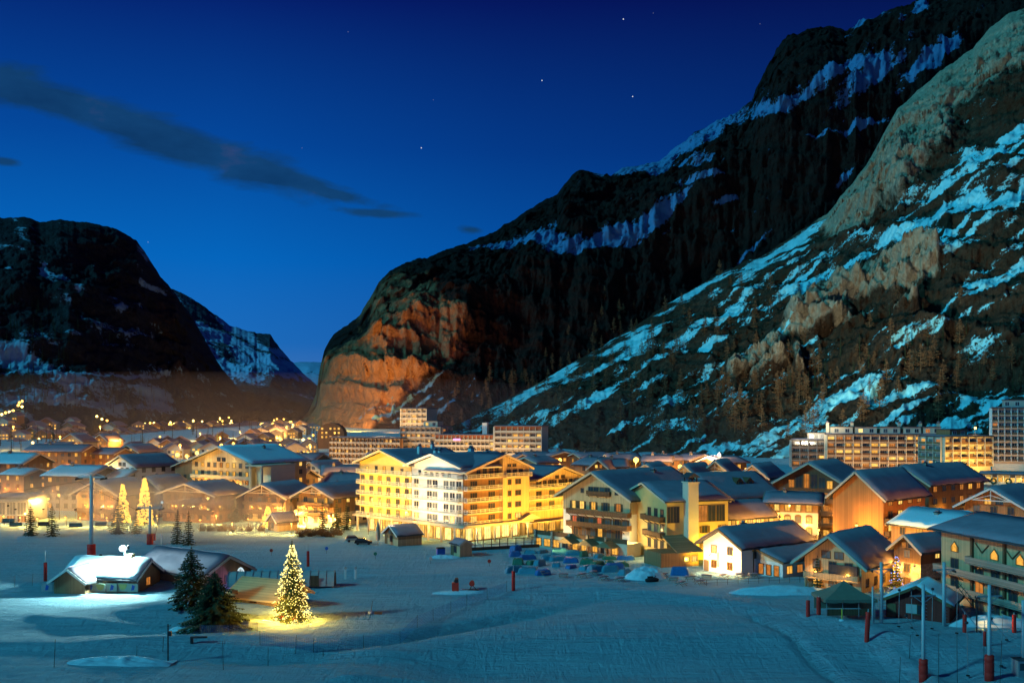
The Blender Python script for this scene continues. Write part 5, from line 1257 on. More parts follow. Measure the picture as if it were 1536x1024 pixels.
# ------------------------------------------------------------------ trees
def spruce(name, label, loc, h, r, seed, foliage='needle', group=None, layers=None, lean=0.0, dense=1.0, snow=False, cat='tree'):
    rg = random.Random(seed)
    root = thing(name, label, cat, loc, rg.uniform(0, 6), group)
    t = MB(); t.tube((0, 0, -.4), (0, 0, h * .93), h * .016 + .04, .02, 7); t.build('trunk', M['bark'], root)
    c = MB(); n = layers or max(9, int(h * 2.2 * dense))
    sn = MB()
    for i in range(n):
        v = i / (n - 1); z = h * (.07 + .9 * v ** .92)
        R0 = r * (1 - v) ** .82 * rg.uniform(.78, 1.12) + .12
        nb = max(5, int((9 + 4 * dense) * (1 - v * .55)))
        for k in range(nb):
            a = 2 * math.pi * (k + rg.random()) / nb + i * .7
            L = R0 * rg.uniform(.62, 1.1)
            d = Vector((math.cos(a), math.sin(a), 0)); s = Vector((-d.y, d.x, 0))
            droop = -.28 - .2 * (1 - v)
            segs = max(2, int(L / .45) + 1); 
            prev = Vector((0, 0, z))
            for j in range(segs):
                u0, u1 = j / segs, (j + 1) / segs
                p = d * L * u1 + Vector((0, 0, z + L * u1 * droop + .14 * L * u1 * u1))
                wd = (L * .2 + .10) * (1 - u1 * .65) * rg.uniform(.8, 1.2)
                # a tuft: two ragged leaflets either side and one hanging
                b0 = prev; b1 = p
                for sg in (-1, 1):
                    tip = b1 + s * sg * wd * rg.uniform(.9, 1.5) + Vector((0, 0, -.12 * rg.uniform(.3, 1.6))) + d * wd * .5
                    c.poly([b0, b1, tip])
                    tip2 = (b0 + b1) * .5 + s * sg * wd * 1.1 + Vector((0, 0, -.2 * rg.uniform(.3, 1.3)))
                    c.poly([b0, tip2, b1])
                c.poly([b0 + Vector((0, 0, .03)), b1, (b0 + b1) * .5 + Vector((0, 0, -.32 * rg.uniform(.5, 1.2)))])
                if snow and rg.random() < .35: sn.poly([b0 + Vector((0, 0, .06)) - s * wd * .5, b1 + Vector((0, 0, .05)), b0 + Vector((0, 0, .07)) + s * wd * .5])
                prev = p
    c.tube((0, 0, h * .9), (0, 0, h), .07, .015, 5)
    crown = c.build('crown', M[foliage], root)
    if snow and sn.v: sn.build('snow', M['snow_heap'], crown)
    return root
def fairy_lights(root, h, r, seed, n, mat_='fairy', size=.07):
    rg = random.Random(seed); b = MB()
    for i in range(n):
        v = rg.random() ** 1.45 * .97
        ph = rg.uniform(0, 2 * math.pi); tier = (v * 8.5 + .12 * math.sin(ph * 3)) % 1
        if tier > .8 and rg.random() < .75: continue
        rr = (r * (1 - v) ** .82 + .1) * (1.08 - .34 * tier) * rg.uniform(.86, 1.1) * (1 + .07 * math.sin(ph * 5 + v * 20))
        b.ball((math.cos(ph) * rr, math.sin(ph) * rr, h * (.05 + .9 * v ** .95) - rr * .18), size * rg.uniform(.6, 1.5), 5, 3)
    o = b.build('fairy_lights', M[mat_], root); o['kind'] = 'stuff'
    return o
p = GP(438, 931)
xt = spruce('christmas_tree', 'tall fir covered in gold fairy lights standing alone on the piste by the stone hut', p, 12.8, 3.0, 11, 'needle_lit', dense=1.15)
fairy_lights(xt, 12.8, 3.05, 12, 1150, 'fairy', .062)
for k in range(7):
    a = k * 2.4; z = .7 + k * 1.55; rr = 3.9 * (1 - k / 9)
    light('POINT', 'fairy_glow', (p.x + math.cos(a) * rr, p.y + math.sin(a) * rr, p.z + z), (1.0, .50, .06), 420 if k < 3 else 200, .3)
light('POINT', 'fairy_glow', (p.x - 4.5, p.y - 2.5, p.z + 4.5), (1.0, .50, .05), 1800, .3)
for a in (-1.6, -.6, -2.6, 2.0): light('POINT', 'fairy_glow', (p.x + math.cos(a) * 4.2, p.y + math.sin(a) * 3.6, p.z + 1.2), (1.0, .43, .03), 1100, .3)
s1 = GP(287, 926); s2 = GP(322, 933)
spruce('spruce_tree', 'dark slender spruce, the more pointed of the two in front of the long barn', s1, 9.0, 4.3, 21, dense=1.4, snow=True, group='dark spruces by the barn')
spruce('spruce_tree', 'dark bushy spruce with a broad skirt beside the stone hut', s2, 8.8, 6.3, 22, dense=1.6, snow=False, group='dark spruces by the barn')
q = GP(270, 930); spruce('spruce_sapling', 'snow dusted spruce sapling at the foot of the two dark spruces', q, 3.0, 1.3, 25, snow=True, dense=1.4)
for px, py, top, r_, lab in ((46, 803, 753, .26, 'dark little fir on the piste with a bare stem, the one nearer the picture edge'), (78, 804, 755, .24, 'dark fir with broad crown beside the little fir on the piste'),
        (177, 800, 742, .26, 'grey fir in the mist between the lift tower and the glowing fir'), (204, 800, 764, .3, 'short grey fir at the foot of the glowing gold fir'),
        (266, 815, 762, .2, 'misty fir right behind the snow gun lance'), (283, 817, 765, .22, 'bushier misty fir beside the one behind the lance'),
        (484, 795, 750, .24, 'dark fir touching the carved gable chalet'), (505, 796, 748, .24, 'taller dark fir between carved gable chalet and gold hotel'), (520, 794, 752, .24, 'dark fir closest to the gold hotel front'),
        (352, 782, 742, .3, 'dusky fir in the street left of the dim chalet'), (372, 780, 738, .3, 'dusky fir before the dim chalet wall'),
        (1226, 883, 832, .18, 'slim dark fir at the corner of the beige gabled chalet'), (1294, 880, 848, .26, 'low dark fir at the far corner of the beige gabled chalet'), (1345, 885, 830, .2, 'fir with blue fairy lights beside the narrow stone cornered house')):
    P_ = GP(px, py); hh = (py - top) / F * P_.y
    tr = spruce('fir_tree', lab, P_, hh, hh * r_, px, dense=.9, group='firs around the piste')
    if px == 1345: fairy_lights(tr, hh, hh * r_, 3, 60, 'neon_blue', .09)
for px, py, top, r_, n, lab, pw in ((217, 787, 712, .15, 420, 'tallest gold fairy lit fir in the misty village street', 1300), (184, 784, 722, .16, 240, 'smaller gold fairy lit fir left of the tallest one', 500), (402, 790, 757, .26, 220, 'small cone shaped gold fairy lit fir by the kiosk in the street', 420)):
    P_ = GP(px, py); hh = (py - top) / F * P_.y
    tr = spruce('fairy_lit_fir', lab, P_, hh, hh * r_, px, 'needle_lit', dense=.6)
    n = int(n * 1.6)
    fairy_lights(tr, hh, hh * r_ * 1.05, px, n, 'fairy_gold', .24)
    for k in range(3): light('POINT', 'fairy_glow', (P_.x, P_.y - hh * r_ * 1.3, P_.z + hh * (.15 + .25 * k)), (1, .6, .1), pw * .5, .4)
# bare larches on the slopes
def larch_mesh(seed):
    rg = random.Random(seed); b = MB(); h = 1.0
    b.tube((0, 0, -.1), (0, 0, 1), .016, .004, 5)
    for i in range(84):
        v = rg.uniform(.10, .98); a = rg.uniform(0, 6.3); L = .27 * (1 - v) ** .7 * rg.uniform(.5, 1.1) + .02
        d = Vector((math.cos(a), math.sin(a), rg.uniform(-.1, .45))); s = Vector((-d.y, d.x, 0))
        z = Vector((0, 0, v)); e = z + d * L
        b.poly([z - Vector((0, 0, .008)), e, z + Vector((0, 0, .008))])
        for k in range(3):
            m = z + d * L * rg.uniform(.35, .9)
            b.poly([m, m + s * L * .3 * rg.choice((-1, 1)) + Vector((0, 0, rg.uniform(-.07, .05))), m + d * L * .25])
    return b.mesh('larch_tree', M['larch'])
def fir_mesh(seed):
    rg = random.Random(seed); b = MB()
    b.tube((0, 0, -.1), (0, 0, 1), .02, .004, 5)
    for i in range(9):
        v = i / 9
        for k in range(6):
            a = rg.uniform(0, 6.3); L = .2 * (1 - v) ** .9 * rg.uniform(.7, 1.15) + .02; d = Vector((math.cos(a), math.sin(a), 0)); s = Vector((-d.y, d.x, 0)); z = Vector((0, 0, .1 + .86 * v))
            e = z + d * L + Vector((0, 0, -.06)); b.poly([z + s * L * .35 * .6 - Vector((0, 0, .03)), z + Vector((0, 0, .05)), z - s * L * .35 * .6 - Vector((0, 0, .03)), e])
    return b.mesh('small_fir', M['needle'])
LM = [larch_mesh(i) for i in range(6)]; FM = [fir_mesh(i) for i in range(3)]
def scatter(mname, n, weight, hrange, labels, group, name, meshes, seed):
    rg = np.random.RandomState(seed)
    P, PX, PY, mk = MESH_PTS[mname]
    idx = np.argwhere((PX > -10) & (PX < 1546) & (PY < 700))
    wgt = weight(PX[idx[:, 0], idx[:, 1]], PY[idx[:, 0], idx[:, 1]], mk['snow'][idx[:, 0], idx[:, 1]], mk['rock'][idx[:, 0], idx[:, 1]])
    dist = P[idx[:, 0], idx[:, 1], 1]
    wgt = np.clip(wgt, 0, None); wgt /= wgt.sum()
    for j in rg.choice(len(idx), n, False, wgt):
        a, b = idx[j]; hh = rg.uniform(*hrange)
        o = put(name, meshes[rg.randint(len(meshes))], None, tuple(P[a, b] - np.array([0, 0, .4])), rg.uniform(0, 6.3))
        o.scale = (hh, hh, hh)
        tag(o, labels, 'tree', group)
def wl(px, py, s, k):
    w_ = np.exp(-((px - 1180) / 300.0) ** 2) * sstep(380, 520, py) * .6 + 2.2 * ell(px, py, 1300, 560, 160, 34, 22) + 2.0 * ell(px, py, 1090, 615, 130, 40, 25) + 1.6 * ell(px, py, 1460, 560, 100, 40, 10) + 1.2 * ell(px, py, 960, 560, 70, 60, 40) + .8 * ell(px, py, 860, 590, 80, 30, 25) + 1.2 * ell(px, py, 1240, 640, 50, 26, 10)
    return w_ * (1 - .55 * np.clip(s * 1.5, 0, 1)) * (1 - .8 * np.clip(k, 0, 1)) * sstep(640, 720, px)
scatter('near_mountain_slope', 235, wl, (9, 19), 'bare brown larch on the snow streaked near slope', 'bare larches on the near slope', 'larch_tree', LM, 5)
scatter('near_mountain_slope', 30, lambda px, py, s, k: ell(px, py, 1300, 545, 120, 30, 22) + ell(px, py, 1500, 560, 60, 40, 0), (9, 15), 'dark green fir among bare larches on the near slope', 'firs on the near slope', 'slope_fir', FM, 6)
scatter('cliff_mountain', 50, lambda px, py, s, k: ell(px, py, 900, 500, 90, 40, 40) + ell(px, py, 760, 590, 90, 30, 30), (12, 20), 'shadowy bare larch at the foot of the dark cliff mountain', 'larches below the cliff mountain', 'larch_tree', LM, 7)
scatter('shaded_mountain', 150, lambda px, py, s, k: ell(px, py, 40, 590, 60, 30, 0) + .5 * ell(px, py, 60, 500, 70, 40, -30) + .5 * ell(px, py, 180, 600, 90, 20, 0), (10, 18), 'dark fir in the woods on the shaded mountain flank', 'firs on the shaded mountain', 'slope_fir', FM, 8)
# ------------------------------------------------------------------ street lamps and the far lights of the valley
def street_lamp(label, px, py, D, power, col='bulb_orange', lc=(1.0, .52, .10), size=.32, group=None, hmax=9.0):
    x, z = X(px, D), Z(py, D); g0 = gz(x, D)
    z = max(z, g0 + 2.5)
    root = thing('street_lamp', label, 'street lamp', (x, D, g0), 0, group)
    h = z - g0
    b = MB(); b.tube((0, .5, -.5), (0, .5, h + .4), .09, .06, 8); b.bar((0, .5, h + .35), (0, 0, h + .42), .08); b.build('post', M['iron'], root)
    b = MB(); b.lathe([(.05, h + .55), (.3, h + .42), (size + .08, h + .28)], 10); b.build('lamp_hood', M['iron'], root)
    b = MB(); b.ball((0, 0, h + .1), size, 10, 6); b.build('bulb', M[col], root, True)
    if power: light('POINT', 'lamp_or_fill', (0, -.1, h - size - .25), lc, power, .15, root)
    return root
SL = [
 ('street lamp with large yellow glow in front of the dim chalet', 421, 762, 290, 1500, .45), ('street lamp with brightest glow between kiosk and carved gable chalet', 444, 767, 285, 2200, .5), ('low street lamp on a pale post beside the dark firs', 493, 773, 280, 900, .3),
 ('glowing street lamp behind the smaller gold fir on the misty street', 88, 742, 300, 1600, .42), ('glowing street lamp just right of the lift tower in the mist', 151, 747, 300, 1200, .32), ('glowing street lamp left of the lift station edge', 72, 748, 300, 1500, .42),
 ('large glowing street lamp right of the misty firs', 326, 743, 300, 1800, .5), ('orange street lamp among the roofs left of the white gabled house', 140, 700, 345, 2600, .7), ('orange street lamp under the cyan patched roof', 32, 713, 350, 2200, .6),
 ('pale greenish lamp high above the long brown house', 49, 664, 560, 1500, .75), ('street lamp lighting the lane behind the column hotel', 332, 668, 420, 1800, .7), ('tiny lamp beside the pale yellow chalet roof', 512, 706, 372, 1600, .4),
 ('street lamp glowing on the upper hotel canopy corner', 552, 773, 262, 700, .4), ('lamp against the gold hotel front left of the kiosk', 622, 782, 250, 700, .36),
 ('orange lamp shining on the smooth side wall of the brown apartment chalet', 1331, 817, 199, 4200, .6), ('big flood of gold light among the cottages below the slope', 954, 690, 345, 3500, .9), ('white lamp above the gold apartment block roof', 1463, 642, 405, 500, .5),
 ('street lamp at the foot of the brown apartment chalet windows', 1285, 788, 215, 1500, .3), ('lamp between the broad glazed hotel and the arched lodge', 1228, 795, 225, 1400, .25), ('small lamp by the lodge with dormers', 1168, 770, 222, 700, .22),
 ('lamp in the lane between the gold hotel annex and the balconied wooden hotel', 838, 800, 236, 900, .22),
]
for lab, px, py, D, pw, sz in SL: street_lamp(lab, px, py, D, pw * (4.6 if px < 540 else 2.8), 'bulb_orange' if 'white' not in lab and 'pale' not in lab else 'bulb_warm', size=sz)
# low lanterns added along the piste edge for warm spill on the snow
k = 0
for px in list(range(300, 400, 24)) + list(range(415, 545, 22)) + [5, 30, 56, 98, 120, 160, 195, 235]:
    D = 262 + 26 * random.random() if px > 280 else 278 + 10 * random.random()
    street_lamp('added low amber lantern along the village edge of the piste', px, 787 + rnd(-4, 3), D, 2600, size=.2, group='added amber lanterns along the piste edge')
# tiny lights of the far hamlets
def lamp_mesh(col):
    b = MB(); b.tube((0, .3, -.5), (0, .3, 5.6), .12, .08, 5); b.mi = 1; b.ball((0, 0, 5.4), 1.2, 8, 5); return b.mesh('distant_lamp', [M['iron'], M[col]])
DLm = [lamp_mesh('bulb_orange'), lamp_mesh('bulb_orange'), lamp_mesh('bulb_warm')]
def far_house_mesh(i):
    rg = random.Random(i); b = MB(); w_, d_, h_ = rg.uniform(9, 14), rg.uniform(9, 12), rg.uniform(5, 8)
    b.box(-w_ / 2, w_ / 2, -d_ / 2, d_ / 2, -4, h_)
    b.prism([(-w_ / 2, h_ + .004), (w_ / 2, h_ + .004), (0, h_ + 3)], -d_ / 2 + .02, d_ / 2 - .02)
    b.mi = 1
    for sg in (-1, 1):
        b._add([(sg * (w_ / 2 + 1), -d_ / 2 - 1, h_ - .5), (sg * (w_ / 2 + 1), d_ / 2 + 1, h_ - .5), (0, d_ / 2 + 1, h_ + 3.1), (0, -d_ / 2 - 1, h_ + 3.1), (sg * (w_ / 2 + 1), -d_ / 2 - 1, h_), (sg * (w_ / 2 + 1), d_ / 2 + 1, h_), (0, d_ / 2 + 1, h_ + 3.6), (0, -d_ / 2 - 1, h_ + 3.6)],
               [(0, 1, 2, 3), (4, 7, 6, 5), (0, 4, 5, 1), (1, 5, 6, 2), (2, 6, 7, 3), (3, 7, 4, 0)])
    for fl in range(int(h_ / 2.7)):
        for k in range(4):
            b.mi = rg.choice((2, 2, 3, 4)); x_ = -w_ / 2 + w_ * (k + .5) / 4; z_ = .8 + fl * 2.7
            b.poly([(x_ - .8, -d_ / 2 - .05, z_), (x_ + .8, -d_ / 2 - .05, z_), (x_ + .8, -d_ / 2 - .05, z_ + 1.5), (x_ - .8, -d_ / 2 - .05, z_ + 1.5)])
    return b.mesh('distant_chalet', [M['wood_mid'] if i % 2 else M['plaster'], M['snow_roof'], M['lit_a'], M['lit_b'], M['glass']])
FH = [far_house_mesh(i) for i in range(5)]
def surf(px, py, mname='shaded_mountain'):
    P, PX, PY, mk = MESH_PTS[mname]
    d = (PX - px) ** 2 + (PY - py) ** 2; i = np.unravel_index(np.argmin(d), d.shape)
    return P[i] if d[i] < 60 else None
rg = random.Random(4)
def place_far(px, py, kind, group, lab, D=None):
    s = surf(px, py) if D is None else None
    if s is not None: x, y, z = map(float, s)
    else:
        D = D or DG(py) * .62; x, y = X(px, D), D; z = gz(x, y)
        for _ in range(8):                    # slide along the line of sight to the ground
            D2 = (H - gz(X(px, D), D)) * F / max(py - HZ, 8); D = .5 * D + .5 * min(D2, 1500)
        x, y = X(px, D), D; z = gz(x, y)
    o = put(kind, rg.choice(DLm if kind == 'distant_lamp' else FH), None, (x, y, z - (2.5 if kind == 'distant_lamp' else 0)), rg.uniform(-.4, .4))
    tag(o, lab, 'lamp' if kind == 'distant_lamp' else 'chalet', group)
    return o
for i in range(195):
    px = rg.gauss(365, 34) if i % 2 else rg.uniform(215, 440); py = rg.gauss(645, 9)
    py = min(max(py, 627 + abs(px - 370) * .08), 668)
    place_far(px, py, 'distant_lamp', 'distant lamps of the valley hamlet', 'tiny amber lamp among the valley hamlet below the cliffs')
for i in range(26):
    t_ = rg.random(); place_far(388 + 52 * t_ + rg.uniform(-4, 4), 660 - 22 * t_ + rg.uniform(-3, 3), 'distant_lamp', 'lamps up the winding lane', 'amber lamp on the winding lane that climbs towards the lit cliff')
for px, py in ((2, 626), (8, 624), (14, 622), (20, 620), (27, 614), (30, 608), (33, 606), (33, 616), (4, 643), (12, 640), (17, 637), (22, 642)):
    place_far(px, py, 'distant_lamp', 'lamps on the wooded rise', 'small amber lamp on the wooded rise below the shaded mountain')
for px, py in ((145, 630), (152, 633), (160, 634)): place_far(px, py, 'distant_lamp', 'lamps of the curved road', 'warm lamp on the curved road low on the shaded mountain')
for i in range(140):
    px = rg.uniform(-10, 470) if i % 3 else rg.uniform(205, 445); py = 642 + 46 * rg.random() ** 1.3
    place_far(px, py, 'distant_chalet', 'chalets of the valley hamlet', 'distant chalet with a few lit windows in the valley hamlet')
for px, py in ((6, 640), (24, 634), (20, 652), (4, 660), (60, 652), (110, 640), (180, 655), (190, 663), (165, 668), (215, 676)):
    place_far(px, py, 'distant_chalet', 'chalets on the wooded rise', 'distant chalet on the rise below the shaded mountain')
# masts added to cast amber glow on outer roofs and snow
for px, py, D, pw in ((240, 655, 800, 52000), (300, 650, 850, 52000), (360, 648, 900, 80000), (400, 650, 800, 80000), (430, 640, 900, 100000), (350, 665, 560, 24000), (270, 668, 540, 24000), (420, 668, 520, 24000), (20, 640, 700, 32000), (150, 640, 760, 32000), (110, 668, 560, 18000), (465, 668, 560, 32000), (200, 690, 400, 10000), (60, 690, 390, 10000), (450, 705, 350, 10000), (280, 684, 410, 9000), (380, 684, 430, 9000), (130, 690, 440, 9000), (20, 688, 420, 9000), (330, 656, 700, 40000), (180, 660, 640, 26000), (90, 655, 700, 26000), (415, 655, 700, 50000), (640, 696, 400, 9000), (840, 690, 380, 9000), (1020, 700, 330, 9000), (1120, 705, 320, 9000)):
    street_lamp('added tall amber mast lighting the roofs of the outer village', px, py, D, pw, size=.7, lc=(1.0, .45, .09), group='added amber masts of the outer village')

for i in range(120):
    px = rg.uniform(-10, 500); py = 640 + 46 * rg.random() ** 1.2
    D = min(DG(py) * .8, 1200)
    for _ in range(8): D = .5 * D + .5 * min((H - gz(X(px, D), D)) * F / max(py - HZ, 8), 1300)
    o = put('valley_fir', random.choice(FM), None, (X(px, D), D, gz(X(px, D), D) - .3), rnd(0, 6)); hh = rnd(8, 17); o.scale = (hh, hh, hh)
    tag(o, 'dark fir between the houses of the valley hamlet', 'tree', 'firs between the valley houses')
for i in range(60):
    px = rg.uniform(0, 470); py = 650 + 40 * rg.random()
    place_far(px, py, 'distant_lamp', 'lamps between the outer village houses', 'amber lamp between the snowy roofs of the outer village')
# ------------------------------------------------------------------ things on the piste
# floodlit hut
hut, fh_, whu, hhu, rhu, rfh = house('piste_hut', 'low wooden piste hut with blazing floodlight above its snowy roof', 'hut', 97, 181, 203, 178, 872, 846, 8, 'x', 'wood_mid', 'wood_mid', .3, .8, .1, 'plain', (), 'LR', chim=0, step=3.2, trim='white_trim', glow=150, snowm='snow_bright')
gable(hut, 0.2, -3.2, 6.2, 6, 2.3, 2.0, 'y', .8, 'wood_mid', 'wood_mid', .5, split=1.0, trim='white_trim', name='porch_wall')
b = MB(); b.box(whu - 4.1, whu - 2.9, 3.2, 4.4, 2, 6.4); b.build('vent_stack', M['wood_pale'], hut)
hp = Matrix.Translation(hut.location) @ Matrix.Rotation(hut.rotation_euler.z, 4, 'Z')
mast = thing('floodlight', 'dazzling white floodlight on the ridge of the piste hut', 'floodlight', hp @ Vector((whu - 3.5, 2.2, 2.0)), hut.rotation_euler.z)
b = MB(); b.tube((0, 0, 0), (0, 0, 5.4), .09, .07, 8); b.build('mast', M['metal'], mast)
b = MB(); b.box(-.6, .6, -.15, .35, 5.4, 6.1); b.build('lamp_housing', M['iron'], mast)
b = MB(); b.ball((0, -.7, 5.7), .6, 14, 10, .9); b.build('bulb', M['bulb_white'], mast, True)
light('SPOT', 'flood_beam', (0, -1.8, 5.4), (.62, 1.0, .96), 30000, .3, mast, (-4, -10, -4), 165, .5)
light('POINT', 'flood_glow', (-1.0, -1.0, 4.9), (.62, 1.0, .96), 6500, .3, mast)
light('POINT', 'flood_glow', (0, 1.4, 6.6), (.62, 1.0, .96), 3000, .3, mast)
# banner fence in front of it
bn = thing('banner_fence', 'fence of pale banners with green arcs and blue shapes in front of the piste hut', 'banner fence', GP(62, 889), 0)
L_ = X(213, 172) - X(62, 172)
cols = ['film', 'green_arc', 'blue', 'green_arc', 'film', 'blue']
M['banner'] = m_rough('pale green banner cloth', (0.50, 0.62, 0.5), .12, 1.0, .8)
M['banner_arc'] = m_rough('lime banner print', (0.62, 0.66, 0.22), .15, 1.0, .8)
n = 9
for i in range(n):
    x0, x1 = L_ * i / n + .05, L_ * (i + 1) / n - .05; dy = .25 * math.sin(i * 2.1)
    b = MB(); b.box(x0, x1, dy - .02, dy + .02, .25, 1.75); pn = b.build('banner', M['banner' if i not in (0, 2) else 'film'], bn)
    c = MB()
    xm = (x0 + x1) / 2
    if i in (2, 5, 7): c.prism([(xm + .75 * math.cos(a) , 1.6 + 1.1 * math.sin(a)) for a in np.linspace(math.pi, 2 * math.pi, 9)], dy - .035, dy - .021)
    else: c.prism([(xm - .3, .5), (xm + .25, .6), (xm + .4, 1.3), (xm - .1, 1.55)], dy - .035, dy - .021)
    c.build('print', M['banner_arc' if i in (2, 5, 7) else 'blue'], pn)
for i in range(n + 1):
    b = MB(); b.tube((L_ * i / n, .1, -.4), (L_ * i / n, .1, 1.9), .04, .04, 6); b.build('post', M['metal'], bn)
house('barn', 'long plain barn with greyish snow roof behind the two dark spruces', 'barn', 200, 192, 305, 180, 866, 838, 11, 'x', 'wood_mid', 'wood_mid', .3, .7, .0, 'plain', (), 'LR', chim=0, step=9, glow=0)
house('stone_hut', 'little stone hut with straw coloured roof lit gold by the decorated fir', 'hut', 346, 164, 415, 160, 900, 874, 8, 'x', 'stone', 'stone', .9, .9, .0, 'plain', (), '', chim=0, step=20, snow=.0, glow=0, minh=1.3, roofmat='straw')
# covered carpet lift tunnel
tn = thing('tunnel', 'arched see-through carpet lift tunnel behind the decorated fir', 'tunnel', GP(344, 879), .06)
Lt = X(500, 184) - X(344, 184); rr = 1.75
b = MB(); n = 26; arc = [(rr * math.cos(a), rr * 1.5 * math.sin(a)) for a in np.linspace(0, math.pi, 11)]
for i in range(n):
    for (y0, z0), (y1, z1) in zip(arc, arc[1:]):
        b.poly([(Lt * i / n, y0, z0), (Lt * (i + 1) / n, y0, z0), (Lt * (i + 1) / n, y1, z1), (Lt * i / n, y1, z1)])
o = b.build('cover', M['film'], tn)
for i in range(14):
    b = MB(); b.path([(Lt * i / 13, y * 1.03, z * 1.03) for y, z in arc], .06, 6); b.build('hoop', M['metal'], tn)
b = MB(); b.prismx([(-1.0, 0), (1.0, 0), (1.0, 2.2), (-1.0, 2.2)], Lt + .02, Lt + .1); b.build('door', M['wood_dark'], tn)
b = MB(); b.box(Lt * .78, Lt * .86, -rr - .12, -rr - .05, 0, 2.0); b.build('side_door', M['wood_dark'], tn)
for px in (518, 533):
    o = thing('control_post', 'pale control post of the carpet lift' + (' nearest its mouth' if px == 518 else ' with round top, farther from its mouth'), 'control post', GP(px, 868), 0)
    b = MB(); b.box(-.2, .2, -.15, .15, -.3, 1.9); b.build('body', M['plaster_white'], o); b = MB(); b.ball((0, 0, 2.1), .3, 8, 5); b.build('cap', M['metal'], o, True)
# glowing arch sculpture and violet post lights
ar = thing('light_sculpture', 'pale glowing dome sculpture of thin tubes beside the carpet lift tunnel', 'sculpture', GP(361, 874), 0)
for k in range(6):
    a = math.pi * k / 6; b = MB()
    pts = [(.95 * math.cos(a) * math.cos(t_), .95 * math.sin(a) * math.cos(t_), 2.9 * math.sin(t_)) for t_ in np.linspace(0, math.pi, 11)]
    b.path(pts, .06, 5); b.build('tube', M['star_white'], ar)
light('POINT', 'violet_glow', (0, -1.6, 1.0), (.55, .3, 1.0), 160, .2, ar)
for px in (335, 349):
    o = thing('light_post', 'short violet tinted light post, ' + ('closer to the spruces' if px == 335 else 'closer to the dome sculpture'), 'light post', GP(px, 876), 0)
    b = MB(); b.tube((0, 0, -.3), (0, 0, 1.3), .12, .12, 8); b.build('post', M['plaster_white'], o); b = MB(); b.ball((0, 0, 1.5), .16, 8, 5); b.build('bulb', M['neon_pink'], o)
# padded posts of the piste
def padded(label, px, py, toppy, padpy, w=.32, name='padded_post', cat='padded post', pole=.07, padm='red_pad'):
    p = GP(px, py); h = (py - toppy) / F * p.y; ph = (py - padpy) / F * p.y
    o = thing(name, label, cat, p, rnd(0, 3))
    if h > ph + .1:
        b = MB(); b.tube((0, 0, ph - .1), (0, 0, h), pole, pole * .8, 10); b.build('pole', M['steel_paint'], o)
    b = MB(); b.lathe([(0, -.3), (w * .96, -.3), (w, .1), (w, ph * .3), (w * .93, ph * .32), (w, ph * .35), (w, ph * .62), (w * .93, ph * .64), (w, ph * .67), (w * .98, ph - .05), (w * .8, ph), (0, ph + .01)], 14)
    b.build('crash_pad', M[padm], o, True)
    return o
padded('thin pale pole with red pad beside the banner fence', 68, 871, 825, 843)
padded('thin pale pole with tall red pad in the middle of the piste', 770, 885, 848, 856)
padded('dark red padded post hiding behind the decorated fir', 462, 849, 815, 826, .3)
padded('shortest red padded post before the grey tent, nearest its open side', 1212, 922, 872, 898, .3, pole=.03)
padded('red padded post just right of the shortest one before the grey tent', 1228, 928, 900, 902, .34)
padded('leaning red padded post at the tent corner', 1300, 954, 905, 910, .33).rotation_euler = (0, R(3), 0)
padded('red padded post by the snow bank under the long wooden hotel', 1447, 948, 918, 921, .3)
padded('red padded post farther along the snow bank towards the picture edge', 1521, 948, 918, 921, .3)
padded('rust coloured padded post below the leaning drag lift arm', 1477, 968, 930, 946, .2)
o = thing('marker_post', 'short yellow marker post in the snow before the grey tent', 'marker post', GP(1263, 936), 0)
b = MB(); b.tube((0, 0, -.3), (0, 0, 1.75), .1, .1, 8); b.build('post', M['yellow'], o); b = MB(); b.ball((0, 0, -.05), .5, 8, 5, .5); b.build('snow_clump', M['snow_heap'], o, True)
o = thing('pole', 'slim white pole standing between the hut floodlight and the misty firs', 'pole', GP(242, 839), 0)
b = MB(); b.tube((0, 0, -.3), (0, 0, 5.8), .1, .08, 8); b.build('post', M['plaster_white'], o); b = MB(); b.box(-.18, .18, -.15, .15, 0, .8); b.build('foot', M['plaster_white'], o)
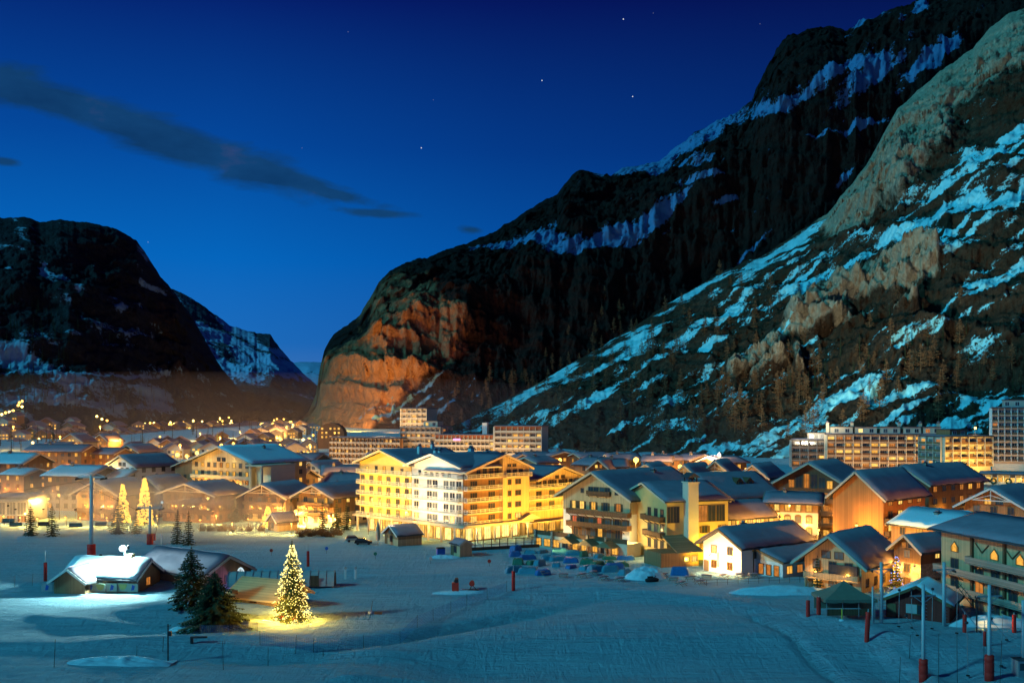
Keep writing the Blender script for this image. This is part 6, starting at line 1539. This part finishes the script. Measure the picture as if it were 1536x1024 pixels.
# drag lift pylons
def pylon(label, px, py, toppy, padpy, rad, arm=1, arms_m='steel_paint'):
    p = GP(px, py); h = (py - toppy) / F * p.y; ph = (py - padpy) / F * p.y if padpy else 0
    o = thing('lift_pylon', label, 'lift pylon', p, 0)
    b = MB(); b.tube((0, 0, -.5), (0, 0, h), rad, rad * .85, 14); b.lathe([(rad * .9, h), (rad * .5, h + .06), (0, h + .06)], 14); b.build('pole', M['steel_paint'], o, True)
    if ph:
        w = rad * 2.3
        b = MB(); b.lathe([(0, -.4), (w, -.4), (w, ph * .3), (w * .92, ph * .33), (w, ph * .36), (w, ph * .7), (w * .92, ph * .73), (w, ph * .76), (w * .97, ph), (rad, ph + .04)], 16); b.build('crash_pad', M['red_pad'], o, True)
    b = MB()
    for k in range(int(h / .45)):
        z = ph + .3 + k * .45
        if z < h - .6: b.bar((rad * .9, -.16, z), (rad * 1.0 + .18, -.16, z), .03); b.bar((rad * 1.0 + .18, -.16, z), (rad + .18, .16, z), .03); b.bar((rad + .18, .16, z), (rad * .9, .16, z), .03)
    b.build('rungs', M['metal'], o)
    if arm:
        b = MB()
        z = h * .88
        b.bar((-1.6, 0, z), (1.6, 0, z + .1), .14, .18); b.bar((0, 0, z - .9), (-1.3, 0, z), .08); b.bar((0, 0, z - .9), (1.3, 0, z + .08), .08)
        c = b.build('crossarm', M['metal'], o)
        for s_ in (-1.5, 1.5):
            w_ = MB()
            for yy in (-.5, 0, .5): w_.tube((s_ - .05, yy, z - .16), (s_ + .05, yy, z - .16), .17, .17, 12)
            w_.bar((s_, -.6, z - .08), (s_, .6, z - .08), .05, .1); w_.build('sheave', M['rubber'], c)
    return o
pa = pylon('silver drag lift pylon with a bright red foot pad nearest to the groomed track', 1385, 1012, 868, 980, .24)
pb = pylon('silver drag lift pylon with red foot pad and leaning T bars around it', 1484, 1020, 877, 982, .25)
pc = pylon('thick silver pylon rising between the grey tent and the brown lift hut', 1322, 934, 843, 0, .27, 1)
pd_ = pylon('thick silver pylon in front of the long wooden hotel windows', 1416, 938, 843, 0, .27, 1)
pe = pylon('silver pylon cut by the picture edge beside the control cabin', 1535, 1012, 900, 0, .25, 0)
pf = pylon('short thin pylon against the grey tent side', 1309, 934, 880, 0, .16, 0)
def tbar(label, px, py, length, lean):
    p = GP(px, py); o = thing('drag_lift_hanger', label, 'drag lift hanger', p, rnd(-.3, .3))
    b = MB(); b.tube((0, 0, .5), (lean, 0, .5 + length), .045, .045, 7); b.build('rod', M['metal'], o)
    b = MB(); b.lathe([(0, .2), (.22, .22), (.26, .3), (.2, .38), (0, .42)], 12); b.build('seat_disc', M['rubber'], o, True)
    b = MB(); b.lathe([(.05, .5 + length), (.2, .55 + length), (.22, .8 + length), (.05, .9 + length)], 10, (lean, 0, 0)); b.build('spring_box', M['iron'], o, True)
    return o
for i, (px, py, ln, le, lab) in enumerate(((1348, 942, 5.0, .1, 'first hanger left of the row before the brown hut'), (1368, 944, 5.2, -.1, 'hanger before the brown hut door'), (1398, 945, 5.4, .1, 'hanger at the right corner of the brown hut'), (1435, 952, 6.2, .1, 'hanger right of the thick silver pylon'), (1452, 1000, 6.4, -.2, 'tall hanger left of the red footed pylon with T bars'), (1502, 1000, 6.6, .2, 'tall hanger right of the red footed pylon with T bars'), (1376, 968, 2.4, -1.6, 'leaning hanger beside the pylon nearest the track'), (1470, 950, 3.2, -2.6, 'strongly leaning hanger under the long wooden hotel'), (1510, 962, 2.6, -2.2, 'leaning hanger low by the snow bank'))):
    tbar('drag lift ' + lab, px, py, ln, le)
gt = thing('lift_gantry', 'dark steel lattice arms spread above the drag lift beside the long wooden hotel', 'gantry', GP(1462, 948), 0)
b = MB()
for k in range(7):
    a = Vector((-3.2 + k * .42, 0, 7.6 - k * .55)); b.bar(a, a + Vector((.5, 0, .6)), .05); b.bar(a, a + Vector((.42, 0, -.55)), .09)
b.bar((-3.0, 0, 8.0), (.2, 0, 4.2), .08); b.build('lattice_arm', M['iron'], gt)
b = MB(); b.tube((.3, 0, -.4), (.3, 0, 5.2), .12, .12, 8); b.build('post', M['iron'], gt)
# lift hut, tent, cabin
lhut = house('lift_hut', 'brown boarded lift hut with cyan snow on its shallow gable roof behind the hangers', 'hut', 1329, 157, 1424, 152, 902, 880, 9, 'y', 'wood_red', 'wood_red', .3, .8, .0, 'plain', (), 'L', chim=0, step=30, snow=.3, attic=False, trim='wood_beam', glow=0, snowm='snow_bright')[0]
b = MB(); b.box(3.0, 4.6, -.12, -.02, 1.0, 2.4); b.build('hatch', M['film'], lhut)
tent = thing('tent', 'grey green hipped tent with open sides between red padded posts and silver pylon', 'tent', GP(1240, 930), .03)
tw, td = X(1312, 156) - X(1240, 156), 6.0
e_ = 2.5; pk = 4.9
b = MB(); c_ = (tw / 2, td / 2, pk); cs = [(-.3, -.3, e_), (tw + .3, -.3, e_), (tw + .3, td + .3, e_), (-.3, td + .3, e_)]
for i in range(4):
    p0, p1 = Vector(cs[i]), Vector(cs[(i + 1) % 4]); n = 6
    for k in range(n):
        a0, a1 = p0.lerp(p1, k / n), p0.lerp(p1, (k + 1) / n)
        m0, m1 = a0.lerp(Vector(c_), .5) - Vector((0, 0, .22)), a1.lerp(Vector(c_), .5) - Vector((0, 0, .22))
        b.poly([a0, a1, m1, m0]); b.poly([m0, m1, c_])
        b.poly([a0 - Vector((0, 0, .45 + .1 * (k % 2))), a1 - Vector((0, 0, .45 + .1 * ((k + 1) % 2))), a1, a0])
b.build('canopy', M['canvas_grey'], tent)
for x_ in (0, tw / 3, 2 * tw / 3, tw):
    for y_ in (0, td):
        b = MB(); b.tube((x_, y_, -.3), (x_, y_, e_), .05, .05, 6); b.build('leg', M['metal'], tent)
b = MB(); b.box(.05, tw - .05, td - .1, td - .04, 0, e_ - .1); b.box(tw - .1, tw - .04, .2, td - .15, 0, e_ - .1); b.build('back_curtain', M['canvas_grey'], tent)
b = MB(); b.box(.1, tw - .2, .02, .06, 0, 1.0); b.build('rail_panel', M['wood_dark'], tent)
cab = thing('control_cabin', 'grey metal control cabin at the lower picture edge', 'cabin', GP(1530, 1015), 0)
b = MB(); b.box(-.3, 2.0, -.2, 1.6, -.3, 2.1); b.build('body', M['metal'], cab); b = MB(); b.box(-.4, 2.1, -.3, 1.7, 2.104, 2.2); b.build('roof', M['slate'], cab); b = MB(); b.box(-.1, .7, -.24, -.205, .9, 1.8); b.build('window', M['glass'], cab)
# chair lift towers with chairs in the mist
def tower(label, px, py, toppy, padpy, rad):
    p = GP(px, py); h = (py - toppy) / F * p.y; ph = (py - padpy) / F * p.y
    o = thing('lift_tower', label, 'lift tower', p, 0)
    b = MB(); b.tube((0, 0, -.5), (0, 0, h), rad, rad * .8, 14); b.build('pole', M['steel_paint'], o, True)
    b = MB(); b.lathe([(rad, -.3), (rad * 2.2, -.3), (rad * 2.2, ph * .5), (rad * 2.05, ph * .52), (rad * 2.2, ph * .55), (rad * 2.2, ph), (rad, ph + .02)], 14); b.build('crash_pad', M['red_pad'], o, True)
    b = MB(); b.bar((-3, 0, h - .5), (3, 0, h - .5), .3, .4); b.bar((-3, 0, h - .3), (0, 0, h + .6), .12); b.bar((3, 0, h - .3), (0, 0, h + .6), .12); c = b.build('crossarm', M['steel_paint'], o)
    for s_ in (-2.8, 2.8):
        w_ = MB()
        for yy in np.linspace(-1.6, 1.6, 6): w_.tube((s_ - .08, yy, h - .85), (s_ + .08, yy, h - .85), .24, .24, 10)
        w_.bar((s_, -1.8, h - .7), (s_, 1.8, h - .7), .1, .16); w_.build('sheave', M['rubber'], c)
    return o
tower('tall grey chair lift tower with red padded foot in the mist', 137, 833, 712, 816, .42)
tower('shorter chair lift tower with red pad beside the snow gun lance', 225, 816, 758, 800, .36)
def chair(label, px, py, D, w):
    o = thing('lift_chair', label, 'lift chair', (X(px, D), D, Z(py, D)), 0)
    b = MB(); b.box(-w / 2, w / 2, -.3, .3, 0, .12); b.build('seat', M['rubber'], o)
    b = MB(); b.box(-w / 2, w / 2, .3, .38, .1, .95); b.build('backrest', M['canvas_grey'], o)
    b = MB(); b.path([(-w / 2, .2, 0), (-w / 2, .1, 1.5), (-w / 2 + .4, 0, 1.95), (w / 2 - .4, 0, 1.95), (w / 2, .1, 1.5), (w / 2, .2, 0)], .05, 6); b.path([(-w / 2, -.5, .5), (w / 2, -.5, .5)], .035, 6); b.tube((0, 0, 1.95), (0, 0, 4.2), .05, .05, 6); b.build('frame', M['metal'], o)
    b = MB(); b.box(-.2, .2, -.25, .25, 4.2, 4.55); b.build('grip', M['iron'], o)
    return o
chair('empty grey lift chair with rounded frame, nearest to the tall lift tower', 113, 790, 250, 3.2)
chair('dark empty lift chair at the picture edge, higher of two', 12, 783, 262, 3.2)
chair('empty lift chair just below the highest one by the little fir', 23, 789, 255, 3.2)
chair('empty lift chair behind the broad crowned fir', 65, 788, 262, 3.0)
chair('empty lift chair hanging right of the tall lift tower', 151, 788, 268, 3.0)
chair('lift chair among misty firs right of the tower', 210, 789, 290, 3.0)
cb = MB(); n = 10
Pts = [Vector((X(-60, 265), 265, Z(745, 265) + 1)), Vector((X(12, 262), 262, Z(783, 262) + 4.7)), Vector((X(137, 224) - 2.8, 224, Z(716, 224)))]
cb.path([Vector((X(-80, 262), 262, Z(752, 262))), Vector((X(137, 224) - 2.8, 224.0, Z(718, 224) - .6)), Vector((X(225, 240) - 2.8, 240.0, Z(762, 240) - .6)), Vector((X(400, 300), 300, Z(775, 300)))], .035, 5)
tag(cb.build('lift_cable', M['iron']), 'thin dark haul cable strung over the lift towers', 'cable')
# snow guns and their plumes
lance = thing('snow_gun', 'slanted snow gun lance with bright nozzle spraying mist over the piste', 'snow gun', GP(231, 810), 0)
pl = lance.location
tip = Vector((X(243, 238), 238, Z(753, 238)))
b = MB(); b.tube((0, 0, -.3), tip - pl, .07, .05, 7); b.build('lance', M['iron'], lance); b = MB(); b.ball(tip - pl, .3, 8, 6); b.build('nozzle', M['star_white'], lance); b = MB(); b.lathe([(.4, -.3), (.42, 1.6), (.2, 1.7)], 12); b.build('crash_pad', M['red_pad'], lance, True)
def plume(name, label, tip, end, r0, r1, m, sq=.8):
    tip, end = Vector(tip), Vector(end); d = end - tip; L = d.length
    b = MB(); prof = []
    n = 10
    for i in range(n + 1): prof.append((r0 + (r1 - r0) * (i / n) ** .9 if 0 < i < n else .02, L * i / n))
    b.lathe(prof, 14)
    # laid along x so that Generated x runs down the plume
    b.v = [(z, x, y * sq) for x, y, z in b.v]
    o = b.build(name, m, None, True); o.location = tip; o.rotation_euler = d.to_track_quat('X', 'Z').to_euler()
    return tag(o, label, 'mist plume', kind='stuff')
M['plume'] = m_volume('snow gun mist', .6, (.85, .95, 1), .22, .25, .55)
M['fog'] = m_volume('drifting snow mist', .045, (.9, .92, 1), .09, .22)
plume('mist_plume', 'long blue white plume of snow mist fanning from the picture edge', (X(-4, 255), 255, Z(751, 255)), (X(160, 262), 262, Z(728, 262)), .4, 3.6, M['plume'])
plume('mist_plume', 'plume of snow mist blown sideways from the slanted lance', tip, (X(360, 240), 240, Z(752, 240)), .4, 2.6, M['plume'])
plume('mist_plume', 'tall veil of falling snow mist over the lance', (X(238, 236), 236, Z(725, 236)), (X(241, 236), 236, Z(770, 236)), 1.5, 2.2, M['plume'])
bm_ = MB(); bm_.ball((0, 0, 0), 1, 18, 12); o = bm_.build('snow_mist', M['fog'], None, True); o.location = (X(290, 250), 250, 7); o.scale = (26, 16, 9); tag(o, 'drifting snow mist around the firs and lance', 'mist', kind='stuff')
bm_ = MB(); bm_.ball((0, 0, 0), 1, 18, 12); o = bm_.build('snow_mist', M['fog'], None, True); o.location = (X(90, 275), 275, 10); o.scale = (40, 14, 9); tag(o, 'drifting snow mist in front of the left hand village', 'mist', kind='stuff')
# small things on the piste
def disc(px, py, m, lab, h=1.6):
    p = GP(px, py + 8); o = thing('piste_marker', lab, 'piste marker', p, 0)
    hh = max(.8, (py + 8 - py) / F * p.y)
    b = MB(); b.tube((0, 0, -.3), (0, 0, hh), .035, .035, 6); b.build('post', M['iron'], o)
    b = MB(); b.tube((0, -.06, hh), (0, -.02, hh), .38, .38, 14); b.build('disc', M[m], o)
for a in ((407, 825, 'red', 'dull red round piste marker above the decorated fir'), (490, 822, 'blue', 'blue round piste marker in front of the carved gable chalet'), (563, 830, 'green_tarp', 'green round piste marker before the gold hotel'), (646, 837, 'metal', 'grey round piste marker before the blue bin'), (734, 841, 'red', 'faint red round piste marker by the terrace tables'), (328, 831, 'iron', 'dark round piste marker behind the spruces'), (151, 833, 'iron', 'dark round piste marker beside the lift tower foot'), (422, 924, 'red', 'round marker sign before the decorated fir, the left one'), (442, 926, 'red_pad', 'taller marker sign right before the decorated fir')): disc(*a)
g = thing('snow_gun', 'squat red snow gun on a box beside the safety net', 'snow gun', GP(683, 888), 0)
b = MB(); b.box(-.6, .6, -.5, .5, -.2, 1.7); b.build('body', M['red'], g); b = MB(); b.tube((.2, -.5, 2.0), (.2, .6, 2.2), .4, .34, 12); b.build('fan', M['iron'], g); b = MB(); b.ball((-.9, -.4, 0), .7, 8, 5, .4); b.build('snow_clump', M['snow_heap'], g, True)
g = thing('snow_gun', 'small red snow gun with three legs right of the squat one', 'snow gun', GP(708, 888), 0)
b = MB(); b.tube((0, -.55, 1.2), (0, .55, 1.3), .5, .38, 14); b.build('fan', M['red'], g)
for a in (0, 2.1, 4.2): b = MB(); b.tube((0, 0, .9), (1.1 * math.cos(a), 1.1 * math.sin(a), -.2), .06, .06, 6); b.build('leg', M['iron'], g)
b = MB(); b.bar((-1.8, 0, .05), (1.2, 0, .05), .5, .15); b.build('sledge', M['iron'], g)
g = thing('flag_lamp', 'little lamp post leaning over a dark crate on the orange lit snow', 'lamp post', GP(556, 920), 0)
b = MB(); b.tube((0, 0, -.2), (.3, 0, 2.1), .05, .04, 6); b.build('post', M['wood_beam'], g); b = MB(); b.ball((0, 0, .2), .45, 8, 5, .6); b.build('snow_clump', M['snow_heap'], g, True); b = MB(); b.box(.6, 1.8, -.2, .2, -.1, .25); b.build('crate', M['wood_dark'], g)
g = thing('signpost', 'dark post with a hanging box in the near snow', 'signpost', GP(252, 992), 0)
b = MB(); b.tube((0, 0, -.3), (0, 0, 4.9), .1, .09, 8); b.build('post', M['iron'], g); b = MB(); b.box(.05, .45, -.2, .2, 3.4, 4.0); b.build('box', M['iron'], g); b = MB(); b.tube((-.1, 0, 4.6), (.35, 0, 4.75), .06, .06, 6); b.build('bracket', M['iron'], g)
g = thing('bench', 'dark snow covered bench on a single foot before the spruces', 'bench', GP(288, 962), .1)
b = MB(); b.box(-.2, 2.0, -.25, .25, .75, .95); b.build('seat', M['iron'], g); b = MB(); b.box(-.2, .15, -.2, .2, -.4, .75); b.build('leg', M['iron'], g)
# snow heaps
def heap(px, py, rx, ry, h, lab, seed, group=None, name='snow_heap', m='snow_heap', kind=None):
    p = GP(px, py); n = 40; P_ = np.zeros((n, n, 3))
    u = np.linspace(-1, 1, n); U, V = np.meshgrid(u, u)
    e = np.clip(1 - (U ** 2 + V ** 2), 0, None) ** .7
    P_[..., 0] = U * rx; P_[..., 1] = V * ry; P_[..., 2] = e * h * (.5 + fbm(U * 3 + seed, V * 3, 5, seed, True)) - .25
    o = put(name, grid_mesh(name, P_, n, n, M[m]), None, tuple(p)); tag(o, lab, 'snow heap', group, kind); return o
heap(968, 866, 4.2, 3, 1.9, 'heap of ploughed snow beside the terrace tables', 1)
heap(385, 938, 5.5, 1.6, .9, 'low gold lit heap of snow before the stone hut', 2)
heap(175, 993, 7, 2.2, .8, 'long lumpy heap of churned snow in the near corner', 3)
heap(300, 943, 5, 1.5, .8, 'broken heap of snow under the dark spruces', 4)
heap(1490, 938, 7, 1.5, 1.4, 'cyan snow bank below the long wooden hotel', 6)
heap(1175, 888, 10, 2.5, 1.2, 'grey snow bank between the restaurant and the beige chalet', 7)
heap(665, 836, 4, 1.6, .7, 'low snow heap beside the blue bin', 8)
heap(690, 890, 5, 1.2, .5, 'small snow heap under the red snow guns', 9)
# safety net along the ditch and slalom rods
def net(label, pts, h=1.7):
    W = [GP(*q) for q in pts]; base = W[0]
    root = thing('safety_net', label, 'safety net', base, 0)
    pr = []
    for a, b_ in zip(W, W[1:]):
        L = (b_ - a).length; k = max(1, int(L / 4.5))
        for i in range(k): pr.append(a.lerp(b_, i / k))
    pr.append(W[-1])
    pr = [Vector((q.x, q.y, gz(q.x, q.y))) for q in pr]
    for q in pr:
        b = MB(); b.tube(q - base - Vector((0, 0, .3)), q - base + Vector((rnd(-.08, .08), 0, h + .25)), .04, .035, 6); b.build('post', M['iron'], root)
    b = MB()
    for q, r_ in zip(pr, pr[1:]):
        q, r_ = q - base, r_ - base; L = (r_ - q).length
        for z in np.linspace(.1, h, 8): b.bar(q + Vector((0, 0, z)), r_ + Vector((0, 0, z)), .022)
        m_ = int(L / .3)
        for i in range(m_): s_ = q.lerp(r_, i / m_); b.bar(s_ + Vector((0, 0, .1)), s_ + Vector((0, 0, h)), .018)
    b.build('net', M['blue_tarp'], root)
    return root
net('long blue safety net along the snow ditch towards the red snow guns', [(390, 968), (470, 972), (545, 966), (600, 952), (650, 930), (700, 908), (760, 890)])
net('short blue safety net between the marker signs', [(300, 950), (345, 950), (386, 946)], 1.2)
for i, (px, py, top) in enumerate(((81, 1000, 958), (244, 980, 958), (205, 985, 968), (335, 1004, 960), (402, 998, 970), (443, 990, 962), (485, 984, 972), (22, 880, 862), (48, 878, 860), (1408, 1024, 950), (1436, 1024, 948), (1349, 985, 945), (1364, 980, 945), (1475, 1010, 955), (1500, 1024, 960))):
    p = GP(px, py); o = tag(put('slalom_rod', MB.mesh.__get__((lambda b: (b.tube((0, 0, -.3), (rnd(-.1, .25), 0, (py - top) / F * p.y), .04, .03, 6), b)[1])(MB()))('slalom_rod', M['iron']), None, p), 'thin dark rod stuck in the near snow', 'rod', 'thin rods in the near snow')
# terrace of the gold hotel and clutter before the balconied hotel
fe = thing('terrace_fence', 'dark post and rail fence of the glowing hotel terrace', 'fence', GP(700, 826), 0)
W = [GP(700, 826) - fe.location, GP(868, 817) - fe.location]; n = 14
for i in range(n + 1):
    q = W[0].lerp(W[1], i / n); b = MB(); b.tube(q - Vector((0, 0, .3)), q + Vector((0, 0, 2.6)), .1, .1, 6); b.build('post', M['iron'], fe)
for z in (1.3, 2.4):
    b = MB(); b.bar(W[0] + Vector((0, 0, z)), W[1] + Vector((0, 0, z)), .1, .12); b.build('rail', M['iron'], fe)
b = MB(); b.bar(W[0] + Vector((0, 0, .3)), W[1] + Vector((0, 0, .3)), .1, .9); b.build('base_board', M['wood_dark'], fe)
def tarp(px, py, m, lab, w=3.0, d=1.6, h=1.3, seed=0):
    p = GP(px, py); rg = random.Random(seed); n = 14; P_ = np.zeros((n, n, 3)); u = np.linspace(-1, 1, n); U, V = np.meshgrid(u, u)
    e = np.clip(1.15 - np.maximum(np.abs(U), np.abs(V)) ** 6, 0, 1)
    P_[..., 0] = U * w / 2 * (1 + .1 * fbm(V * 3, U * 0 + seed, 3, seed)); P_[..., 1] = V * d / 2; P_[..., 2] = e * h * (.75 + .5 * fbm(U * 2.2 + seed, V * 2.2, 4, seed))
    P_[0, :, 2] = P_[-1, :, 2] = -.1; P_[:, 0, 2] = P_[:, -1, 2] = -.1
    o = put('covered_furniture', grid_mesh('covered_furniture', P_, n, n, M[m], True), None, tuple(p), rg.uniform(-.3, .9)); tag(o, lab, 'covered furniture', 'tarpaulin covered terrace furniture')
mt = ['teal_tarp', 'blue_tarp', 'green_tarp']; nm = ['teal', 'blue', 'green']
for i in range(30):
    px = 775 + (i % 9) * 20 + rnd(-6, 6); py = 826 + (i // 9) * 10 + (i % 9) * 1.7 + rnd(-2, 2); j = random.choice((0, 0, 0, 1, 2))
    if px > 950: continue
    tarp(px, py, mt[j], nm[j] + ' tarpaulin over stacked furniture before the balconied hotel', rnd(1.6, 4.4), rnd(1.0, 2.2), rnd(.6, 1.3), i)
tarp(1020, 862, 'blue_tarp', 'blue tarpaulin over furniture on the lit restaurant terrace', 3.6, 2, 1.6, 91); tarp(922, 856, 'blue_tarp', 'blue tarpaulin heap nearest to the ploughed snow heap', 4, 2, 1.6, 92)
def table(px, py, lab, grp='picnic tables on the terraces'):
    o = thing('picnic_table', lab, 'picnic table', GP(px, py), rnd(-.4, 1.0), grp)
    b = MB(); b.box(-1, 1, -.4, .4, .72, .78); b.build('tabletop', M['wood_grey'], o)
    for s_ in (-.75, .75): b = MB(); b.box(-1, 1, s_ - .14, s_ + .14, .43, .48); b.build('bench', M['wood_grey'], o)
    for s_ in (-.7, .7): b = MB(); b.bar((s_, -.8, 0), (s_, .15, .72), .07); b.bar((s_, .8, 0), (s_, -.15, .72), .07); b.build('leg', M['wood_grey'], o)
    b = MB(); b.sheet((-.95, -.38, .784), (.95, -.38, .784), (.95, .38, .784), (-.95, .38, .784), .14, 5, 3, .05, .03); b.build('snow', M['snow_roof'], o, True)
for px, py in [(1010, 872), (1035, 870), (1060, 868), (1085, 867), (1110, 866), (1022, 878), (1050, 876), (1130, 866), (995, 866)]: table(px, py, 'snow dusted picnic table on the terrace of the blazing restaurant', 'restaurant terrace tables')
for px, py in [(800, 856), (815, 862), (873, 866), (890, 862), (905, 870), (930, 872), (845, 866)]: table(px, py, 'picnic table at the edge of the tarpaulin covered furniture', 'tables by the tarpaulins')
def parasol(px, py, h, lab):
    o = thing('parasol', lab, 'parasol', GP(px, py), 0)
    b = MB(); b.tube((0, 0, -.2), (0, 0, h * .95), .06, .05, 8); b.build('pole', M['wood_beam'], o)
    b = MB(); b.lathe([(.12, h * .2), (.42, h * .24), (.46, h * .4), (.38, h * .62), (.42, h * .68), (.26, h * .86), (.05, h)], 12); b.v = [(x * (1 + .16 * math.cos(6 * math.atan2(y, x))), y * (1 + .16 * math.cos(6 * math.atan2(y, x))), z) for x, y, z in b.v]; b.build('canopy', M['canvas_beige'], o, True)
parasol(1079, 858, 5.2, 'closed beige parasol against the middle of the blazing white gable'); parasol(1114, 862, 5.4, 'closed beige parasol before the lean-to roof of the white restaurant'); parasol(567, 818, 5.8, 'closed dark parasol left of the kiosk before the gold hotel')
tf = thing('terrace_railing', 'thin railing around the blazing restaurant terrace', 'railing', GP(1042, 880), 0)
W = [GP(1042, 872) - tf.location, GP(1060, 878) - tf.location, GP(1215, 872) - tf.location]
for a, b_ in zip(W, W[1:]):
    k = max(2, int((b_ - a).length / 2))
    for i in range(k + 1): q = a.lerp(b_, i / k); b = MB(); b.tube(q - Vector((0, 0, .2)), q + Vector((0, 0, 1.1)), .04, .04, 6); b.build('post', M['iron'], tf)
    b = MB(); b.bar(a + Vector((0, 0, 1.1)), b_ + Vector((0, 0, 1.1)), .06); b.bar(a + Vector((0, 0, .55)), b_ + Vector((0, 0, .55)), .04); b.build('rail', M['iron'], tf)
bl = thing('black_boat_sledge', 'dark covered snowmobile parked beside the ploughed snow heap', 'snowmobile', GP(978, 872), .2)
b = MB(); b.lathe([(0, 0), (.5, .05), (.55, .5), (.3, .85), (0, .9)], 12); b.v = [(x * 2.6, y * .9, z) for x, y, z in b.v]; b.build('body', M['rubber'], bl, True); b = MB(); b.box(-.9, .2, -.22, .22, .85, 1.05); b.build('seat', M['rubber'], bl); b = MB(); b.bar((.7, -.4, 1.1), (.7, .4, 1.1), .06); b.bar((.5, 0, .8), (.7, 0, 1.1), .08); b.build('handlebar', M['iron'], bl)
bl.name = 'snowmobile'
# kiosks, bin, cars
house('kiosk', 'small market kiosk with white edged gable and orange side wall before the gold hotel', 'kiosk', 577, 246, 597, 240, 806, 794, 6.5, 'y', 'wood_pale', 'wood_mid', .6, .6, .0, 'plain', (), '', chim=0, trim='white_trim', step=9, snow=.15, glow=250)
house('kiosk', 'market kiosk with orange side wall beside the small cone shaped lit fir', 'kiosk', 402, 274, 416, 270, 792, 781, 6, 'y', 'wood_pale', 'wood_mid', .6, .6, .0, 'plain', (), '', chim=0, trim='white_trim', step=9, snow=.15, glow=250)
house('kiosk', 'narrow yellowish shed with steep dark roof at the terrace fence corner', 'shed', 676, 226, 690, 222, 822, 815, 3, 'x', 'wood_pale', 'wood_pale', .6, .3, .0, 'plain', (), '', chim=0, step=9, snow=.1, glow=0)
o = thing('bin', 'blue container next to the yellowish shed', 'container', GP(661, 831), .3); b = MB(); b.box(-.9, .9, -.6, .6, 0, 1.3); b.build('body', M['blue'], o); b = MB(); b.prism([(-1.0, 1.304), (1.0, 1.304), (.8, 1.6), (-.8, 1.6)], -.65, .65); b.build('lid', M['iron'], o)
M['car_dark'] = m_rough('dark car paint', (0.03, 0.03, 0.035), .1, 2, .25, .02, .3, .6)
M['car_pale'] = m_rough('pale car paint', (0.4, 0.45, 0.45), .1, 2, .25, .02, .3, .6)
def car(px, py, rz, m, lab):
    o = thing('parked_car', lab, 'car', GP(px, py), rz)
    b = MB(); b.prism([(-2.1, .35), (2.1, .35), (2.15, .8), (1.3, .95), (-2.0, .98), (-2.15, .7)], -.85, .85); b.build('body', M[m], o)
    b = MB(); b.prism([(-1.9, .985), (1.1, .955), (.45, 1.45), (-1.5, 1.48)], -.74, .74); b.build('cabin', M['glass'], o)
    b = MB(); b.prism([(-1.5, 1.485), (.45, 1.455), (.3, 1.55), (-1.4, 1.58)], -.72, .72); b.build('roof', M[m], o)
    for x_ in (-1.35, 1.35):
        for y_ in (-.8, .8): b = MB(); b.tube((x_, y_ - .11, .33), (x_, y_ + .11, .33), .33, .33, 14); b.build('wheel', M['rubber'], o)
    for y_ in (-.6, .6): b = MB(); b.box(2.12, 2.17, y_ - .18, y_ + .18, .6, .75); b.build('headlight', M['film'], o)
car(531, 812, .3, 'car_pale', 'pale snow dusted car parked by the hedge before the gold hotel'); car(545, 816, .1, 'car_dark', 'dark car parked beside the pale one before the gold hotel')
# roadside hedge of bare shrubs lit gold
def shrub_mesh(seed):
    rg = random.Random(seed); b = MB()
    for i in range(90):
        a, e = rg.uniform(0, 6.3), rg.uniform(.3, 1.5); L = rg.uniform(.6, 1.3)
        p = Vector((rg.uniform(-.5, .5), rg.uniform(-.4, .4), 0)); q = p + Vector((math.cos(a) * math.cos(e), math.sin(a) * math.cos(e), math.sin(e))) * L
        s_ = Vector((-.03, .03, 0)); b.poly([p - s_, p + s_, q]); b.poly([q, q + Vector((rg.uniform(-.2, .2), rg.uniform(-.2, .2), .12)), q + Vector((.07, 0, -.1))])
    return b.mesh('bare_shrub', M['larch'])
SM = [shrub_mesh(i) for i in range(3)]
for i in range(34):
    px = 448 + i * 3.2 + rnd(-2, 2) if i < 20 else rnd(296, 395); p = GP(px, 803 + rnd(-3, 2) if px > 430 else 796)
    o = put('bare_shrub', random.choice(SM), None, p, rnd(0, 6)); o.scale = (1.5,) * 3; tag(o, 'bare roadside shrub glowing gold under the street lamps', 'shrub', 'bare shrubs along the street')
# ------------------------------------------------------------------ night air over the valley
def air(name, col, dens, an=.5):
    m_, t_ = mat(name)
    vp = t_.new('ShaderNodeVolumePrincipled', {'Color': col, 'Density': dens, 'Anisotropy': an})
    t_.new('ShaderNodeOutputMaterial', {'Volume': vp.outputs[0]}); return m_
b = MB(); b.ball((0, 0, 0), 1, 32, 20)
o = b.build('valley_mist', air('valley mist', (0.95, 0.92, 0.9), 0.00016, .4), None, True); o.location = (-190, 760, 0); o.scale = (420, 560, 60)
tag(o, 'thin amber lit mist lying over the valley hamlet', 'mist', kind='stuff')
